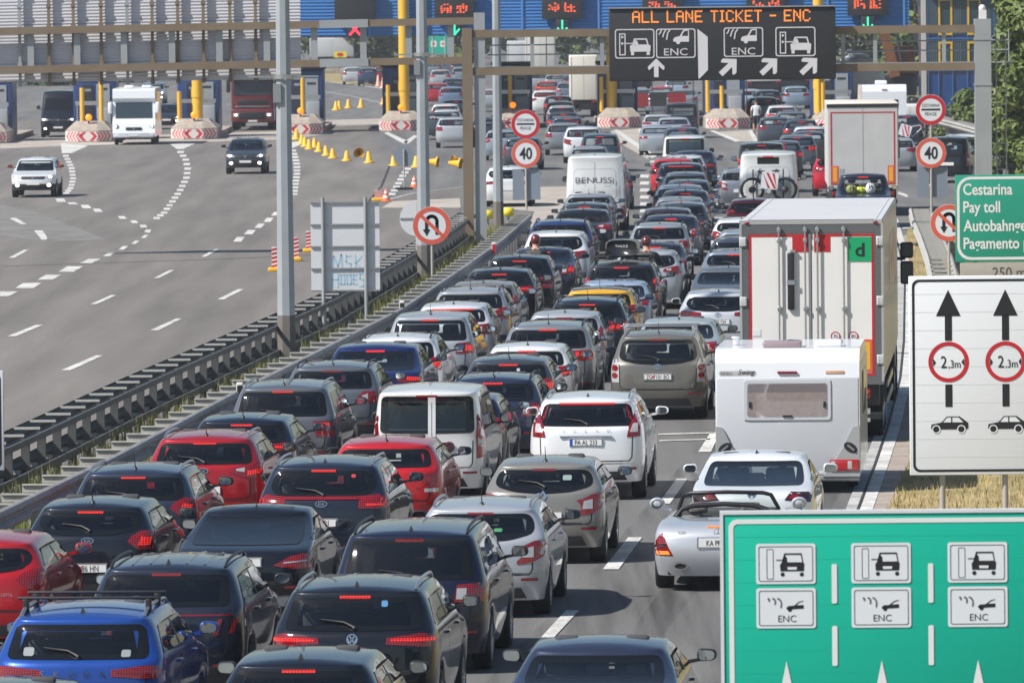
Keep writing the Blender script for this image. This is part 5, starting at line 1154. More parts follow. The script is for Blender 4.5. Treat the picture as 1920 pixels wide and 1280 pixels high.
# ---------------------------------------------------------------- toll plaza
BOOTH = mat('booth_blue', (.022, .05, .16), .4); BWIN = mat('booth_glass', (.03, .035, .045), .08); BPAN = mat('booth_panel', (.30, .32, .34), .5)
ICON = ground_mat('island_concrete', [(.33, .285, .235), (.42, .37, .31), (.8,) * 3, (1.15,) * 3], [1, 3, 20], .9)
YEL = mat('toll_yellow', (.80, .47, .03), .45, noise=(2, .3, (.72, .42, .05)))
ORB = mat('warning_lamp_orange', (.9, .3, .02), .3, emit=(1, .22, .0), es=1.0)
CHW = mat('chevron_white', (.66, .62, .58), .55); CHR = mat('chevron_red', (.55, .03, .04), .55)
def chev_panel(wd, z0, z1, kind):
    w_, r = MB(), MB(); w_.poly([(-wd / 2, z0), (wd / 2, z0), (wd / 2, z1), (-wd / 2, z1)], 0); zm = (z0 + z1) / 2; h = (z1 - z0) / 2
    def ch(x, s, t): r.poly([(x, zm), (x + s * h * .9, z1 - .02), (x + s * (h * .9 + t), z1 - .02), (x + s * t, zm), (x + s * (h * .9 + t), z0 + .02), (x + s * h * .9, z0 + .02)], -.004)
    if kind == 'C': ch(-wd / 2 + .04, 1, .20); ch(wd / 2 - .04, -1, .20)
    else:
        n = 4
        for i in range(n): x = -wd / 2 + wd * (i + .3) / n; ch(x if kind == 'L' else -x, 1 if kind == 'L' else -1, wd / n * .45)
    return w_, r
def island(u, v, label, booth_label, bollards, lamp=True, booth=True, length=24):
    p = at(u, v); t = thing('toll_island', label, 'toll island', p, 0, 'concrete toll islands with chevrons')
    f, s, W_ = .55, 1.25, 1.25; out = [(-f, 0), (f, 0), (W_, s * .55), (W_, 6.5), (-W_, 6.5), (-W_, s * .55)]
    mb = MB(); n = 6; vs = [(x, y, 0) for x, y in out] + [(x, y, .62) for x, y in out] + [(-.35, 1.3, 1.12), (.35, 1.3, 1.12), (.75, 1.7, 1.12), (.75, 6.4, 1.0), (-.75, 6.4, 1.0), (-.75, 1.7, 1.12)]
    fs = []
    for k in (0, 6):
        for i in range(6): fs.append((k + i, k + (i + 1) % 6, k + 6 + (i + 1) % 6, k + 6 + i))
    fs.append(tuple(range(12, 18))); mb.add(vs, fs); ob('nose', mb, t, ICON); mb = MB(); mb.box(-1.2, 1.2, 6.4, length, 0, .28); ob('kerb', mb, t, ICON)
    L = hypot(W_ - f, s * .55); ang = math.atan2(s * .55, W_ - f)
    for kind, wd, cx, cy, rz in (('C', 2 * f, 0, -.012, 0), ('R', L, (f + W_) / 2 + .006, s * .275 - .012, ang), ('L', L, -(f + W_) / 2 - .006, s * .275 - .012, -ang)):
        a, r = chev_panel(wd, .06, .58, kind); o = ob('chevron_panel', a, t, CHW); o.location = (cx, cy, 0); o.rotation_euler = (0, 0, rz); ob('chevrons', r, o, CHR)
    a, r = chev_panel(1.9, .06, .56, 'R'); o = ob('chevron_panel', a, t, CHW); o.location = (W_ + .012, 2.0, 0); o.rotation_euler = (0, 0, pi / 2); ob('chevrons', r, o, CHR)
    if lamp:
        mb = MB(); mb.sph((0, .9, 1.32), (.18, .12, .18)); ob('warning_lamp', mb, t, ORB); mb = MB(); mb.tube([(0, 1.0, .95), (0, 1.0, 1.3)], .05, 8); ob('lamp_stem', mb, t, BLACK)
    for x, h in bollards: mb = MB(); mb.tube([(x, 2.2, .9), (x, 2.2, h)], .12, 12); ob('bollard', mb, t, YEL)
    if booth:
        b = thing('toll_booth', booth_label, 'toll booth', (p.x, p.y + 5.4, 1.0), 0, 'dark blue toll booths'); mb = MB(); mb.bbox(-1.15, 1.15, 1.2, 5.4, -.7, 2.55, 0, .08); ob('cabin', mb, b, BOOTH)
        mb = MB(); mb.bbox(-1.25, 1.25, 1.0, 5.6, 2.55, 2.72, 0, .05); ob('roof', mb, b, UNDER)
        for x0, x1, z0, z1 in ((-.62, -.05, .25, 2.0), (.12, .85, .15, 2.05)): mb = MB(); mb.box(x0, x1, 1.15, 1.22, z0, z1); wn = ob('window', mb, b, BPAN if x0 > 0 else BWIN); mb = MB(); mb.box(x0 + .12, x1 - .12, 1.142, 1.15, z1 - .35, z1 - .22); ob('notice', mb, wn, BWIN if x0 > 0 else BPAN)
        mb = MB(); mb.bbox(.2, .95, .4, 1.1, -.7, .75, 0, .04); ob('ticket_machine', mb, b, BPAN); mb = MB(); mb.box(-1.0, 1.0, .5, .62, .9, 1.12); mb.tube([(-.9, .56, -.2), (-.9, .56, .9)], .04, 8); mb.tube([(.9, .56, -.2), (.9, .56, .9)], .04, 8); ob('barrier_frame', mb, b, SATIN)
    return p
IS = [island(-32, 270, 'toll island at the left edge of the photo', 'booth at the left edge of the photo', []),
 island(165, 267, 'chevron island between the black van and the white motorhome', 'booth behind the white motorhome, left of it', [(-.42, 2.9), (.62, 3.6)]),
 island(363, 262, 'chevron island left of the dark red truck with a thick yellow post', 'booth left of the dark red truck', [(-.85, 2.6)]),
 island(563, 253, 'chevron island behind the nearest lamp post at the row of cones', 'booth right of the dark red truck, behind the row of cones', [(.1, 3.2)]),
 island(752, 246, 'chevron island with the tallest yellow column left of the second lamp post', 'booth at the foot of the tallest yellow column', [(-.75, 2.6)]),
 island(962, 241, 'chevron island behind the farthest lamp post and left toll sign', 'booth behind the left toll sign', [(-.15, 3.0)]),
 island(1162, 240, 'chevron island just left of the barrier gate with red panels', 'booth behind the left end of the message board', [(-1.0, 2.9)], False),
 island(1366, 242, 'chevron island with side rail right of the red barrier panels', 'booth below the right half of the message board', [(-1.1, 2.9), (-.3, 2.4)], False),
 island(1572, 244, 'chevron island mostly behind the far white box truck', 'booth beside the yellow column above the far box truck', [(-1.0, 3.0), (-.75, 2.6)], False)]
# canopy
CBLUE = mat('canopy_blue', (.03, .15, .42), .45, noise=(.6, .3, (.04, .18, .47)))
cy = 427.0; cx0 = at_depth(540, 60, cy).x; cx1 = at_depth(1705, 60, cy).x
t = thing('toll_canopy', 'long blue canopy on yellow columns over the toll lanes', 'canopy', ((cx0 + cx1) / 2, cy, 0)); hwid = (cx1 - cx0) / 2
mb = MB(); n = 44; vs = []
for i in range(n + 1): z = lerp(5.38, 9.5, i / n); y = -.035 if i % 2 else 0; vs += [(-hwid, y, z), (hwid, y, z)]
mb.add(vs, [(2 * i, 2 * i + 1, 2 * i + 3, 2 * i + 2) for i in range(n)]); ob('fascia', mb, t, CBLUE)
mb = MB(); mb.box(-hwid, hwid, .05, 13, 5.36, 5.7); mb.box(-hwid, hwid, .06, 13, 9.3, 9.5); mb.box(-hwid, -hwid + .1, .06, 13, 5.7, 9.3); mb.box(hwid - .1, hwid, .06, 13, 5.7, 9.3); ob('soffit', mb, t, mat('soffit_grey', (.16, .17, .18), .7)); fr = MB()
for i in range(9): x = lerp(-hwid + .3, hwid - .3, i / 8); fr.box(x - .06, x + .06, -.09, -.036, 5.36, 9.5)
ob('fascia_joint', fr, t, mat('canopy_blue_light', (.07, .25, .58), .4))
for u, ii in ((369, 2), (757, 4), (1146, 6), (1535, 8)):
    p = at_depth(u, 100, IS[ii].y + 2.6); mb = MB(); r = .30; mb.tube([(0, 0, .9), (0, 0, 9.4)], r, 16); mb.lathe([(r + .03, 2.25), (r + .03, 2.7)], (0, 0, 0), 'Z', 16); o = ob('column', mb, t, YEL); o.location = (p.x - t.location.x, p.y - cy - (0 if u > 400 else 0), 0)
def display(u, label, word, sig):
    p = at_depth(u, 20, cy - .5); s_ = F / cy; t = thing('lane_display', label, 'lane display', (p.x, cy - .55, 5.3), 0, 'dark lane displays hanging on the blue canopy'); mb = MB(); mb.bbox(-1.15, 1.15, 0, .4, .95, 3.1, 0, .03); h_ = ob('housing', mb, t, SCRE)
    if word:
        mb = MB(); rnd = random.Random(u)
        for x0, n in ((-.78, 4), (.12, 4)):
            for i in range(n):
                for j in range(5):
                    x = x0 + i * .17 + rnd.uniform(-.02, .02); z = 1.35 + j * .11
                    if rnd.random() < .62: mb.poly([(x, z), (x + .12, z + rnd.uniform(-.02, .05)), (x + .11, z + .08), (x, z + .07)], -.006)
        ob('lettering', mb, h_, mat('led_red_orange', (.8, .12, .04), .5, emit=(1, .10, .03), es=.8))
    mb = MB(); mb.bbox(-.38, .38, .02, .35, .0, .93, 0, .02); sg = ob('signal_head', mb, t, SCRE); mb = MB()
    if sig == 'X': stroke(mb, [(-.28, .18), (.28, .78)], .13, 0); stroke(mb, [(-.28, .78), (.28, .18)], .13, -.004); ob('signal', mb, sg, LEDR)
    else: stroke(mb, [(0, .85), (0, .2)], .09, 0); stroke(mb, [(-.26, .42), (0, .12), (.26, .42)], .09, -.004); ob('signal', mb, sg, LEDG)
display(665, 'blank lane display above the red X signal', False, 'X'); display(852, 'lane display with orange text left of the tall grey gantry column', True, 'A'); display(1054, 'lane display with orange text left of the message board', True, 'A'); display(1242, 'lane display just showing above the left half of the message board', True, 'A'); display(1437, 'lane display just showing above the right half of the message board', True, 'A'); display(1627, 'lane display with orange text right of the message board', True, 'A')
# barrier gate with red and black panels
p = at(1262, 232); q = p + Vector((0, 14, 0)); s_ = F / q.y
for u0, u1, lab, pan in ((1146, 1300, 'steel barrier gate with two red and two black panels', [(1148, 1180, 0), (1183, 1216, 1), (1219, 1250, 0), (1253, 1286, 1)]), (1318, 1400, 'steel barrier gate with one red and one black panel', [(1325, 1357, 1), (1360, 1393, 0)])):
    t = thing('barrier_gate', lab, 'barrier gate', (at_depth(u0, 200, q.y).x, q.y, 0), 0, 'barrier gates between the toll islands'); x1 = (u1 - u0) / s_
    mb = MB()
    for z in (2.35, 1.62): mb.tube([(0, 0, z), (x1, 0, z)], .045, 8)
    for i in range(5): x = x1 * i / 4; mb.tube([(x, 0, .2), (x, 0, 2.35)], .035, 8)
    ob('frame', mb, t, mat('gate_steel', (.10, .11, .11), .6, .4))
    for a, b, c in pan: mb = MB(); mb.box((a - u0) / s_, (b - u0) / s_, -.06, -.05, .78, 1.58); ob('panel', mb, t, [mat('panel_black', (.03, .03, .03), .8), mat('panel_red', (.28, .02, .025), .8)][c])
# toll office
t = thing('toll_office', 'blue toll office with tall yellow framed windows', 'office building', (at_depth(1738, 200, 446).x, 446, 0)); s_ = F / 446; W_ = 6.5; BLU = mat('office_blue', (.012, .06, .22), .15, coat=.6); BGL = mat('office_glass', (.02, .055, .075), .06, spec=.7)
mb = MB(); mb.box(0, W_, .1, 9, 0, 9.6); ob('wall', mb, t, BLU); xs = [.1, .72, 1.55, 2.45, 3.25, 4.05, 4.9]
for z0, z1 in ((2.95, 4.55), (4.95, 7.1)):
    for i in range(6):
        x0, x1 = xs[i], xs[i + 1]; mb = MB(); mb.box(x0 + .03, x1 - .03, .05, .11, z0, z1); w_ = ob('window', mb, t, BGL)
        if i in (1, 3): mb = MB(); b = .11; mb.box(x0, x1, -.02, .05, z1 - b, z1); mb.box(x0, x1, -.02, .05, z0, z0 + b); mb.box(x0, x0 + b, -.02, .05, z0 + b, z1 - b); mb.box(x1 - b, x1, -.02, .05, z0 + b, z1 - b); ob('yellow_frame', mb, w_, mat('frame_yellow', (.85, .50, .01), .4))
        else:
            mb = MB(); [mb.box(x0 + .1 + j * .12, x0 + .15 + j * .12, .03, .05, z0 + .05, z1 - .05) for j in range(4)]; ob('blind', mb, w_, mat('blind_grey', (.10, .14, .17), .6))
mb = MB()
for x in xs: mb.box(x - .02, x + .02, .0, .1, 0, 9.5)
for z in (2.85, 4.75, 7.2): mb.box(0, W_, .0, .1, z - .03, z + .03)
ob('mullions', mb, t, mat('mullion_blue', (.05, .20, .50), .3)); mb = MB(); mb.box(-.25, W_ + .2, -.5, 9.2, 7.75, 7.95); ob('ledge', mb, t, ICON)
mb = MB(); mb.box(-.30, -.02, 0, .3, 0, 8.0); ob('downpipe_column', mb, t, mat('pale_pillar', (.55, .52, .48), .6))
# side road pavement / bank by the office
mb = MB(); pth = A((1700, 206), (1745, 219), (1800, 240), (1860, 258)); vs = []
for a in pth: vs += [(a.x, a.y, .02), (a.x + .2, a.y + .8, .42), (a.x + .6, a.y + 9, .45)]
mb.add(vs, [(3 * i + j, 3 * i + 3 + j, 3 * i + 4 + j, 3 * i + 1 + j) for i in range(3) for j in range(2)]); struct('kerb', mb, ICON)
# excavator beyond the tanker
t = thing('excavator', 'orange and black excavator with raised arm left of the blue office', 'excavator', (at_depth(1672, 150, 470).x, 470, 0)); OR_ = mat('excavator_orange', (.30, .10, .025), .6, noise=(2, .3, (.16, .07, .03)))
mb = MB(); mb.bbox(-1.2, 1.6, 0, 3, 1.0, 2.3, 0, .15); mb.bbox(-1.5, -.9, -.3, 3.4, 0, .9, 0, .2); mb.bbox(1.1, 1.7, -.3, 3.4, 0, .9, 0, .2); ob('chassis', mb, t, BLACK); mb = MB(); mb.bbox(.1, 1.5, .2, 1.8, 2.3, 4.1, 0, .15); ob('cab', mb, t, OR_)
mb = MB(); mb.obox((.2, -.2, 2.2), (-.9, -.6, 6.9), .5, .65, 0, (1, 0, 0)); mb.obox((-1.4, -.6, 7.3), (1.3, -.9, 5.2), .4, .5, 0, (0, 1, 0)); ob('boom', mb, t, OR_); mb = MB(); mb.tube([(.6, -.5, 3.2), (.2, -.7, 5.6)], .12, 8); mb.obox((1.2, -.9, 5.3), (2.9, -1, 2.6), .4, .45, 0, (0, 1, 0)); mb.bbox(2.4, 3.4, -1.5, -.5, 1.9, 2.8, 0, .2); ob('arm', mb, t, TRIM)
# the tanker trailer
t = thing('tanker_trailer', 'white road tanker with rounded rear behind the far box truck', 'tanker', (at_depth(1617, 140, 436).x, 436, 0)); TW = mat('tank_white', (.66, .64, .60), .3, noise=(.7, .3, (.60, .57, .52)))
mb = MB(); mb.lathe([(0, -.35), (.8, -.28), (1.2, -.05), (1.32, .25), (1.32, 9.6), (1.1, 9.9), (0, 10)], (0, 0, 2.55), 'Y', 36); ob('tank', mb, t, TW); mb = MB(); mb.bbox(-.45, .45, 1, 8, 3.75, 3.95, 0, .05); mb.tube([(-.5, .6, 3.8), (-.5, .6, 4.15), (-.5, 8, 4.15)], .03, 6); ob('catwalk', mb, t, SATIN); mb = MB(); mb.bbox(-1.2, 1.2, .2, 9.5, .75, 1.1, 0, .04); mb.bbox(-1.2, 1.2, -.1, .05, .6, .95, 0, .04); ob('chassis', mb, t, BLACK)
for x in (-.75, .75): mb = MB(); mb.bbox(x - .2, x + .2, -.16, -.1, .68, .86, 0, .02); ob('tail_lamp', mb, t, LAMP)
for y in (1.5, 2.9, 4.3):
    for x in (-1.0, 1.0): o = ob('wheel', shared('trw', lambda: wheel_meshes(.5, .38)[0]), t); o.location = (x, y, .5)
# far trucks, hall and green sign beyond the plaza
def far_box(u, v0, v1, Y, wd, name, label, cat, m, depth=8, gr=None, rz=0):
    x = at_depth(u, v0, Y).x; zt = at_depth(u, v0, Y).z; t = thing(name, label, cat, (x, Y, 0), rz, gr); mb = MB(); mb.bbox(-wd / 2, wd / 2, 0, depth, 1.05, max(zt, 1.6), 0, .05); ob('box_body', mb, t, m); mb = MB(); mb.bbox(-wd / 2 + .1, wd / 2 - .1, .1, depth, .45, 1.0, 0, .05); ob('chassis', mb, t, BLACK)
    for y in (1.2, depth - 1.2):
        for xx in (-wd / 2 + .2, wd / 2 - .2): o = ob('wheel', shared('trw', lambda: wheel_meshes(.5, .38)[0]), t); o.location = (xx, y, .5)
    for xx in (-wd / 2 + .25, wd / 2 - .25): mb = MB(); mb.bbox(xx - .15, xx + .15, -.05, .0, .9, 1.05, 0, .01); ob('tail_lamp', mb, t, LAMP)
    mb = MB(); mb.box(-.01, .01, -.006, .0, 1.1, max(zt, 1.6) - .1); mb.box(-wd / 2 + .06, -wd / 2 + .12, -.006, 0, 1.15, max(zt, 1.6) - .12); mb.box(wd / 2 - .12, wd / 2 - .06, -.006, 0, 1.15, max(zt, 1.6) - .12); ob('door_seam', mb, t, BPAN); return t
WH = mat('truck_white', (.70, .69, .66), .4, noise=(.8, .3, (.62, .61, .58)))
far_box(978, 78, 125, 640, 2.5, 'box_truck', 'grey white box truck far behind the left toll sign', 'truck', mat('truck_grey', (.52, .54, .54), .5), 8); far_box(1013, 66, 128, 625, 2.5, 'box_truck', 'cream tarpaulin truck far behind, right of the farthest lamp post', 'truck', mat('truck_cream', (.60, .58, .52), .5), 8)
far_box(1094, 104, 215, 462, 1.7, 'box_truck', 'tall cream truck in the toll lane just left of the message board', 'truck', mat('truck_ivory', (.74, .70, .60), .5), 7); far_box(1193, 146, 180, 560, 2.5, 'box_truck', 'small white box truck below the left half of the message board', 'truck', WH, 6); far_box(1432, 143, 175, 540, 2.5, 'box_truck', 'white box truck below the right half of the message board', 'truck', WH, 6); far_box(1488, 143, 170, 552, 2.5, 'box_truck', 'white box truck beside the yellow column below the message board', 'truck', WH, 7); far_box(622, 72, 112, 760, 4.5, 'box_truck', 'large pale trailer far beyond the left end of the canopy', 'trailer', mat('trailer_pale', (.50, .50, .49), .6), 9)
t = thing('road_sign', 'far green road sign with white panels seen under the canopy', 'road sign', (at_depth(823, 90, 720).x, 720, 0)); zt, zb_ = at_depth(823, 68, 720).z, at_depth(823, 103, 720).z; mb = MB(); mb.box(-1, 1, 0, .06, zb_, zt); o = ob('board', mb, t, SGRN); [(lambda m: (m.poly(rrect(x - .28, x + .28, zb_ + .75, zb_ + 1.35, .08), -.005), ob('pictogram_panel', m, o, SLAB)))(MB()) for x in (-.5, .4)]; [(lambda m: (m.poly(circ(x, zb_ + 1.05, .12, 12), -.008), ob('symbol', m, o, CHR)))(MB()) for x in (-.5, .4)]; pole(t, zt, -.6, .08); pole(t, zt, .6, .08)
t = thing('roadworks_sign', 'small yellow sign with red symbol far beyond the open lane', 'road sign', (at_depth(638, 103, 700).x, 700, 0)); z0, z1 = at_depth(638, 108, 700).z, at_depth(638, 97, 700).z; mb = MB(); mb.box(-.6, .6, 0, .05, z0, z1); o = ob('board', mb, t, mat('marker_yellow')); mb = MB(); mb.poly(circ(0, (z0 + z1) / 2 - .02, .32, 14, .18), -.006); ob('symbol', mb, o, SRED); pole(t, z0, -.3, .04); pole(t, z0, .3, .04)
# low concrete barrier by the far lane
for u, v, l in ((618, 134, 'pale concrete block beyond the open lane, left one'), (655, 145, 'pale concrete block beyond the open lane, right one beside the pink cone')):
    p = at(u, v + 4); t = thing('concrete_barrier', l, 'concrete barrier', p, 0, 'concrete blocks beyond the open lane'); mb = MB(); mb.bbox(-.9, .9, 0, .6, 0, .45, 0, .05); ob('foot', mb, t, ICON); mb = MB(); mb.bbox(-.85, .85, .15, .45, .45, .95, 0, .06); ob('stem', mb, t, ICON)
sheet('verge', A((600, 128), (720, 142), (700, 160), (640, 158), (600, 150)), .012, GRASS)
# ---------------------------------------------------------------- trees
def leafmat(name, a, b):
    if name in MATS: return MATS[name]
    m = mat(name, a, .55, noise=(.55, .22, b)); bs = m.node_tree.nodes['Principled BSDF']; bs.inputs['Transmission Weight'].default_value = 0; bs.inputs['Specular IOR Level'].default_value = .25; return m
LF1 = leafmat('leaf_green', (.085, .13, .025), (.15, .18, .05)); LF2 = leafmat('leaf_olive', (.105, .135, .035), (.17, .18, .06)); BARK = mat('bark', (.10, .075, .055), .9, noise=(6, .3, (.06, .045, .035)))
def tree(x, y, h, r, label, leaf, n=9000, size=.17, z0=.5, seed=1, squash=1.0, group=None):
    rnd = random.Random(seed); t = thing('tree', label, 'tree', (x, y, 0), 0, group); mb = MB(); pts = [(0, 0, -.1)]
    for i in range(1, 5): pts.append((pts[-1][0] + rnd.uniform(-.15, .15), pts[-1][1] + rnd.uniform(-.15, .15), h * .75 * i / 4))
    mb.tube(pts, [h * .022 * (1 - .18 * i) + .03 for i in range(5)], 8)
    clumps = []
    for i in range(int(26 + r * 8)):
        a = rnd.uniform(0, 2 * pi); f = rnd.random(); z = z0 + (h - z0) * f ** .8; rr = r * (sin(pi * min(.98, max(.06, .12 + .84 * f))) ** .6) * rnd.uniform(.45, 1.0); c = Vector((rr * cos(a), rr * sin(a), z)); clumps.append((c, rnd.uniform(.16, .34) * r + .15))
        if i % 3 == 0: b = Vector(pts[min(4, 1 + int(f * 3.5))]); mb.tube([b, b.lerp(c, .5) + Vector((0, 0, .1)), c], [h * .010, h * .006, .015], 5)
    ob('trunk', mb, t, BARK); vs = []; fs = []
    for i in range(n):
        c, cr = clumps[rnd.randrange(len(clumps))]; d = Vector((rnd.gauss(0, 1), rnd.gauss(0, 1), rnd.gauss(0, 1))); d.normalize(); p = c + d * cr * rnd.uniform(.35, 1.08) * Vector((1, 1, .75)).length / 1.6
        if p.z < .1: continue
        nrm = (d + Vector((rnd.uniform(-.8, .8), rnd.uniform(-.8, .8), rnd.uniform(-.2, 1.0)))).normalized(); a = nrm.orthogonal().normalized(); b = nrm.cross(a); an = rnd.uniform(0, 2 * pi); a, b = a * cos(an) + b * sin(an), b * cos(an) - a * sin(an); s = size * rnd.uniform(.6, 1.3); o = len(vs)
        vs += [p - a * s, p + b * s * .45, p + a * s, p - b * s * .45]; fs.append((o, o + 1, o + 2, o + 3))
    me = bpy.data.meshes.new('crown'); me.from_pydata(vs, [], fs); me.materials.append(leaf); ob('crown', me, t); return t
def tree_px(u, v, Y, *a, **k): tree(at_depth(u, v, Y).x, Y, *a, **k)
tree_px(1940, 200, 262, 7.6, 1.55, 'nearest bushy green tree right of the gantry column', LF1, n=38000, size=.16, z0=.1, seed=3)
tree_px(1990, 200, 280, 12, 2.3, 'tall green tree at the right edge of the photo', LF1, n=30000, size=.18, z0=.3, seed=4)
tree_px(1938, 60, 318, 14, 2.3, 'tall olive tree standing behind the bushy tree at right', LF2, n=62000, size=.24, z0=.2, seed=5)
tree_px(1903, 60, 300, 13, .95, 'slim dark tree between the gantry column and the bushy tree', LF1, n=30000, size=.17, z0=.2, seed=8)
tree_px(1872, 240, 300, 3.0, .7, 'small green shrub at the foot of the gantry column', LF1, n=5000, size=.13, z0=.1, seed=6)
tree_px(1818, 225, 400, 2.2, 1.1, 'low green shrub below the blue toll office', LF1, n=4000, size=.15, z0=.1, seed=16)
tree_px(1762, 262, 372, .8, .5, 'little weed bush above the 40 sign on the right', LF2, n=500, size=.10, z0=.05, seed=17)
rndT = random.Random(12)
tl = ['behind the red X signal', 'between the red X and the yellow column', 'left of the tallest yellow column', 'right of the tallest yellow column', 'beside the far green sign', 'left of the farthest lamp post', 'above the queue between lamp post and message board', 'left of the excavator', 'between excavator and office', 'left of the message board']
for i, u in enumerate((600, 690, 735, 775, 860, 925, 1090, 1600, 1705, 1130)):
    Y = 780 + rndT.uniform(-40, 120) if u < 1500 else 560 + rndT.uniform(0, 60); tree_px(u, 80, Y, rndT.uniform(8, 12) if u < 1500 else 12, rndT.uniform(3.2, 4.6), 'far green tree ' + tl[i], LF2 if i % 2 else LF1, n=3500, size=.42, z0=.5, seed=30 + i, group='distant trees beyond the toll lanes')
tn = 0
for i in range(9):
    u = lerp(560, 1780, i / 8); Y = 1150 + rndT.uniform(0, 200); tree_px(u, 60, Y, 14, 9, 'tree in the far row closing the view, number %d from the left' % (i + 1), LF2, n=3500, size=.9, z0=.3, seed=60 + i, group='far row of trees')
# dark green verge strip seen under the left sign
for i, (u, v, l) in enumerate(((95, 150, 'dark hedge far beyond the black van'), (200, 148, 'brownish hedge far beyond the left booths'), (40, 150, 'dark hedge far beyond the left edge booth'))): tree_px(u, v, 640 + i * 15, 2.6, 3.6, l, LF1, n=2500, size=.3, z0=.1, seed=90 + i, group='low hedges beyond the left booths')
# ---------------------------------------------------------------- vehicles
NAMES = dict(hatch='hatchback', suv_s='crossover', suv='suv', suv_coupe='coupe_suv', wagon='estate_car', sedan='sedan', coupe='coupe', mpv='people_carrier', minivan='minivan', boxvan='small_van', van='panel_van', lowvan='minibus', pickup='pickup_truck')
CATS = dict(boxvan='van', van='van', lowvan='van', pickup='pickup')
BOXES = []
Q = 'cars queuing for the toll'
def put(kind, u, v, col, label, th=0.0, group=Q, far=False, **kw):
    T, _ = body(kind); h = T['zr6'](T['y5r']) - .005; p = at(u, v, h); Y = p.y; a = heading(Y) + th; d = Vector((sin(a), cos(a), 0)); o = p - d * (T['y5r'] - .03); o.z = 0
    s = F / o.y; lvl = 2 if s > 84 else (1 if s > 46 else 0)
    lvl = kw.pop('lvl', lvl); hh = int(u * 7 + v * 13)
    if lvl < 2 and kw.get('lamps') in ('leaf', 'block'): kw['lamps'] = (['leaf', 'wedge', 'block', 'slim', 'claw', 'drop', 'vitara', 'stack'] if kind in ('hatch', 'suv_s', 'suv') else ['block', 'wedge', 'slim', 'glcbar', 'coupe'])[hh % (8 if kind in ('hatch', 'suv_s', 'suv') else 5)]
    if lvl == 1 and 'win' not in kw: kw['win'] = ['std', 'curve', 'std', 'lens'][hh // 3 % 4] if TYPES[kind]['y4r'] < .3 and kind != 'lowvan' else 'std'
    r, T = build_car(kind, col, lvl=lvl, **kw); r.name = NAMES[kind]; r.location = o; r.rotation_euler = (0, 0, -a); r['label'] = label; r['category'] = CATS.get(kind, 'car')
    if lvl < 2: r.scale = (1 + (hh % 7 - 3) * .008, 1 + (hh % 5 - 2) * .015, 1 + (hh % 9 - 4) * .005)
    if group: r['group'] = group
    BOXES.append((label, o, d, T['L'], T['W'])); return r
def face(kind, u, v, col, label, th=0.0, **kw):
    """a vehicle driving towards the camera; u, v: ground below its front bumper"""
    T, _ = body(kind); p = at(u, v); a = heading(p.y) * .6 + th; d = Vector((sin(a), cos(a), 0)); o = p + d * T['L']
    r, T = build_car(kind, col, lvl=1, turned=True, **kw); r.name = NAMES[kind]; r.location = o; r.rotation_euler = (0, 0, pi - a); r['label'] = label; r['category'] = CATS.get(kind, 'car'); BOXES.append((label, p, d, T['L'], T['W'])); return r
# --- nearest rows
put('suv', 150, 1163, '#1d4797', 'bright blue estate car with roof bars at the bottom left', lamps='slim', rails='chrome', crossbars=2, crossblack=True, brake='none', plate='ZG 6141-JK', emblem='none', words=[('S', -.36, -.14, .10, 1), ('K', -.20, -.14, .10, 1), ('O', -.04, -.14, .10, 1), ('D', .12, -.14, .10, 1), ('A', .28, -.14, .10, 1)], win='std', ant='fin', mirror='body', lampz=-.06, plate_z=.86, tint=CLEAR)
put('hatch', -42, 1022, '#b01420', 'red hatchback cut by the left edge of the photo', lamps='leaf', brake='none', words=[('GIULIETTA', .38, -.26, .055, .8)], emblem='none', ant='none', mirror='body', win='lens')
put('hatch', -195, 1195, '#b9bcc0', 'silver car at the far left edge showing only its front wing', lamps='block', mirror='body')
put('hatch', -25, 1312, '#14161a', 'black car roof at the bottom left corner below the bright blue estate', lamps='block')
put('hatch', 170, 954, '#191c20', 'black hatchback behind the red hatchback, plate ending 86-HN', lamps='leaf', emblem='oval_kia', plate='   86 HN', plate_x=.04, brake='lit', win='lens', plate_z=.62)
put('suv_s', 250, 890, '#2e333b', 'dark grey crossover with chrome roof rails beside the red crossover', lamps='leaf', rails='chrome', emblem='none', win='std', brake='lit')
put('suv', 312, 1070, '#23272e', 'dark grey SUV with ribbed roof and slanted red tail lights', lamps='slash', rails='black', ridge=True, emblem='hyundai', brake='dim', plate='     JV', plate_x=.06, ant='fin', clad=True, priv=True, words=[('TUCSON', .52, -.40, .07, .9)])
put('coupe', 478, 964, '#121519', 'black coupe-like sedan with star badge and plate 391194 R', lamps='coupe', emblem='star', plate='391194 R', brake='none', ant='fin', plate_z=.84, lampz=.03, priv=True, wiper=False)
put('suv', 666, 1112, '#16181b', 'black SUV with chrome rails and round badge at the bottom centre', lamps='slim', rails='chrome', emblem='vw', ant='fin', brake='lit', lampz=-.03)
put('minivan', 768, 1006, '#15192a', 'dark navy minivan with black roof rails left of the silver estate', lamps='block', rails='black', brake='dim', ant='fin', priv=True, lampz=-.02)
put('hatch', 560, 1250, '#14171b', 'black car roof at the bottom edge in front of the black SUV with chrome rails', lamps='block', ant='fin')
put('sedan', 1119, 1222, '#30353f', 'dark blue grey sedan at the bottom edge left of the green sign', lamps='block', ant='none', brake='none', tint=CLEAR, wiper=False)
put('wagon', 901, 957, '#a9adb3', 'silver estate car with roof rails and long antenna right of the navy minivan', lamps='drop', rails='chrome', emblem='diamond', brake='dim', win='curve', lampz=.0)
put('hatch', 1021, 875, '#85827c', 'taupe hatchback with diamond badge in front of the white SUV', lamps='drop', emblem='diamond', brake='dim', win='curve', tint=CLEAR, words=[('ch', .33, -.24, .06, 1.1)], lampz=-.02)
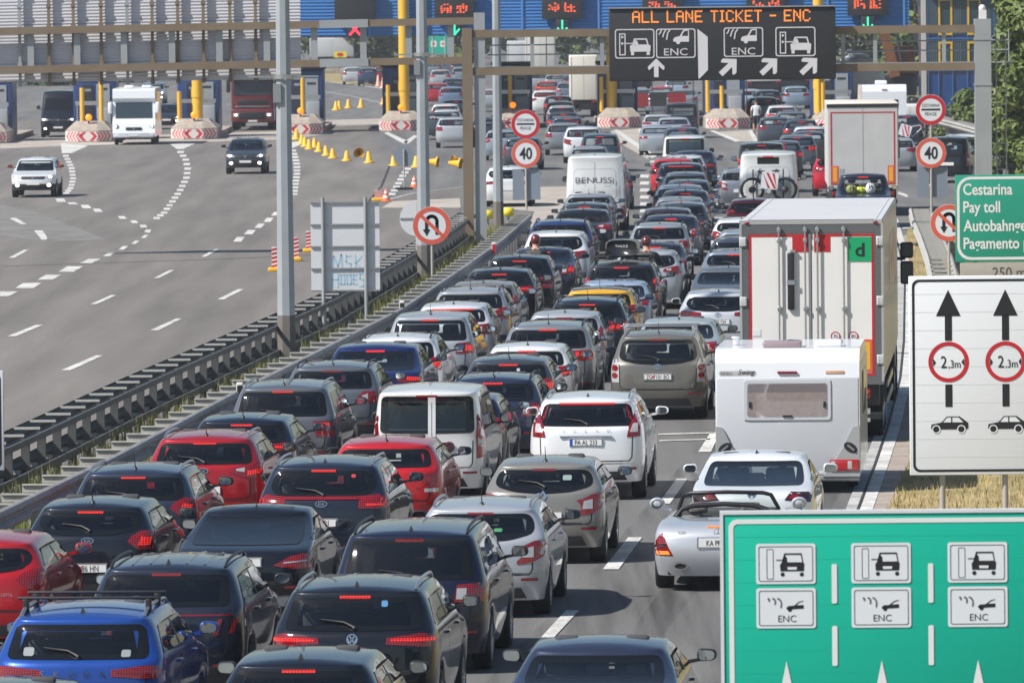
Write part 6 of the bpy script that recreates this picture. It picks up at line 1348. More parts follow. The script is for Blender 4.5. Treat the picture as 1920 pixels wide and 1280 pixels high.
put('suv', 1101, 752, '#eceded', 'white SUV with tall tail lights and plate PA AL 233', lamps='tower', rails='chrome', plate='PA AL 233', plate_blue=True, emblem='none', brake='wide', words=[(c, -.36 + .18 * i, -.05, .06, 1.2) for i, c in enumerate('VOLVO')], chrome_bar=True, bar_z=-.12, plate_z=.94, mirror='body', priv=True, ant='fin', lampz=.13)
put('boxvan', 800, 738, '#e4e4e2', 'white small van with twin rear doors behind the red hatchback', lamps='tall', emblem='fiat', brake='dim', wiper=False, priv=True, ant='none')
put('hatch', 722, 837, '#c01822', 'bright red small hatchback in front of the white small van', lamps='round', emblem='vw', brake='none', tint=CLEAR, words=[('TDI', .52, -.28, .05, 1)])
put('suv', 607, 877, '#20252d', 'dark SUV with full width red light bar, plate ending 801', lamps='bar', rails='chrome', emblem='oval_kia', plate='      801', plate_x=.05, ant='fin', brake='lit', win='lens', plate_z=.84, lampz=.05)
put('suv_s', 384, 826, '#a3141f', 'red crossover with chrome roof rails and oval badge', lamps='wedge', rails='chrome', emblem='oval_kia', brake='lit', clad=True, win='std', mirror=None)
put('hatch', 453, 792, '#181d27', 'dark navy hatchback with wide spoiler brake light behind the red crossover', lamps='slim', brake='lit', emblem='none')
put('mpv', 530, 730, '#5f6269', 'grey people carrier with two stacked lamps each side', lamps='stack', rails='chrome', emblem='none', brake='lit', priv=True)
put('suv_s', 622, 692, '#5b6067', 'grey crossover with clear and red lamps behind the white small van', lamps='vitara', rails='black', emblem='none', brake='dim', clad=True)
put('suv_coupe', 704, 655, '#132458', 'deep blue coupe SUV beside the guardrail', lamps='glcbar', emblem='none', brake='lit', ant='none', wiper=False, mirror=None)
put('suv_s', 744, 638, '#e8e9ea', 'white crossover right behind the deep blue coupe SUV', lamps='leaf', emblem='none', brake='lit', rails='black')
put('mpv', 806, 597, '#a3a7ae', 'silver tall hatchback with round lamp pairs by the guardrail', lamps='block', emblem='vw', brake='lit', tint=CLEAR)
put('hatch', 849, 577, '#dcdde0', 'white compact car ahead of the silver tall hatchback', lamps='block', emblem='none', brake='wide', tint=CLEAR)
put('suv_s', 881, 549, '#9b9da2', 'silver crossover with thin roof rails by the guardrail', lamps='leaf', rails='black', emblem='none', brake='none')
put('hatch', 905, 537, '#7f7a74', 'beige grey hatchback with tall red lamps by the guardrail', lamps='tall', emblem='none', brake='none')
put('hatch', 936, 512, '#171a1f', 'black hatchback with wide brake light and orange indicator glow', lamps='slim', emblem='none', brake='lit')
put('suv_s', 974, 489, '#15181d', 'black crossover ahead of the black hatchback', lamps='leaf', emblem='none', brake='lit', ant='fin')
put('sedan', 1019, 469, '#232a35', 'dark sedan half hidden behind the rider in the red helmet', lamps='block', emblem='none', brake='lit', wiper=False)
put('suv', 1042, 441, '#eceded', 'white SUV with large dark rear window by the guardrail end', lamps='bar', emblem='none', brake='none', win='lens', rails=None)
put('suv', 1050, 421, '#243a6c', 'dark blue SUV with rails just ahead of the white SUV', lamps='block', rails='black', emblem='none', brake='none')
put('sedan', 1093, 400, '#1c2026', 'black sedan behind the white panel van', lamps='block', emblem='none', brake='none', wiper=False)
put('hatch', 1096, 388, '#343b47', 'dark car with wide brake light between black sedan and white panel van', lamps='block', emblem='none', brake='lit', lvl=1)
put('hatch', 1104, 369, '#8d9298', 'pale grey hatchback close behind the white panel van', lamps='leaf', emblem='none', brake='none', tint=CLEAR)
# --- second file
put('wagon', 924, 715, '#2a313c', 'dark blue grey estate with rails left of the white SUV', lamps='block', rails='black', emblem='none', brake='lit', words=[('TUCSON', .45, -.16, .07, 1)])
put('hatch', 953, 680, '#3c4148', 'dark grey hatchback ahead of the dark blue grey estate', lamps='leaf', emblem='none', brake='lit', tint=CLEAR)
put('hatch', 852, 751, '#1c2330', 'dark blue car squeezed between white small van and dark estate', lamps='leaf', emblem='none', brake='none')
put('hatch', 988, 655, '#ecedee', 'white hatchback with black spoiler gap in the middle file', lamps='wedge', emblem='none', brake='lit')
put('suv', 1027, 615, '#7d8186', 'grey SUV with three claw shaped lamps each side', lamps='claw', emblem='none', brake='lit', rails='black', priv=True, clad=True)
put('hatch', 1058, 593, '#aeb1b5', 'silver small hatchback ahead of the grey claw lamp SUV', lamps='tall', emblem='none', brake='dim')
put('suv_s', 1101, 568, '#23262c', 'black crossover with rails behind the yellow car', lamps='claw', rails='black', emblem='none', brake='lit')
put('hatch', 1124, 548, '#d9a420', 'yellow car with black roof', lamps='leaf', roofcol='#2c2a28', emblem='none', brake='none', metal=.1)
put('sedan', 1152, 531, '#9aabc2', 'light blue silver sedan behind the car with a roof box', lamps='block', emblem='none', brake='none', wiper=False, mirror=None)
RB = put('suv', 1165, 501, '#34302e', 'dark brown SUV carrying a black roof box', lamps='tall', emblem='none', brake='lit', crossbars=2, rails='chrome', lampz=.05)
put('hatch', 1213, 478, '#b4b8bd', 'pale silver car right of the roof box', lamps='leaf', emblem='none', brake='none')
put('sedan', 1228, 462, '#272b33', 'dark sedan ahead of the pale silver car and the second rider', lamps='leaf', emblem='none', brake='lit', wiper=False)
put('suv_s', 1236, 426, '#8f959c', 'silver crossover with rails and glowing orange indicator', lamps='leaf', rails='black', emblem='none', brake='lit')
put('sedan', 1258, 410, '#2b313d', 'dark blue sedan ahead of the silver crossover', lamps='block', emblem='none', brake='lit', wiper=False)
put('hatch', 1250, 397, '#3a2d35', 'dark plum hatchback ahead of the dark blue sedan', lamps='leaf', emblem='none', brake='none')
put('wagon', 1277, 385, '#39424f', 'blue grey estate right of the dark plum hatchback', lamps='block', emblem='none', brake='none')
put('hatch', 1274, 374, '#7e868f', 'silver hatchback with dotted brake light in the tight middle file', lamps='leaf', emblem='none', brake='lit')
put('sedan', 1285, 363, '#2c3440', 'dark slate sedan in the tight middle file', lamps='block', emblem='none', brake='lit', wiper=False)
put('wagon', 1274, 352, '#57677a', 'steel blue estate in the tight middle file', lamps='block', emblem='none', brake='none')
put('hatch', 1290, 342, '#414a55', 'slate grey hatchback with a small red brake light in the middle file', lamps='leaf', emblem='none', brake='lit')
put('wagon', 1285, 329, '#4a525d', 'blue grey estate right behind the SUV with the long red light strip', lamps='block', emblem='none', brake='none')
put('suv', 1276, 311, '#30343c', 'dark SUV with a long red light strip across its rear window', lamps='tall', emblem='none', brake='wide')
put('hatch', 1262, 302, '#b3202c', 'red hatchback in the middle file behind the white minibus', lamps='leaf', emblem='none', brake='none', metal=.1)
put('hatch', 1283, 297, '#d8dadc', 'white car roof between the red hatchback and the white minibus', lamps='leaf', emblem='none', brake='none')
put('sedan', 1302, 288, '#232a36', 'dark blue sedan right of the white car roof', lamps='leaf', emblem='none', brake='none', wiper=False)
put('lowvan', 1284, 258, '#e6e7e7', 'white minibus with wide dark rear window in the middle file', lamps='post', emblem='none', brake='lit', wiper=False, lampz=.1)
put('suv_s', 1279, 242, '#414c5a', 'dark blue crossover in front of the white minibus', lamps='leaf', emblem='none', brake='lit')
put('sedan', 1263, 222, '#aeb4ba', 'silver sedan nearing the toll island by the red panels', lamps='leaf', emblem='none', brake='none', wiper=False)
put('hatch', 1234, 217, '#b9bdc2', 'silver hatchback at the end of the left chevron island', lamps='leaf', emblem='none', brake='none')
put('boxvan', 1278, 197, '#2b2e33', 'dark small van under the red and black gate panels', lamps='tall', emblem='none', brake='none')
# --- file with the white panel van and beyond
PV = put('van', 1115, 292, '#e9eaea', 'white panel van with BENUSSi lettering', lamps='post', emblem='none', brake='none', wiper=False, ant='fin', lampz=-.25, plate_z=.62, mirror=None)
put('wagon', 1142, 322, '#5d6874', 'blue grey car hidden in front of the white panel van, its right side showing', lamps='block', emblem='none', brake='none', th=-.01)
put('mpv', 1125, 256, '#2f4552', 'teal grey people carrier ahead of the white panel van', lamps='tall', emblem='none', brake='lit')
put('suv_s', 1104, 278, '#8c9096', 'silver crossover left of the white panel van, mostly hidden', lamps='block', emblem='none', brake='none', rails='black')
put('suv', 1093, 242, '#dfe1e3', 'white SUV left of the teal people carrier', lamps='block', emblem='none', brake='none')
put('suv_s', 1056, 234, '#82878d', 'grey crossover with lit left lamp left of the white SUV', lamps='leaf', emblem='none', brake='none')
put('hatch', 980, 261, '#494e56', 'dark grey hatchback behind the left 40 sign', lamps='tall', emblem='none', brake='none')
put('hatch', 942, 246, '#8b97a3', 'blue silver hatchback behind the farthest lamp post', lamps='leaf', emblem='none', brake='none')
put('wagon', 952, 318, '#e4e5e6', 'white estate with red stripe parked behind the gantry columns', lamps='block', emblem='none', brake='none', words=None)
far = [('hatch', 1064, 222, '#59626c', 'slate car with lit brake light, first of the tight file above the left toll sign'), ('sedan', 1056, 213, '#343a45', 'dark car second of the tight file above the left toll sign'), ('hatch', 1053, 202, '#9fa5ab', 'pale grey car in the tight file by the cream truck'), ('hatch', 1051, 193, '#7b848c', 'grey car beyond the pale grey one by the cream truck'), ('suv_s', 1047, 183, '#3d262c', 'dark maroon car with bright brake light by the cream truck'),
 ('suv_s', 1022, 172, '#e0e1e2', 'white crossover at the left of the file by the cream truck'), ('hatch', 1026, 155, '#b8503a', 'orange red hatchback far up the file by the cream truck'), ('wagon', 1066, 157, '#6d7884', 'blue grey estate far up the file by the cream truck'), ('hatch', 1042, 141, '#868d94', 'grey car far up the left file beneath the gantry beam'), ('hatch', 1075, 143, '#4d5660', 'dark car far up the right of the same file'), ('hatch', 1010, 140, '#9da3aa', 'pale car at the far upper left of the file'),
 ('suv_s', 849, 223, '#b3b7bb', 'silver crossover nearest in the file left of the gantry columns'), ('hatch', 822, 214, '#454b53', 'dark car at the left edge of the file by the second lamp post'), ('hatch', 838, 208, '#c9cdd0', 'pale silver car close behind the nearest silver crossover'), ('hatch', 835, 199, '#e3e4e4', 'white car with lit brake light left of the gantry columns'), ('sedan', 855, 191, '#2b313a', 'dark sedan with lit brake light left of the gantry columns'), ('hatch', 846, 166, '#6f819a', 'blue hatchback with pale rear window left of the gantry columns'), ('suv_s', 819, 158, '#b22a35', 'red crossover beside the second lamp post'), ('wagon', 850, 150, '#33383f', 'dark estate with round roof box left of the gantry columns'), ('wagon', 826, 133, '#a7abaf', 'pale estate high in the file by the second lamp post'), ('hatch', 866, 128, '#7d8790', 'grey blue car high in the file by the gantry column'), ('hatch', 812, 118, '#7a828a', 'grey car at the top of the file by the second lamp post'), ('hatch', 838, 113, '#5b646e', 'slate car at the top of the file beneath the gantry beam'), ('hatch', 862, 116, '#3e454e', 'dark car at the top of the file beside the gantry column'),
 ('hatch', 1030, 126, '#6a737c', 'grey car at the very top of the file by the cream truck, left'), ('suv_s', 1056, 128, '#8c949b', 'silver grey crossover at the very top of the file by the cream truck, right'), ('hatch', 992, 128, '#444b54', 'dark car beyond the booths right of the farthest lamp post'), ('hatch', 690, 130, '#31405a', 'dark blue car far beyond the distant orange cones, middle'), ('hatch', 662, 128, '#b9bdc1', 'pale car far beyond the distant orange cones, left'), ('hatch', 716, 128, '#7d2a30', 'dark red car far beyond the distant orange cones, right'), ('hatch', 1452, 224, '#4a515a', 'dark grey car beside the dark estate in the third file, left of it'), ('sedan', 1232, 238, '#9ca3aa', 'silver grey sedan left of the dark blue crossover in front of the white minibus'),
 ('hatch', 915, 225, '#333942', 'dark car between the gantry columns and the farthest lamp post'), ('hatch', 917, 170, '#a9aeb3', 'silver car glimpsed right of the grey gantry column'),
 ('wagon', 1237, 173, '#a9b4c2', 'pale blue estate behind the gate panels'), ('hatch', 1240, 165, '#b5505a', 'pinkish red car behind the gate panels'), ('sedan', 1282, 170, '#8a8f96', 'grey sedan behind the right end of the gate'), ('hatch', 1268, 152, '#9db0bd', 'light blue car just under the message board'), ('hatch', 1200, 170, '#7b8590', 'slate blue car behind the left gate panels'),
 ('suv', 1430, 184, '#3e4650', 'dark SUV beside the walking man'), ('hatch', 1405, 170, '#a3b4c4', 'light blue car behind the walking man'), ('wagon', 1440, 172, '#272c33', 'black estate right above the walking man'), ('hatch', 1493, 165, '#8fa0b0', 'silver blue car beside the booth below the message board')]
for kind, u, v, c, l in far: put(kind, u, v, c, l, lamps='leaf' if kind in ('hatch', 'suv_s') else 'block', emblem='none', brake='lit' if 'brake' in l or (u + v) % 2 else 'none', wiper=False, rails='black' if 'roof box' in l else None)
# --- third and fourth file
BV = put('van', 1440, 292, '#e6e7e7', 'white camper van with two bicycles on its rear rack', lamps='post', emblem='none', brake='lit', wiper=False, ant='none', lampz=-.30)
put('lowvan', 1428, 272, '#25282e', 'dark van ahead of the white camper van', lamps='tall', emblem='none', brake='lit')
put('hatch', 1389, 322, '#7b828a', 'grey car left of the white camper van, mostly hidden', lamps='leaf', emblem='none', brake='none')
put('hatch', 1413, 380, '#a3222c', 'dark red hatchback behind the white camper van, cut by the truck roof', lamps='tall', emblem='none', brake='none')
put('hatch', 1390, 414, '#e6e7e8', 'white hatchback left of the front of the big white truck', lamps='leaf', emblem='none', brake='none')
put('hatch', 1398, 436, '#8f99a5', 'pale blue car peeping out beside the big white truck', lamps='leaf', emblem='none', brake='none')
put('suv_s', 1388, 452, '#3a4453', 'dark blue crossover peeping out beside the big white truck', lamps='leaf', emblem='none', brake='none')
put('wagon', 1378, 473, '#7d8894', 'blue grey estate with rails beside the big white truck', lamps='block', rails='black', emblem='none', brake='lit')
put('sedan', 1365, 508, '#5f666f', 'grey sedan with clear rear window beside the big white truck', lamps='block', emblem='none', brake='none', wiper=False)
put('wagon', 1347, 553, '#c9ccd0', 'silver white estate with plate ending 902 CH beside the big white truck', lamps='slim', emblem='toyota', brake='none', plate='X 902 CH', plate_z=.82, mirror='body', win='lens', ant='fin')
put('sedan', 1272, 606, '#a7b0b1', 'pale green silver sedan ahead of the taupe people carrier with crossbars', lamps='block', emblem='none', brake='none', tint=CLEAR, wiper=False)
put('mpv', 1234, 633, '#6c6963', 'taupe people carrier with crossbars and plate ZG 7101 BO', lamps='bubble', rails='chrome', crossbars=2, emblem='toyota', plate='ZG 7101 BO', brake='dim', win='curve', tint=CLEAR, words=[('COROLLA', .50, -.42, .045, .9), ('Verso', .52, -.47, .05, .9)], plate_z=.83, lampz=.04)
put('suv_s', 1466, 268, '#454d57', 'slate SUV behind the dark van in the third file', lamps='leaf', emblem='none', brake='lit'); put('suv_s', 1494, 258, '#59606a', 'grey crossover right of the slate SUV in the third file', lamps='leaf', emblem='none', brake='lit', lvl=0)
put('hatch', 1515, 250, '#3f4a58', 'dark blue hatchback beside the far box truck', lamps='leaf', emblem='none', brake='lit'); put('hatch', 1519, 241, '#dcdede', 'white hatchback beside the far box truck', lamps='leaf', emblem='none', brake='lit'); put('wagon', 1502, 227, '#343b44', 'dark estate ahead of the white hatchback in the third file', lamps='block', emblem='none', brake='lit')
put('suv_s', 1484, 213, '#69727c', 'grey blue crossover behind the white car near the walking man', lamps='leaf', emblem='none', brake='none'); put('suv_s', 1466, 201, '#dfe1e2', 'white crossover right of the walking man', lamps='leaf', emblem='none', brake='lit'); put('hatch', 1440, 187, '#4c545e', 'dark slate car next to the walking man, closest to the gate', lamps='leaf', emblem='none', brake='lit')
put('suv_s', 1567, 296, '#b3142a', 'glossy red crossover half hidden behind the far box truck', lamps='leaf', emblem='none', brake='none', metal=.1, lvl=1)
PK = put('pickup', 1618, 331, '#2a2e35', 'dark pickup truck with luggage on its covered bed', lamps='block', emblem='none', brake='lit', wiper=False, ant='none', mirror=None, tint=CLEAR)
put('suv_s', 1700, 218, '#31363e', 'dark SUV carrying a bicycle and warning board behind the far box truck', lamps='leaf', emblem='none', brake='lit', th=.05); put('wagon', 1680, 262, '#a0a5aa', 'silver estate just right of the far box truck, mostly hidden', lamps='block', emblem='none', brake='none')
put('boxvan', 1776, 262, '#1d2023', 'black small van right of the right 40 sign', lamps='tall', emblem='none', brake='none', th=.16, lampz=-.05)
far_box(1706, 197, 240, 395, 2.0, 'box_van', 'small white box van with red top lamps left of the right toll sign', 'van', WH, 4.5)
# --- oncoming
face('suv_s', 62, 371, '#e9eaea', 'white crossover driving towards the camera at far left', emblem='vw', mirror='#7a3020', lamps='leaf', clad=True); face('suv_s', 460, 327, '#343b44', 'dark grey crossover driving towards the camera with headlights on', emblem='vw', lamps='leaf', clad=True)
face('van', 109, 258, '#1a1c20', 'black high roof van leaving the left toll lane', emblem='none', lamps='post'); face('hatch', 312, 243, '#20242b', 'dark car with headlights on behind the white motorhome', lamps='leaf', emblem='none'); face('suv_s', 286, 196, '#8b99a6', 'silver blue car approaching beyond the booths', lamps='leaf', emblem='none'); face('hatch', 1822, 316, '#e6e7e7', 'white car facing the camera beside the gantry column at right', lamps='leaf', emblem='none', th=-.1)
# --- open roadster
def roadster():
    T, bvh = body('sedan'); T = dict(T)
    p = at(1347, 1000, .80); Y = p.y; a = heading(Y); d = Vector((sin(a), cos(a), 0)); t = thing('roadster', 'silver open top roadster with plate KA PP half hidden by the green sign', 'car', (0, 0, 0), -a, Q)
    hw, L = .91, 4.55; vs = []; fs = []; ms = []
    def ring(z, x, r, fr, arch=0):
        pts = [(0, r, z), (.42 * x, r + .01, z), (.74 * x, r + .05, z), (.945 * x, r + .16, z), (.99 * x, r + .36, z)]
        for yy in (.98, 3.54):
            if yy > 3: pts.append((x, 2.26, z))
            for q, h in ((-1, 0), (-.72, .72), (0, 1), (.72, .72), (1, 0)):
                zz = max(z, .33 + .385 * h + arch * .05) if h else z; pts.append((x, yy + .385 * q, zz))
        return pts + [(.985 * x, L - fr - .34, z), (.93 * x, L - fr - .16, z), (.72 * x, L - fr - .06, z), (.40 * x, L - fr - .015, z), (0, L - fr, z)]
    lv = [ring(.22, hw - .05, .14, .1, 0), ring(.50, hw, .0, .0, 1), ring(.74, hw - .005, .05, .06, 2), ring(.88, hw - .05, .10, .12, 2)]
    lv[3] = [(x, y, .90 if i < 8 else lerp(.88, .72, min(1, max(0, (i - 9) / 7)))) for i, (x, y, z) in enumerate(lv[3])]
    ys = [1.42, 1.43, 1.46, 1.52, 1.62] + [lerp(1.7, 2.9, i / 8) for i in range(9)] + [2.98, 3.02, 3.04, 3.06, 3.10, 3.14, 3.15]; fx = [0, .42, .74, .94, .99] + [1] * 9 + [.99, .98, .96, .90, .66, .35, 0]
    lv.append([(.72 * fx[i], ys[i], .955 if i < 14 else .93) for i in range(21)]); lv.append([(.68 * fx[i], ys[i] + (.04 if i < 4 else -.02 if i > 16 else 0), .90) for i in range(21)])
    N, M = 21, 40
    for r in lv: vs += [r[i] for i in range(N)] + [(-r[i][0], r[i][1], r[i][2]) for i in range(N - 2, 0, -1)]
    for k in range(5):
        for j in range(M): aa, b = k * M + j, k * M + (j + 1) % M; fs.append([aa, b, b + M, aa + M]); ms.append(0)
    for _ in range(2): vs, fs, ms = catmull(vs, fs, ms)
    bv = BVHTree.FromPolygons(vs, fs); mb = MB(); mb.add(vs, fs, 0, True); pm = paint('#bfc2c8'); ob('body', mb, t, pm)
    T.update(L=L, zb=.90, hw=hw); mb = MB(); mb.box(-.7, .7, .2, L - .25, .24, .52); ob('underbody', mb, t, UNDER)
    mb = MB(); mb.box(-.69, .69, 1.45, 3.1, .45, .60); mb.box(-.69, .69, 1.42, 1.47, .5, .90); mb.bbox(-.68, .68, 2.85, 3.1, .62, .95, 0, .05); ob('dashboard', mb, t, CABIN)
    lt = mat('grey_leather', (.17, .16, .15), .6)
    for x in (-.36, .36):
        o = ob('front_seat', shared('fseat2', lambda: shared('fseat', None).copy()), t); o.data.materials[0] = lt; o.location = (x, 1.92, .50); o.scale = (1, 1, .76)
    mb = MB(); mb.tube([(-.66, 1.62, .92), (-.58, 1.66, 1.02), (-.42, 1.68, 1.07), (0, 1.69, 1.09), (.42, 1.68, 1.07), (.58, 1.66, 1.02), (.66, 1.62, .92)], .035, 8); ob('roll_bar', mb, t, BLACK)
    fr = [(-.70, 3.02, .93), (-.61, 2.62, 1.15), (-.50, 2.54, 1.185), (0, 2.50, 1.20), (.50, 2.54, 1.185), (.61, 2.62, 1.15), (.70, 3.02, .93)]; mb = MB(); mb.tube(fr, .028, 8); ob('windscreen_frame', mb, t, BLACK); mb = MB(); mb.add(fr + [(.4, 3.1, .93), (0, 3.13, .93), (-.4, 3.1, .93)], [tuple(range(10))]); ob('windscreen', mb, t, CLEAR)
    for sx in (1, -1):
        first = None
        for mk, pts in LAMPS['roadster']:
            o = ob('tail_lamp' if first is None else LAMPNAME[mk], decal(bv, T, 'rear', [[(q[0] * hw * sx, q[1] + .80) for q in pts]], .006 if first is None else .012, .09), first or t, LAMPMAT[mk]); first = first or o
        mb = MB(); mb.sph((sx * .99, 2.86, 1.02), (.11, .07, .085), 0, 14, 10); mb.obox((sx * .8, 2.9, .93), (sx * .95, 2.87, .97), .05, .04); o = ob('wing_mirror', mb, t, pm); mb = MB(); mb.poly(circ(sx * .99, 1.02, .085, 20, .065), 2.80); ob('mirror_glass', mb, o, MIRR)
    mb = MB(); mb.box(-.17, .17, .085, .12, .875, .90); mb = decal(bv, T, 'rear', [[(-.17, .865), (.17, .865), (.17, .885), (-.17, .885)]], .01); ob('brake_light', mb, t, ROD)
    y = cast(bv, T, 'rear', 0, .68)[0].y; mb = MB(); mb.box(-.265, .265, y - .02, y + .02, .62, .735); pl = ob('number_plate', mb, t, PLATEW); mb = MB(); put_text(mb, 'KA PP 100', 0, .64, .105, y - .024, .72); ob('lettering', mb, pl, INK); mb = MB(); mb.ring(rrect(-.29, .29, .595, .755, .02), rrect(-.27, .27, .612, .742, .01), y - .021); ob('plate_rim', mb, pl, SATIN)
    e = ob('emblem', shared(('emblem', 'star'), lambda: emblem_mesh('star')), t); e.location = (0, cast(bv, T, 'rear', 0, .81)[0].y - .01, .81); mb = MB(); put_text(mb, '500', -.5, .79, .06, cast(bv, T, 'rear', -.5, .8)[0].y - .012, 1.2); ob('badge_lettering', mb, t, CHROME)
    for sx in (-1, 1):
        yy = cast(bv, T, 'rear', sx * .52, .36)[0].y; mb = MB(); mb.ring(circ(sx * .52, .36, .10, 24, .055), circ(sx * .52, .36, .08, 24, .037), yy - .03); ex = ob('exhaust', mb, t, CHROME); mb = MB(); mb.poly(circ(sx * .52, .36, .085, 24, .04), yy - .015); ob('exhaust_hole', mb, ex, UNDER)
    tm, rm = wheel_meshes(.325, .235)
    for x in (hw - .125, -hw + .125):
        for yy in (.98, 3.54):
            o = ob('wheel', tm, t); o.location = (x, yy, .325); o.rotation_euler = (0, 0, 0 if x > 0 else pi)
            ob('rim', rm, o)
    t.location = Vector((p.x, p.y, 0)) - d * .06; BOXES.append(('roadster', t.location, d, L, 1.82)); return t
roadster()
put('coupe', 1418, 860, '#eceeee', 'white sedan with dark lamps in front of the caravan', lamps='smoke', emblem='vw', brake='none', ant='fin', wiper=False, mirror='body', tint=CLEAR, plate_z=.55, lampz=.04)
def sticker(start, x, z, w_, h_, m, nm='window_sticker'):
    o = [q for q in COL.objects if q.get('label', '').startswith(start)][0]; k = [t_ for t_ in TYPES if o.name.split('.')[0] == NAMES[t_]][0]; T, bvh = body(k)
    ob(nm, decal(bvh, T, 'rear', [rrect(x - w_ * .7, x + w_ * .7, z - h_ * .7, z + h_ * .7, .02)], .012, .3), o, m)
sticker('dark SUV with full width', .42, 1.46, .045, .035, mat('sticker_red', (.42, .03, .03), .5)); sticker('black SUV with chrome rails', .33, 1.46, .05, .05, mat('sticker_blue', (.06, .20, .38), .5)); sticker('bright blue estate', -.52, 1.26, .08, .06, mat('sticker_white', (.22, .24, .25), .6)); sticker('bright blue estate', .52, 1.24, .07, .05, MATS['sticker_white']); sticker('taupe hatchback', .33, 1.22, .09, .05, mat('sticker_mint', (.20, .28, .26), .6)); sticker('silver estate car', .25, 1.14, .08, .03, mat('sticker_green', (.05, .22, .09), .6))
# ---------------------------------------------------------------- roof box, bicycles, luggage
def local(root, x, y, z): return root.matrix_basis @ Vector((x, y, z))
p = local(RB, 0, 1.55, 1.79); t = thing('roof_box', 'glossy black roof box on the crossbars of the dark brown SUV', 'roof box', p, RB.rotation_euler.z); mb = MB(); vs = []; fs = []; nseg, nr = 20, 9
for i in range(nr):
    f = i / (nr - 1); y = lerp(-.95, .95, f); sc = .80 + .20 * sin(pi * min(1, f * 1.2 + .12)) if f < .8 else lerp(1.0, .72, (f - .8) / .2)
    for kk in range(nseg): a_ = 2 * pi * kk / nseg; cxx = abs(cos(a_)) ** .5 * (1 if cos(a_) > 0 else -1); szz = abs(sin(a_)) ** .55 * (1 if sin(a_) > 0 else -1); vs.append((.41 * sc * cxx, y, .20 + .19 * szz * (1 if f < .7 else sc)))
mb.add(vs, [(i * nseg + q, i * nseg + (q + 1) % nseg, (i + 1) * nseg + (q + 1) % nseg, (i + 1) * nseg + q) for i in range(nr - 1) for q in range(nseg)] + [tuple(range(nseg)), tuple(range(nr * nseg - 1, (nr - 1) * nseg - 1, -1))], 0, True); bx = ob('shell', mb, t, mat('roof_box_black', (.022, .022, .024), .22, coat=.6)); mb = MB(); put_text(mb, 'THULE', 0, .22, .085, -.957, 1.2); ob('lettering', mb, bx, SLAB); mb = MB(); mb.box(-.345, .345, -.956, .93, .185, .20); ob('seam', mb, t, UNDER)
def bicycle(label, frame, cat='bicycle'):
    t = thing('bicycle', label, cat); r = .36; wb = 1.08
    for x in (0, wb):
        mb = MB(); mb.tube([(x + r * cos(a), 0, r + r * sin(a)) for a in [i * pi / 14 for i in range(29)]], .042, 8, 0, False); w_ = ob('wheel', mb, t, RUBBER); mb = MB()
        for i in range(18): a = i * pi / 9; mb.tube([(x, 0, r), (x + (r - .02) * cos(a), 0, r + (r - .02) * sin(a))], .003, 4)
        mb.lathe([(.0, -.05), (.11, -.05), (.11, .05), (0, .05)], (x, 0, r), 'Y', 14); ob('spokes', mb, w_, TRIM)
    mb = MB(); bb, st, hd, fk = (.44, 0, .34), (.34, 0, .82), (.86, 0, .90), (.90, 0, .74)
    for a, b, q in ((bb, st, .020), (bb, fk, .024), (st, hd, .022), ((0, 0, r), bb, .013), ((0, 0, r), st, .012), (hd, fk, .024), (fk, (wb, 0, r), .017)): mb.tube([a, b], q, 8)
    ob('frame', mb, t, frame); mb = MB(); mb.tube([st, (.31, 0, .95)], .015, 6); mb.bbox(.18, .44, -.06, .06, .94, .99, 0, .025); ob('saddle', mb, t, BLACK); mb = MB(); mb.tube([hd, (.85, 0, 1.0)], .018, 6); mb.tube([(.80, -.30, 1.03), (.86, 0, 1.0), (.80, .30, 1.03)], .014, 6); ob('handlebar', mb, t, BLACK); mb = MB(); mb.lathe([(.10, -.01), (.10, .01)], bb, 'Y', 16); mb.tube([bb, (.44, .07, .34), (.50, .07, .20)], .012, 6); ob('crankset', mb, t, BLACK); return t
rz = BV.rotation_euler.z
rk = MB(); rk.tube([(-.75, 0, 0), (.75, 0, 0)], .03, 8); rk.tube([(-.75, -.22, 0), (.75, -.22, 0)], .03, 8)
for x in (-.5, .5): rk.tube([(x, -.25, 0), (x, .18, 0), (x, .22, 1.05)], .022, 8)
t = thing('bicycle_rack', 'dark bicycle rack on the rear doors of the white camper van', 'bicycle rack', local(BV, 0, -.22, 1.02), rz); ob('bars', rk, t, BLACK)
b = bicycle('blue mountain bicycle with fat black tyres hung outermost on the camper van', mat('bike_blue', (.08, .35, .60), .35, coat=.5)); b.location = local(BV, -.54, -.44, 1.04); b.rotation_euler = (0, 0, rz); b.scale = (1.0,) * 3
b2 = bicycle('dark bicycle hung behind the blue one on the camper van rack', mat('bike_black', (.03, .03, .035), .35, coat=.5)); b2.location = local(BV, .57, -.22, 1.05); b2.rotation_euler = (0, 0, rz + pi); b2.scale = (1.0,) * 3
def warn_board(label, loc, rz, w_, h_, tilt=0.0):
    t = thing('warning_board', label, 'warning board', loc, rz); mb = MB(); mb.poly(rrect(-w_ / 2, w_ / 2, 0, h_, .05), 0); mb.box(-w_ / 2 + .05, w_ / 2 - .05, .002, .02, .02, h_ - .02); o = ob('board', mb, t, SWHT); mb = MB()
    for i in range(3): x = -w_ / 2 + w_ * (i * .36 - .12); P = [(x + .0, h_ - .03), (x + .15 * w_, h_ - .03), (x + .15 * w_ + h_ * .55, .03), (x + h_ * .55, .03)]; mb.poly([(min(max(a, -w_ / 2 + .02), w_ / 2 - .02), b) for a, b in P], -.004)
    ob('stripes', mb, o, SRED); t.rotation_euler = (0, tilt, rz)
warn_board('red and white striped board tied over the two bicycles on the camper van', local(BV, .02, -.56, 1.42), rz, .56, .56, .12)
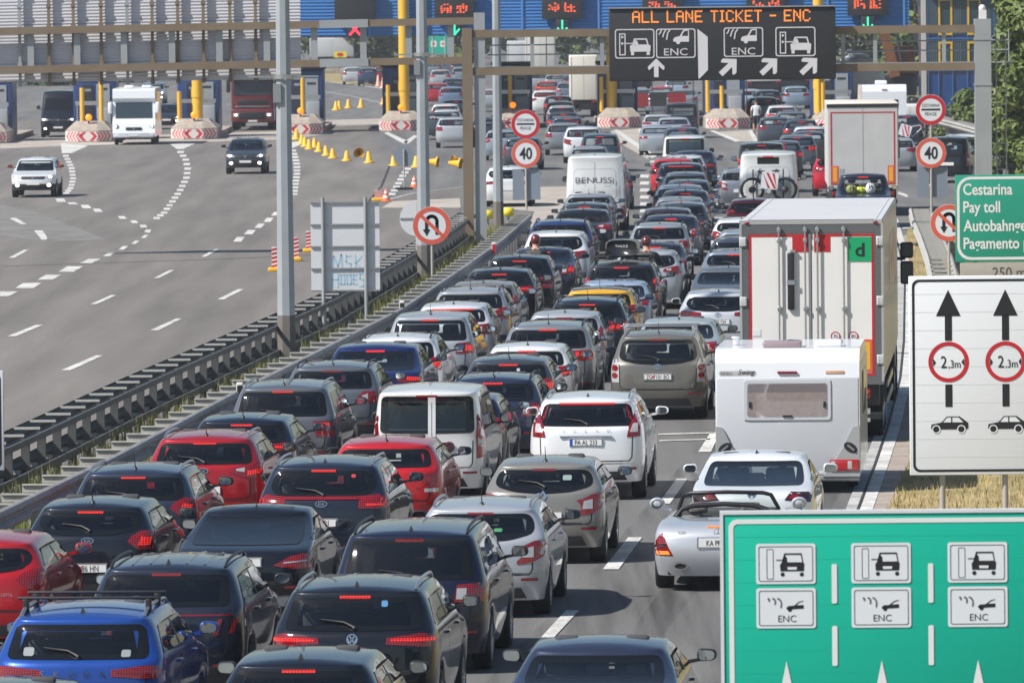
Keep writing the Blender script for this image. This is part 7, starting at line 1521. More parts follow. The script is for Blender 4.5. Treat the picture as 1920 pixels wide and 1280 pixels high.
PIN = at(1688, 262, 1.0); b3 = bicycle('bicycle on the back of the dark SUV behind the far box truck', mat('bike_silver', (.5, .5, .5), .35)); q = at_depth(1690, 262, F / 39.8); b3.location = (q.x, q.y - .9, .55); b3.rotation_euler = (0, 0, -.05); warn_board('orange and white striped board on the SUV with a bicycle behind the far box truck', Vector((q.x + .05, q.y - 1.05, .95)), -.05, .55, .55, .3)
def lump(name, label, cat, loc, r, m, rz=0.0):
    t = thing(name, label, cat, loc, rz); mb = MB(); mb.sph((0, 0, r[2] * .9), r, 0, 16, 10); ob('shell', mb, t, m); mb = MB(); mb.tube([(-r[0] * .3, -r[1] * .9, r[2] * .9), (-r[0] * .2, -r[1] * 1.1, r[2] * 1.9), (r[0] * .2, -r[1] * 1.1, r[2] * 1.9), (r[0] * .3, -r[1] * .9, r[2] * .9)], .015, 6); ob('handle', mb, t, BLACK)
lump('holdall', 'lime yellow bag on the bed of the dark pickup truck', 'bag', local(PK, -.08, 1.20, 1.12), (.24, .16, .13), mat('lime', (.62, .70, .06), .5)); lump('holdall', 'white bag on the bed of the dark pickup truck', 'bag', local(PK, .24, .95, 1.12), (.17, .15, .20), SWHT); lump('holdall', 'dark bag with lime patch left of the lime yellow bag on the pickup', 'bag', local(PK, -.38, .95, 1.12), (.19, .15, .17), mat('bag_dark', (.10, .11, .08), .7, noise=(3, .2, (.45, .5, .08))))
T, bvh = body('boxvan'); BX = [o for o in COL.objects if o.get('label', '').startswith('white small van with twin')][0]
ob('door_strip', decal(bvh, T, 'rear', [[(.02, .55), (.14, .55), (.14, 1.76), (.02, 1.76)]], .011, .2), BX, paint('#e4e4e2')); ob('door_gap', decal(bvh, T, 'rear', [[(.075, .5), (.083, .5), (.083, 1.78), (.075, 1.78)]], .014, .3), BX, UNDER)
ob('badge_band', decal(bvh, T, 'rear', [[(-.30, .86), (.36, .86), (.44, .93), (.36, 1.0), (-.30, 1.0)]], .010, .1), BX, FRIT)
for q_ in BX.children:
    if q_.name.startswith('emblem'): q_.location = (.36, cast(bvh, T, 'rear', .36, .93)[0].y - .022, .93); q_.rotation_euler = (0, 0, 0)
    if q_.name.startswith('number_plate'): q_.location.z = -.25
# ---------------------------------------------------------------- lettering on the white panel van
T, bvh = body('van'); y = min(cast(bvh, T, 'rear', x, 1.72)[0].y for x in (-.6, 0, .6)); mb = MB(); put_text(mb, 'BENUSSi', 0, 1.64, .29, y - .012, 1, width=1.30); ob('lettering', mb, PV, mat('van_ink', (.08, .08, .085), .5)); mb = MB(); put_text(mb, 'transport i logistika', .10, 1.52, .085, y - .012, 1, width=.9); ob('small_lettering', mb, PV, mat('van_ink_pale', (.42, .42, .42), .5))
pnl = [(-.72, 1.22), (-.66, 1.10), (.66, 1.10), (.72, 1.22), (.70, 2.02), (.60, 2.12), (-.60, 2.12), (-.70, 2.02)]
for pts, nm in ((pnl, 'pressing_line'), ([(-.01, .55), (-.01, .551)], None)):
    if not nm: continue
    m2 = MB()
    for a, b in zip(pts, pts[1:] + pts[:1]):
        d = (Vector(b) - Vector(a)).normalized(); n = Vector((-d.y, d.x)) * .008; decal(bvh, T, 'rear', [[(a[0] + n.x, a[1] + n.y), (b[0] + n.x, b[1] + n.y), (b[0] - n.x, b[1] - n.y), (a[0] - n.x, a[1] - n.y)]], .004, .3, m2)
    ob(nm, m2, PV, mat('seam_grey', (.42, .42, .42), .6)); o2 = ob(nm, m2, BV, MATS['seam_grey'])
m2 = decal(bvh, T, 'rear', [[(-.006, .6), (.006, .6), (.006, 2.35), (-.006, 2.35)]], .004, .3); ob('door_gap', m2, PV, UNDER)
m2 = decal(bvh, T, 'rear', [[(-.36, 2.22), (.36, 2.22), (.36, 2.44), (-.36, 2.44)]], .01, .2); ob('high_window', m2, BV, FRIT)
# ---------------------------------------------------------------- big white truck
p = at(1521, 831); a = heading(p.y) + .0; d = Vector((sin(a), cos(a), 0)); p = Vector((at(1521, 826).x, p.y, 0)); t = thing('articulated_truck', 'big white box truck with red edged rear doors and green d panel', 'truck', p, -a); BOXES.append(('truck', p, d, 17, 2.55))
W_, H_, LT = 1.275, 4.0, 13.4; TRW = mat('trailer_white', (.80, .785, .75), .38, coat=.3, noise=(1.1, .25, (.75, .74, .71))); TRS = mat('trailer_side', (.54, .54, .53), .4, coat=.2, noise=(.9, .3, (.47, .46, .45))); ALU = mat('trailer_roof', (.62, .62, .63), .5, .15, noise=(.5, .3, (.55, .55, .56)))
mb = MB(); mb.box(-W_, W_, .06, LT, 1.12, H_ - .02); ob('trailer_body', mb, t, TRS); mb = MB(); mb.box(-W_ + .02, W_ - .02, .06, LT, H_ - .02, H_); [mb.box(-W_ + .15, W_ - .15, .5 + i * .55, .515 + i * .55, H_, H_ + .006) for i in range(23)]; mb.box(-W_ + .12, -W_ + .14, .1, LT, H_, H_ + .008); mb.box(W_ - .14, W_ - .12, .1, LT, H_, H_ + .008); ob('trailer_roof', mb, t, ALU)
FRG = mat('door_frame_grey', (.14, .145, .15), .5, .4); mb = MB(); mb.box(-W_ - .01, -W_ + .15, .0, .06, 1.05, H_); mb.box(W_ - .15, W_ + .01, 0, .06, 1.05, H_); mb.box(-W_ + .15, W_ - .15, 0, .06, H_ - .24, H_ + .01); mb.box(-W_ + .15, W_ - .15, 0, .06, 1.05, 1.20); ob('rear_frame', mb, t, FRG)
mb = MB(); mb.box(-W_, W_, -.006, 0, H_ - .07, H_); mb.box(-W_ - .012, -W_ + .03, -.006, 0, 1.1, H_ - .07); mb.box(W_ - .03, W_ + .012, -.006, 0, 1.1, H_ - .07); ob('frame_edge', mb, t, mat('frame_light', (.45, .45, .44), .5, .4))
TRED = mat('door_red', (.45, .015, .02), .5)
for sx in (-1, 1):
    x0, x1 = (-W_ + .155, -.008) if sx < 0 else (.008, W_ - .155); mb = MB(); mb.box(x0, x1, .008, .05, 1.205, H_ - .245); dr_ = ob('door', mb, t, TRW); mb = MB(); xo = x0 if sx < 0 else x1 - .045; mb.box(xo, xo + .045, .003, .008, 1.21, H_ - .25); mb.box(x0 + .045, x1 - .045, .003, .008, H_ - .295, H_ - .25); mb.box(x0 + .045, x1 - .045, .003, .008, 1.21, 1.25); xi = -.34 if sx < 0 else .05; mb.box(xi, xi + .29, .002, .008, H_ - .57, H_ - .295); ob('red_edge', mb, dr_, TRED)
    for x in (sx * .58, sx * .11):
        mb = MB(); mb.tube([(x, -.045, 1.15), (x, -.045, H_ - .1)], .017, 8); [mb.bbox(x - .035, x + .035, -.065, .01, z - .04, z + .04, 0, .01) for z in (1.3, 2.42, H_ - .36, H_ - .17)]; ob('locking_bar', mb, dr_, SATIN)
    for z in (1.5, 2.55, 3.62): mb = MB(); mb.bbox(min(sx * 1.16, sx * 1.29), max(sx * 1.16, sx * 1.29), -.03, .004, z - .085, z + .085, 0, .015); [mb.sph((sx * 1.19, -.032, z + dz), .012, 0, 6, 4) for dz in (-.05, 0, .05)]; ob('hinge', mb, dr_, mat('hinge_white', (.6, .6, .6), .45, .3))
    mb = MB(); z0, z1 = 1.27, 1.86; xa = sx * .98; mb.box(xa - .10, xa + .10, -.002, .008, z0, z1); mk = ob('marker_panel', mb, dr_, SREDP); mb = MB(); mb.box(xa - .06, xa + .06, -.006, -.002, z0 + .05, z1 - .05); ob('yellow_panel', mb, mk, mat('marker_amber', (.75, .38, .02), .5))
    mb = MB(); mb.bbox(xa - .14, xa + .06, .02, .12, .80, .98, 0, .02); tl_ = ob('tail_lamp', mb, t, LAMP); mb = MB(); mb.sph((xa - .02, .02, .92), .045, 0, 10, 8); ob('bulb', mb, tl_, LIT); mb = MB(); mb.box(xa - .2, xa + .05, .05, .07, .38, .62); ob('mud_flap', mb, t, mat('flap_grey', (.35, .34, .32), .7))
    mb = MB(); mb.sph((sx * 1.15, -.01, H_ - .045), (.05, .02, .025), 0, 8, 6); ob('marker_lamp', mb, t, LAMP)
gd = MB(); gd.box(.66, 1.08, -.004, .006, H_ - .74, H_ - .31); gl_ = ob('green_panel', gd, t, mat('d_green', (.0, .33, .12), .5)); mb = MB(); put_text(mb, 'd', .87, H_ - .65, .34, -.007, 1.1, bold=.02); ob('lettering', mb, gl_, INK)
for x in (.42, .74):
    mb = MB(); mb.poly(circ(x, 1.92, .085), -.003); sp_ = ob('speed_sticker', mb, t, SWHT); mb = MB(); mb.ring(circ(x, 1.92, .085), circ(x, 1.92, .065), -.005); ob('red_ring', mb, sp_, SRED); mb = MB(); put_text(mb, '70' if x < .5 else '80', x, 1.885, .09, -.006, .9); ob('lettering', mb, sp_, INK)
mb = MB(); mb.bbox(-.43, -.31, -.06, .0, 2.40, 3.42, 0, .02); ob('door_buffer', mb, t, BLACK); mb = MB(); mb.box(-.44, -.30, -.075, -.06, 2.85, 2.93); mb.box(-.38, -.28, -.06, .0, 3.43, 3.47); ob('buffer_strap', mb, t, SATIN); mb = MB(); mb.box(-1.06, -.92, .0, .006, 1.93, 2.05); ob('label_sticker', mb, t, SWHT)
mb = MB(); mb.bbox(-1.25, 1.25, .05, .2, .42, .55, 0, .03); mb.bbox(-1.2, 1.2, .1, .5, .66, 1.05, 0, .02); ob('bumper', mb, t, BLACK); mb = MB(); mb.box(-.28, .28, .02, .045, .6, .73); ob('number_plate', mb, t, PLATEW); mb = MB(); mb.box(-.5, .5, .3, LT - 1, .75, 1.1); ob('chassis', mb, t, BLACK); mb = MB(); [mb.box(W_ - .04, W_ - .01, 4.6, 9.4, z, z + .12) for z in (.45, .75)]; ob('side_guard', mb, t, SATIN)
mb = MB(); mb.box(W_ - .002, W_ + .004, 6, 12.6, 2.5, 3.5); sg = ob('side_lettering_band', mb, t, mat('side_red', (.55, .10, .08), .4, noise=(2.5, .06, (.66, .62, .58))))
tr_me = shared('trw', lambda: wheel_meshes(.5, .38)[0])
for y in (2.2, 3.5, 4.8, 13.6, 16.2):
    for x in (-1.03, 1.03): o = ob('wheel', tr_me, t); o.location = (x, y, .5); mb = MB(); mb.lathe([(.32, .0), (.26, -.08), (.10, -.06), (0, -.05)], (x + (.19 if x > 0 else -.19), y, .5), 'X', 18); ob('hub', mb, t, SATIN)
mb = MB(); mb.bbox(-1.24, 1.24, LT + .9, LT + 3.2, 1.0, 3.6, 0, .12); mb.bbox(-1.2, 1.2, LT + .1, LT + 3.3, .5, 1.1, 0, .08); ob('cab', mb, t, TRW)
for sx in (-1, 1):
    mb = MB(); mb.bbox(min(sx * 1.30, sx * 1.56), max(sx * 1.30, sx * 1.56), LT + 2.85, LT + 3.1, 2.70, 3.02, 0, .05); mb.bbox(min(sx * 1.30, sx * 1.56), max(sx * 1.30, sx * 1.56), LT + 2.85, LT + 3.1, 2.18, 2.64, 0, .05); mb.box(min(sx * 1.22, sx * 1.4), max(sx * 1.22, sx * 1.4), LT + 2.95, LT + 3.02, 2.66, 2.72); o = ob('wing_mirror', mb, t, BLACK); mb = MB(); [mb.poly(rrect(sx * 1.43 - .10, sx * 1.43 + .10, z0, z1, .03), LT + 2.845) for z0, z1 in ((2.74, 2.98), (2.22, 2.6))]; ob('mirror_glass', mb, o, mat('mirror_dark', (.10, .12, .12), .05, 1.0))
# ---------------------------------------------------------------- far white box truck
p = at(1619, 399 + 7); a = heading(p.y) - .01; d = Vector((sin(a), cos(a), 0)); t = thing('box_truck', 'far white box truck with red framed rear, ahead of the pickup', 'truck', p, -a); BOXES.append(('truck2', p, d, 9, 2.5)); W_, H_ = 1.25, 3.95
mb = MB(); mb.box(-W_, W_, .05, 7.6, 1.1, H_); ob('box_body', mb, t, WH); mb = MB(); mb.box(-W_ + .04, W_ - .04, .0, .05, 1.0, H_ - .12); rf = ob('rear_door', mb, t, mat('door_grey', (.52, .52, .52), .45, noise=(1.4, .2, (.46, .46, .47)))); mb = MB(); mb.box(-W_ - .01, W_ + .01, -.02, .06, H_ - .12, H_ - .02); ob('door_seal', mb, t, BLACK)
mb = MB(); mb.box(-W_ + .12, -W_ + .17, -.008, 0, 1.12, H_ - .28); mb.box(W_ - .17, W_ - .12, -.008, 0, 1.12, H_ - .28); mb.box(-W_ + .17, W_ - .17, -.008, 0, H_ - .32, H_ - .28); mb.box(-W_ + .17, W_ - .17, -.008, 0, 1.12, 1.16); ob('red_tape', mb, rf, TRED); mb = MB(); mb.box(-.008, .008, -.008, 0, 1.05, H_ - .16); ob('door_gap', mb, rf, BPAN)
mb = MB(); mb.add([(-W_, .05, H_), (W_, .05, H_), (W_ - .02, 7.6, H_ + .02), (-W_ + .02, 7.6, H_ + .02)], [(0, 1, 2, 3)]); mb.bbox(-W_, W_, .0, 7.6, H_ - .02, H_ + .03, 0, .02); ob('roof', mb, t, mat('roof_cream', (.70, .64, .56), .5))
for sx in (-1, 1): mb = MB(); mb.box(sx * .98 - .12, sx * .98 + .12, -.012, -.002, 1.18, 1.78); o = ob('marker_panel', mb, rf, SREDP); mb = MB(); mb.box(sx * .98 - .065, sx * .98 + .065, -.018, -.012, 1.23, 1.73); ob('yellow_panel', mb, o, MATS['marker_amber']); mb = MB(); mb.bbox(sx * .9 - .18, sx * .9 + .18, -.02, .1, .72, .88, 0, .02); ob('tail_lamp', mb, t, LAMP)
mb = MB(); mb.box(-.82, -.66, -.01, -.002, 1.42, 1.68); ob('notice_plate', mb, rf, BPAN); mb = MB(); mb.bbox(-1.1, 1.1, .1, 7.5, .6, 1.0, 0, .03); mb.bbox(-1.2, 1.2, .0, .14, .45, .6, 0, .02); ob('chassis', mb, t, BLACK); mb = MB(); mb.bbox(-1.15, 1.15, 7.9, 9.7, .6, 2.9, 0, .1); ob('cab', mb, t, WH)
for y in (2.0, 8.6):
    for x in (-1.0, 1.0): o = ob('wheel', tr_me, t); o.location = (x, y, .5)
for sx in (-1, 1): mb = MB(); mb.bbox(min(sx * 1.2, sx * 1.5), max(sx * 1.2, sx * 1.5), 9.3, 9.5, 1.8, 2.5, 0, .04); ob('wing_mirror', mb, t, BLACK)
# ---------------------------------------------------------------- caravan
p = at(1478, 925); a = heading(p.y); d = Vector((sin(a), cos(a), 0)); t = thing('caravan', 'white and grey caravan with a wide curtained rear window', 'caravan', p, -a, None); BOXES.append(('caravan', p, d, 5, 2.3)); s_ = F / p.y; CW = 275 / s_ / 2 * .985; CVW = mat('caravan_white', (.78, .80, .83), .28, coat=.5); CVG = mat('caravan_grey', (.54, .56, .59), .35, coat=.4); CVD = mat('caravan_dark_grey', (.24, .245, .25), .4)
zz = lambda v: at_depth(1478, v, p.y).z; ztop = zz(655)
prof = [(.02, zz(893)), (.0, zz(885)), (0, zz(706)), (.02, zz(680)), (.06, zz(668)), (.14, zz(660)), (.24, ztop), (.7, ztop + .01), (3.4, ztop), (4.3, ztop - .18), (4.7, ztop - .6), (4.75, .5), (4.6, .28)]
mb = MB(); n = len(prof); mb.add([(-CW, y, z) for y, z in prof] + [(CW, y, z) for y, z in prof], [(i, (i + 1) % n, n + (i + 1) % n, n + i) for i in range(n)] + [tuple(range(n - 1, -1, -1)), tuple(range(n, 2 * n))]); ob('body', mb, t, CVW)
mb = MB(); mb.bbox(-CW + .02, CW - .02, -.012, .05, zz(890), zz(708), 0, .01); ob('rear_panel', mb, t, CVG)
x0, x1 = -.98 * CW + (1393 - 1342) / s_, -.98 * CW + (1556 - 1342) / s_; wz0, wz1 = zz(787), zz(712); mb = MB(); mb.ring(rrect(x0, x1, wz0, wz1, .06), rrect(x0 + .06, x1 - .06, wz0 + .06, wz1 - .06, .05), -.03); mb.bbox(x0, x1, -.029, -.012, wz0, wz1, 0, .008); wf = ob('window_frame', mb, t, CVG); mb = MB(); mb.poly(rrect(x0 + .05, x1 - .05, wz0 + .05, wz1 - .05, .05), -.036); ob('window_pane', mb, wf, glass_mat('caravan_glass', (.80, .76, .75))); mb = MB(); nn = 34; cx0_, cx1_ = x0 + .07, x1 - .07
mb.add([(lerp(cx0_, cx1_, i / nn), -.0315 + .0015 * sin(i * 1.9), z) for z in (wz0 + .06, wz1 - .20) for i in range(nn + 1)], [(i, i + 1, nn + 2 + i, nn + 1 + i) for i in range(nn)], 0, True); ob('curtain', mb, wf, mat('curtain_cream', (.66, .60, .57), .8, noise=(14, .3, (.50, .45, .43)))); mb = MB(); mb.box(cx0_, cx1_, -.0305, -.030, wz1 - .21, wz1 - .06); ob('blind', mb, wf, mat('blind_dusk', (.36, .35, .37), .8)); mb = MB(); mb.bbox((x0 + x1) / 2 - .08, (x0 + x1) / 2 + .08, -.05, -.036, wz0 + .05, wz0 + .08, 0, .006); [mb.bbox(x - .02, x + .02, -.05, -.036, wz0 + .2, wz0 + .3, 0, .006) for x in (x0 + .1, x1 - .1)]; ob('window_catch', mb, wf, BLACK)
for sx in (-1, 1):
    pl = [(CW * .995, zz(893)), (CW * .48, zz(893)), (CW * .62, zz(872)), (CW * .78, zz(836)), (CW * .86, zz(812)), (CW * .91, zz(800)), (CW * .995, zz(798))]; pl = [(q_[0] * sx, q_[1]) for q_ in pl]; mb = MB(); mb.poly(pl, -.05); b_ = MB()
    np_ = len(pl); b_.add([(q_[0], -.05, q_[1]) for q_ in pl] + [(q_[0], .0, q_[1]) for q_ in pl], [(i, (i + 1) % np_, np_ + (i + 1) % np_, np_ + i) for i in range(np_)]); mb.add(b_.v, b_.f); co = ob('corner_moulding', mb, t, mat('caravan_corner', (.34, .345, .35), .35, coat=.3))
    mb = MB(); mb.bbox(min(sx * CW * .58, sx * CW * .985), max(sx * CW * .58, sx * CW * .985), -.075, -.045, zz(882), zz(861), 0, .012); tl_ = ob('tail_lamp', mb, co, mat('caravan_lamp', (.42, .012, .015), .15, 0, 1)); mb = MB(); [mb.bbox(x - .035, x + .035, -.08, -.074, zz(879), zz(864), 0, .006) for x in (sx * CW * .63, sx * CW * .86)]; ob('reverse_lens', mb, tl_, LENSW)
    mb = MB(); mb.poly([(sx * CW * .87 + .11 * cos(q_) * .9 - sx * .5 * .09 * sin(q_), zz(839) + .09 * sin(q_)) for q_ in [i * pi / 10 for i in range(20)]][::1], -.055); ob('grip_recess', mb, co, BLACK); mb = MB(); mb.obox((sx * CW * .87 + sx * .06, -.065, zz(844)), (sx * CW * .87 - sx * .05, -.065, zz(834)), .03, .03); ob('grab_handle', mb, co, SATIN)
mb = MB(); mb.bbox(-CW, CW, -.03, .1, zz(902), zz(891), 0, .03); ob('bumper', mb, t, CVD); bz = zz(698); mb = MB(); mb.bbox(-.16, .16, -.03, .0, bz - .02, bz + .02, 0, .01); ob('brake_light', mb, t, LAMP); mb = MB(); mb.bbox(.62, .92, -.006, .0, bz - .025, bz + .025, 0, .003); ob('sticker', mb, t, mat('sticker_orange', (.6, .36, .24), .5))
mb = MB(); mb.poly(rrect(-CW + .06, -CW + .66, bz - .045, bz + .03, .035), -.002); ln = ob('name_plate', mb, t, mat('logo_grey', (.48, .48, .48), .5)); mb = MB(); put_text(mb, 'ERIBA', -CW + .09, bz - .035, .07, -.006, 1.1, align='L'); ob('lettering', mb, ln, mat('logo_ink', (.22, .22, .23), .5)); mb = MB(); vs, fs, wd = text_geo('Swing', .12, .95); V3 = [Vector((-CW + .50 + x_ + z_ * .28, -.007, bz - .03 + z_)) for x_, z_ in vs]; mb.add(V3, [fix(V3, f_) for f_ in fs]); ob('lettering', mb, ln, INK)
mb = MB(); mb.bbox(-.42, .22, .5, 1.1, ztop + .0, ztop + .11, 0, .04); ob('roof_hatch', mb, t, mat('hatch_smoke', (.30, .22, .24), .15, coat=.8)); mb = MB(); mb.bbox(.42, .88, .6, 1.1, ztop, ztop + .12, 0, .05); ob('roof_vent', mb, t, CVW); mb = MB(); mb.lathe([(.05, 0), (.05, .10), (.07, .10), (.07, .13), (0, .13)], (-CW + .28, 1.4, ztop + .02), 'Z', 12); ob('flue', mb, t, CVW)
tm, rm = wheel_meshes(.33, .2)
for sx in (-1, 1): o = ob('wheel', tm, t); o.location = (sx * (CW - .18), 1.7, .33)
mb = MB(); mb.box(-CW + .05, CW - .05, .3, 4.5, .24, .40); mb.tube([(0, 4.6, .5), (0, 6.0, .5)], .06, 8); ob('chassis', mb, t, BLACK); mb = MB(); mb.box(CW, CW + .006, .08, 4.7, .4, ztop - .25); sd = ob('side_panel', mb, t, CVG); mb = MB(); mb.bbox(CW + .004, CW + .02, 1.6, 3.2, wz0, wz1 + .05, 0, .006); ob('side_window', mb, sd, FRIT)
# ---------------------------------------------------------------- motorhomes, red truck
def motorhome(u, v, label, front=True):
    p = at(u, v); a = heading(p.y) * .6; t = thing('motorhome', label, 'motorhome', p, -a if front else -a); W_, H_ = 1.12, 2.95; s = 1
    prof = [(.05, .42), (.0, .62), (.12, 1.12), (.42, 1.35), (.55, 2.30), (.40, 2.45), (.45, 2.86), (.7, 2.95), (6.6, 2.98), (6.7, 2.6), (6.7, .45)]
    if not front: prof = [(0, .45), (0, 2.6), (.08, 2.85), (.3, 2.95), (5.5, 2.9), (6.0, 2.5), (6.6, 1.2), (6.6, .45)]
    mb = MB(); n = len(prof); mb.add([(-W_, y, z) for y, z in prof] + [(W_, y, z) for y, z in prof], [(i, (i + 1) % n, n + (i + 1) % n, n + i) for i in range(n)] + [tuple(range(n - 1, -1, -1)), tuple(range(n, 2 * n))]); ob('body', mb, t, CVW)
    if front:
        mb = MB(); mb.add([(-.98, .41, 1.40), (.98, .41, 1.40), (.96, .525, 2.24), (-.96, .525, 2.24)], [(0, 1, 2, 3)]); ob('windscreen', mb, t, mat('windscreen_dark', (.03, .045, .055), .05, spec=.8)); mb = MB(); mb.bbox(-.42, .42, .0, .09, .78, .93, 0, .03); gl = ob('grille', mb, t, BLACK); e = ob('emblem', shared(('emblem', 'vw'), lambda: emblem_mesh('vw')), gl); e.location = (0, .0, .86)
        for sx in (-1, 1): mb = MB(); mb.sph((sx * .93, .07, 1.0), (.13, .07, .10), 0, 12, 8); h_ = ob('headlight', mb, t, LENSW); mb = MB(); mb.sph((sx * .96, .02, .98), (.05, .03, .05), 0, 10, 8); ob('bulb', mb, h_, HEAD); mb = MB(); mb.bbox(min(sx * 1.15, sx * 1.36), max(sx * 1.15, sx * 1.36), .35, .6, 1.65, 2.25, 0, .06); ob('wing_mirror', mb, t, CVW)
        mb = MB(); mb.bbox(-1.05, 1.05, -.03, .12, .38, .56, 0, .04); mb.bbox(-.8, .8, -.035, -.02, .56, .60, 0, .01); ob('bumper', mb, t, CVG); mb = MB(); mb.box(-.26, .26, -.05, -.035, .46, .56); ob('number_plate', mb, t, PLATEW); mb = MB(); mb.bbox(-.55, -.05, 1.5, 2.2, 2.96, 3.12, 0, .06); mb.bbox(.3, .8, 3, 3.7, 2.97, 3.1, 0, .05); ob('roof_vent', mb, t, CVW)
    else:
        mb = MB(); mb.bbox(-.7, .7, -.02, .0, 1.75, 2.2, 0, .01); ob('rear_window', mb, t, FRIT); mb = MB(); mb.bbox(-.14, .14, -.02, 0, 2.68, 2.73, 0, .005); ob('brake_light', mb, t, LAMP); [ob('tail_lamp', (lambda m: (m.bbox(sx * .9 - .08, sx * .9 + .08, -.02, 0, .8, 1.1, 0, .01), m)[1])(MB()), t, LAMP) for sx in (-1, 1)]; mb = MB(); mb.bbox(-.4, .2, 1.5, 2.2, 2.95, 3.15, 0, .06); ob('roof_vent', mb, t, CVW)
    mb = MB(); mb.box(-.95, .95, .3, 6.4, .28, .46); ob('chassis', mb, t, BLACK)
    for y in (1.0, 4.8):
        for sx in (-1, 1): o = ob('wheel', tm, t); o.location = (sx * .96, y, .33)
motorhome(251, 272, 'white motorhome coming out of the toll lane towards the camera'); motorhome(1659, 268, 'white motorhome behind the far box truck, seen from the rear', False)
p = at(474, 245); t = thing('semi_truck', 'dark red truck with headlights on in the toll lane', 'truck', p, 0); DR = mat('truck_red', (.13, .014, .018), .35, coat=.6); mb = MB(); mb.bbox(-1.22, 1.22, .1, 2.3, 1.15, 3.55, 0, .12); mb.bbox(-1.24, 1.24, .0, 2.2, .45, 1.25, 0, .1); ob('cab', mb, t, DR); mb = MB(); mb.box(-1.08, 1.08, .07, .11, 2.05, 2.85); ob('windscreen', mb, t, mat('windscreen_dark')); mb = MB(); mb.bbox(-1.15, 1.15, -.25, .15, 2.9, 3.05, 0, .03); ob('sun_visor', mb, t, BLACK); mb = MB(); mb.bbox(-.85, .85, .04, .12, 1.5, 1.75, 0, .03); mb.bbox(-.75, .75, -.03, .05, .68, 1.05, 0, .03); ob('grille', mb, t, BLACK); mb = MB(); mb.bbox(-1.0, 1.0, .05, .11, 1.36, 1.41, 0, .01); ob('trim_bar', mb, t, SATIN)
for sx in (-1, 1): mb = MB(); mb.bbox(sx * .95 - .17, sx * .95 + .17, -.03, .03, .78, 1.0, 0, .03); h_ = ob('headlight', mb, t, LENSW); mb = MB(); mb.sph((sx * .95, -.02, .9), .06, 0, 10, 8); ob('bulb', mb, h_, HEAD); mb = MB(); mb.bbox(min(sx * 1.28, sx * 1.5), max(sx * 1.28, sx * 1.5), .1, .35, 2.2, 2.95, 0, .05); ob('wing_mirror', mb, t, BLACK)
mb = MB(); mb.box(-.26, .26, -.04, -.03, .5, .6); ob('number_plate', mb, t, PLATEW); mb = MB(); mb.bbox(-1.27, 1.27, 3.0, 14, 1.15, 3.9, 0, .04); mb.bbox(-1.0, 1.0, 2, 14, .6, 1.1, 0, .03); ob('trailer_body', mb, t, mat('trailer_grey', (.30, .30, .31), .5))
for y in (1.2, 4.5, 11, 12.4):
    for x in (-1.03, 1.03): o = ob('wheel', tr_me, t); o.location = (x, y, .5)
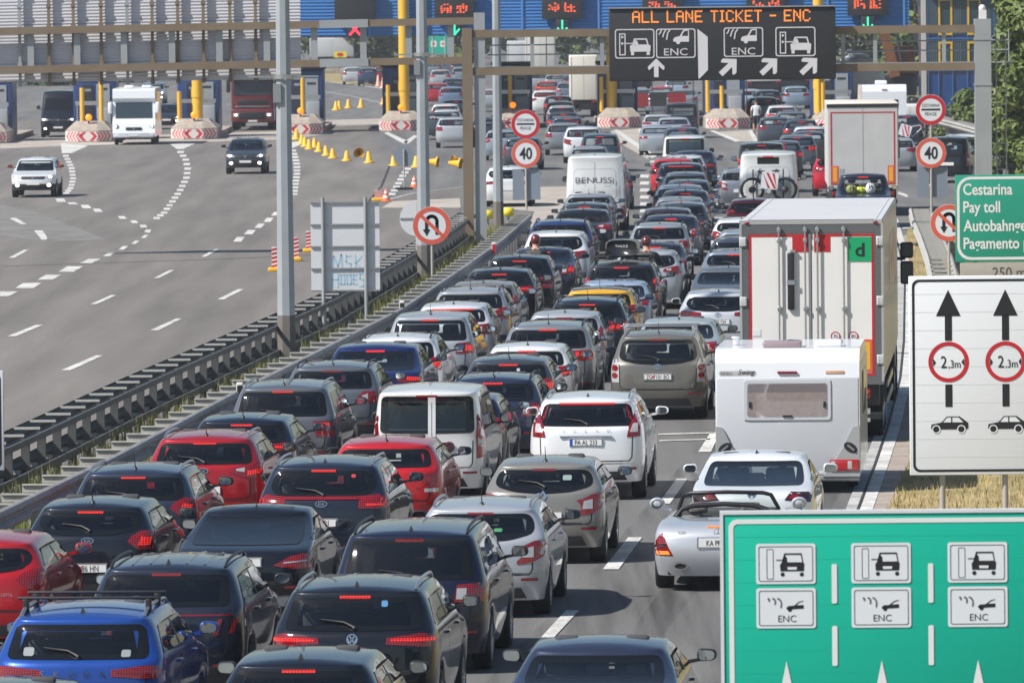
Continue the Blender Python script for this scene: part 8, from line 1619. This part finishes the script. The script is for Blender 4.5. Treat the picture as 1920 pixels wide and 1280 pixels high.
# ---------------------------------------------------------------- people
SKIN = mat('skin', (.46, .26, .18), .6)
def skinned(verts, edges, radii, levels=2):
    me = bpy.data.meshes.new('b'); me.from_pydata(verts, edges, []); o = bpy.data.objects.new('b', me); COL.objects.link(o); md = o.modifiers.new('s', 'SKIN'); md.use_smooth_shade = True; me.skin_vertices[0].data[0].use_root = True
    for i, r in enumerate(radii): me.skin_vertices[0].data[i].radius = (r, r) if not isinstance(r, tuple) else r
    o.modifiers.new('ss', 'SUBSURF').levels = levels; dg = bpy.context.evaluated_depsgraph_get(); m = bpy.data.meshes.new_from_object(o.evaluated_get(dg)); bpy.data.objects.remove(o); bpy.data.meshes.remove(me)
    for q_ in m.polygons: q_.use_smooth = True
    return m
def person(label, loc, rz, pose, cloth, hair, scale=1.0, helmet=None):
    """pose: dict of joints; cloth: list of (test, material)"""
    t = thing('person', label, 'person', loc, rz); J = pose; names = ['pel', 'spine', 'chest', 'neck', 'head', 'crown']; chain = [('pel', 'spine'), ('spine', 'chest'), ('chest', 'neck'), ('neck', 'head'), ('head', 'crown')]
    R = dict(pel=(.155, .11), spine=(.135, .10), chest=(.165, .115), neck=.055, head=.088, crown=.078)
    for s in 'LR':
        for a, b in (('chest', 'sh'), ('sh', 'el'), ('el', 'wr'), ('wr', 'pm')): chain.append((a if a == 'chest' else a + s, b + s))
        for a, b in (('pel', 'hip'), ('hip', 'kn'), ('kn', 'an'), ('an', 'to')): chain.append((a if a == 'pel' else a + s, b + s))
        R.update({'sh' + s: .062, 'el' + s: .043, 'wr' + s: .030, 'pm' + s: (.042, .022), 'hip' + s: .088, 'kn' + s: .060, 'an' + s: .040, 'to' + s: .036}); names += [q_ + s for q_ in ('sh', 'el', 'wr', 'pm', 'hip', 'kn', 'an', 'to')]
        w_, pm_ = Vector(J['wr' + s]), Vector(J['pm' + s]); d_ = (pm_ - w_).normalized(); sd_ = Vector((0, 1, 0)) - d_ * d_.y; sd_.normalize()
        for i, (of, ln) in enumerate(((-.032, .075), (-.011, .088), (.011, .082), (.032, .066))):
            b1 = 'f%d%s' % (i, s); b2 = 'g%d%s' % (i, s); base = pm_ + sd_ * of; J[b1] = base + d_ * ln * .5; J[b2] = base + d_ * ln * .9 - Vector((0, 0, 0)) + Vector(((-.02 if s == 'R' else .02), 0, 0)); names += [b1, b2]; R[b1] = .0095; R[b2] = .008; chain += [('pm' + s, b1), (b1, b2)]
        th_ = 'th' + s; J[th_] = w_.lerp(pm_, .5) + sd_ * -.06 + d_ * .03; names.append(th_); R[th_] = .011; chain.append(('wr' + s, th_))
    ix = {n_: i for i, n_ in enumerate(names)}; m = skinned([tuple(J[n_]) for n_ in names], [(ix[a], ix[b]) for a, b in chain], [R[n_] for n_ in names])
    m.materials.append(SKIN)
    for _, mm in cloth: m.materials.append(mm)
    for pl in m.polygons:
        for i, (tst, _) in enumerate(cloth):
            if tst(pl.center): pl.material_index = i + 1; break
    o = ob('body', m, t); h = Vector(J['head']).lerp(Vector(J['crown']), .55); f = pose.get('face', Vector((0, 1, 0)))
    if helmet:
        mb = MB(); mb.sph(h + Vector((0, 0, .01)), (.112, .13, .125), 0, 18, 12); hl = ob('helmet', mb, t, helmet); mb = MB(); mb.sph(h + Vector(f) * .04 + Vector((0, 0, .0)), (.098, .10, .055), 0, 14, 8); ob('visor', mb, hl, FRIT)
    else:
        mb = MB(); mb.sph(h + Vector((0, 0, .035)) - Vector(f) * .02, (.095, .108, .095), 0, 16, 10); ob('hair', mb, t, hair); mb = MB(); mb.sph(h + Vector(f) * .10 + Vector((0, 0, -.03)), (.016, .022, .026), 0, 8, 6); [mb.sph(h + Vector((sx * .088, 0, -.02)), (.014, .024, .032), 0, 8, 6) for sx in (-1, 1)]; ob('nose_and_ears', mb, t, SKIN); mb = MB(); [mb.sph(h + Vector(f) * .083 + Vector((sx * .033, 0, .0)), .012, 0, 8, 6) for sx in (-1, 1)]; ob('eyes', mb, t, INK); mb = MB(); mb.sph(h + Vector(f) * .085 + Vector((0, 0, -.075)), (.026, .012, .007), 0, 8, 6); ob('mouth', mb, t, mat('lips', (.35, .12, .10), .5))
    t.scale = (scale,) * 3; return t
V = Vector
walk = dict(pel=V((0, 0, .95)), spine=V((0, .01, 1.12)), chest=V((0, .02, 1.33)), neck=V((0, .03, 1.49)), head=V((0, .04, 1.60)), crown=V((0, .04, 1.72)), shL=V((-.19, .02, 1.40)), elL=V((-.27, -.05, 1.14)), wrL=V((-.25, .06, .92)), pmL=V((-.25, .10, .84)), shR=V((.19, .02, 1.40)), elR=V((.26, .08, 1.14)), wrR=V((.23, .20, .98)), pmR=V((.22, .25, .91)),
 hipL=V((-.10, 0, .88)), knL=V((-.11, .14, .50)), anL=V((-.11, .06, .09)), toL=V((-.12, .22, .04)), hipR=V((.10, 0, .88)), knR=V((.11, -.02, .50)), anR=V((.12, -.22, .12)), toR=V((.13, -.08, .04)))
SHW = mat('shirt_white', (.66, .68, .72), .8); SHN = mat('shorts_navy', (.03, .035, .055), .8); SHOE = mat('shoe_dark', (.05, .05, .055), .7)
person('man in white T-shirt and dark shorts walking beside the queue at the gate', at(1418, 250), .1, walk, [(lambda c: c.z < .10, SHOE), (lambda c: c.z > 1.47 or (abs(c.x) > .215 and c.z < 1.22) or c.z < .52, SKIN), (lambda c: c.z < .93, SHN), (lambda c: True, SHW)], mat('hair_dark', (.04, .03, .025), .8), 1.04)
ride = dict(pel=V((0, 0, .86)), spine=V((0, .05, 1.02)), chest=V((0, .14, 1.23)), neck=V((0, .20, 1.38)), head=V((0, .24, 1.48)), crown=V((0, .25, 1.60)), shL=V((-.20, .15, 1.30)), elL=V((-.33, .32, 1.10)), wrL=V((-.35, .55, 1.03)), pmL=V((-.35, .62, 1.03)), shR=V((.20, .15, 1.30)), elR=V((.33, .32, 1.10)), wrR=V((.35, .55, 1.03)), pmR=V((.35, .62, 1.03)),
 hipL=V((-.12, .02, .82)), knL=V((-.24, .42, .70)), anL=V((-.24, .22, .30)), toL=V((-.25, .38, .26)), hipR=V((.12, .02, .82)), knR=V((.24, .42, .70)), anR=V((.24, .22, .30)), toR=V((.25, .38, .26)))
JKT = mat('rider_jacket', (.02, .02, .022), .6); 
def motorbike(label, loc, rz):
    t = thing('motorcycle', label, 'motorcycle', loc, rz)
    for y in (-.62, .82):
        mb = MB(); mb.lathe([(.18, -.07), (.29, -.07), (.31, 0), (.29, .07), (.18, .07)], (0, y, .31), 'X', 22); w_ = ob('wheel', mb, t, RUBBER); mb = MB(); mb.lathe([(.19, -.03), (.19, .03)], (0, y, .31), 'X', 20); [mb.obox((0, y, .31), (0, y + .18 * cos(a), .31 + .18 * sin(a)), .02, .03) for a in [i * pi / 3 for i in range(6)]]; ob('rim', mb, w_, ALLOY)
    mb = MB(); mb.bbox(-.15, .15, -.1, .45, .30, .62, 0, .06); ob('engine', mb, t, TRIM); mb = MB(); mb.bbox(-.15, .15, .05, .55, .62, .92, 0, .10); ob('fuel_tank', mb, t, mat('bike_dark_red', (.20, .02, .025), .3, coat=.8)); mb = MB(); mb.bbox(-.14, .14, -.75, .1, .70, .82, 0, .05); ob('saddle', mb, t, BLACK); mb = MB(); mb.tube([(-.36, .60, 1.02), (-.15, .68, .98), (.15, .68, .98), (.36, .60, 1.02)], .016, 8); mb.tube([(0, .66, .98), (0, .82, .31)], .035, 8); ob('handlebar', mb, t, BLACK); mb = MB(); mb.bbox(-.12, .12, -.90, -.80, .62, .72, 0, .02); ob('tail_lamp', mb, t, LIT); mb = MB(); mb.bbox(-.16, .16, .70, .92, .85, 1.2, 0, .07); ob('front_fairing', mb, t, BLACK)
    for sx in (-1, 1): mb = MB(); mb.bbox(min(sx * .2, sx * .45), max(sx * .2, sx * .45), -.75, -.2, .42, .78, 0, .05); ob('pannier', mb, t, TRIM)
for u, v, YR, hc, lab, lb2 in ((1003, 444, 188.2, (.13, .015, .02), 'motorcyclist in black with red helmet and backpack by the guardrail side', 'motorcycle between the black crossover and dark sedan, mostly hidden'), (1211, 447, 185.3, (.10, .02, .02), 'motorcyclist in black with dark red helmet right of the roof box', 'motorcycle right of the roof box car, mostly hidden')):
    p = at_depth(u, v, YR); a = heading(p.y); ks = p.z / 1.63; motorbike(lb2, (p.x, p.y, 0), -a); [q for q in COL.objects if q.get('label') == lb2][0].scale = (ks,) * 3; person(lab, (p.x, p.y, 0), -a, {k_: V(x) for k_, x in ride.items()}, [(lambda c: c.z > 1.36 and abs(c.x) < .12, SKIN), (lambda c: True, JKT)], None, ks, mat('helmet_%d' % u, hc, .25, coat=.8))
    bp = thing('backpack', 'dark backpack on the back of the ' + ('rider by the guardrail side' if u < 1100 else 'rider right of the roof box'), 'backpack', (p.x, p.y, 0), -a); bp.scale = (ks,) * 3; mb = MB(); mb.bbox(-.16, .16, -.12, .06, .98, 1.34, 0, .06); ob('bag', mb, bp, mat('backpack_grey', (.07, .065, .06), .8)); mb = MB(); mb.bbox(-.10, .10, -.15, -.10, 1.02, 1.16, 0, .03); ob('pocket', mb, bp, TRIM)
# ---------------------------------------------------------------- overlap report (developer aid)
def corners(b): _, o, d, L, W = b; r = Vector((d.y, -d.x, 0)); return [o + d * y + r * x for y in (.05, L - .05) for x in (-W / 2 + .06, W / 2 - .06)]
for i, a in enumerate(BOXES):
    for b in BOXES[i + 1:]:
        if abs(a[1].y - b[1].y) > 20: continue
        hit = True
        for d in (a[2], Vector((a[2].y, -a[2].x, 0)), b[2], Vector((b[2].y, -b[2].x, 0))):
            pa = [d.dot(c) for c in corners(a)]; pb = [d.dot(c) for c in corners(b)]; ov = min(max(pa), max(pb)) - max(min(pa), min(pb))
            if ov <= 0: hit = False; break
        if hit: print('OVERLAP', a[0][:60], '|', b[0][:60])
# ---------------------------------------------------------------- summer haze in the air
mb = MB(); mb.box(-420, 420, -25, 1900, -1.2, 24); hm = bpy.data.materials.new('haze_air'); hm.use_nodes = True; n_ = hm.node_tree; n_.nodes.clear()
o_ = n_.nodes.new('ShaderNodeOutputMaterial'); pv = n_.nodes.new('ShaderNodeVolumePrincipled'); pv.inputs['Color'].default_value = (.86, .91, 1, 1); pv.inputs['Density'].default_value = .00020; pv.inputs['Anisotropy'].default_value = .25; n_.links.new(pv.outputs[0], o_.inputs['Volume']); hz = struct('haze', mb, hm, None, 'stuff')
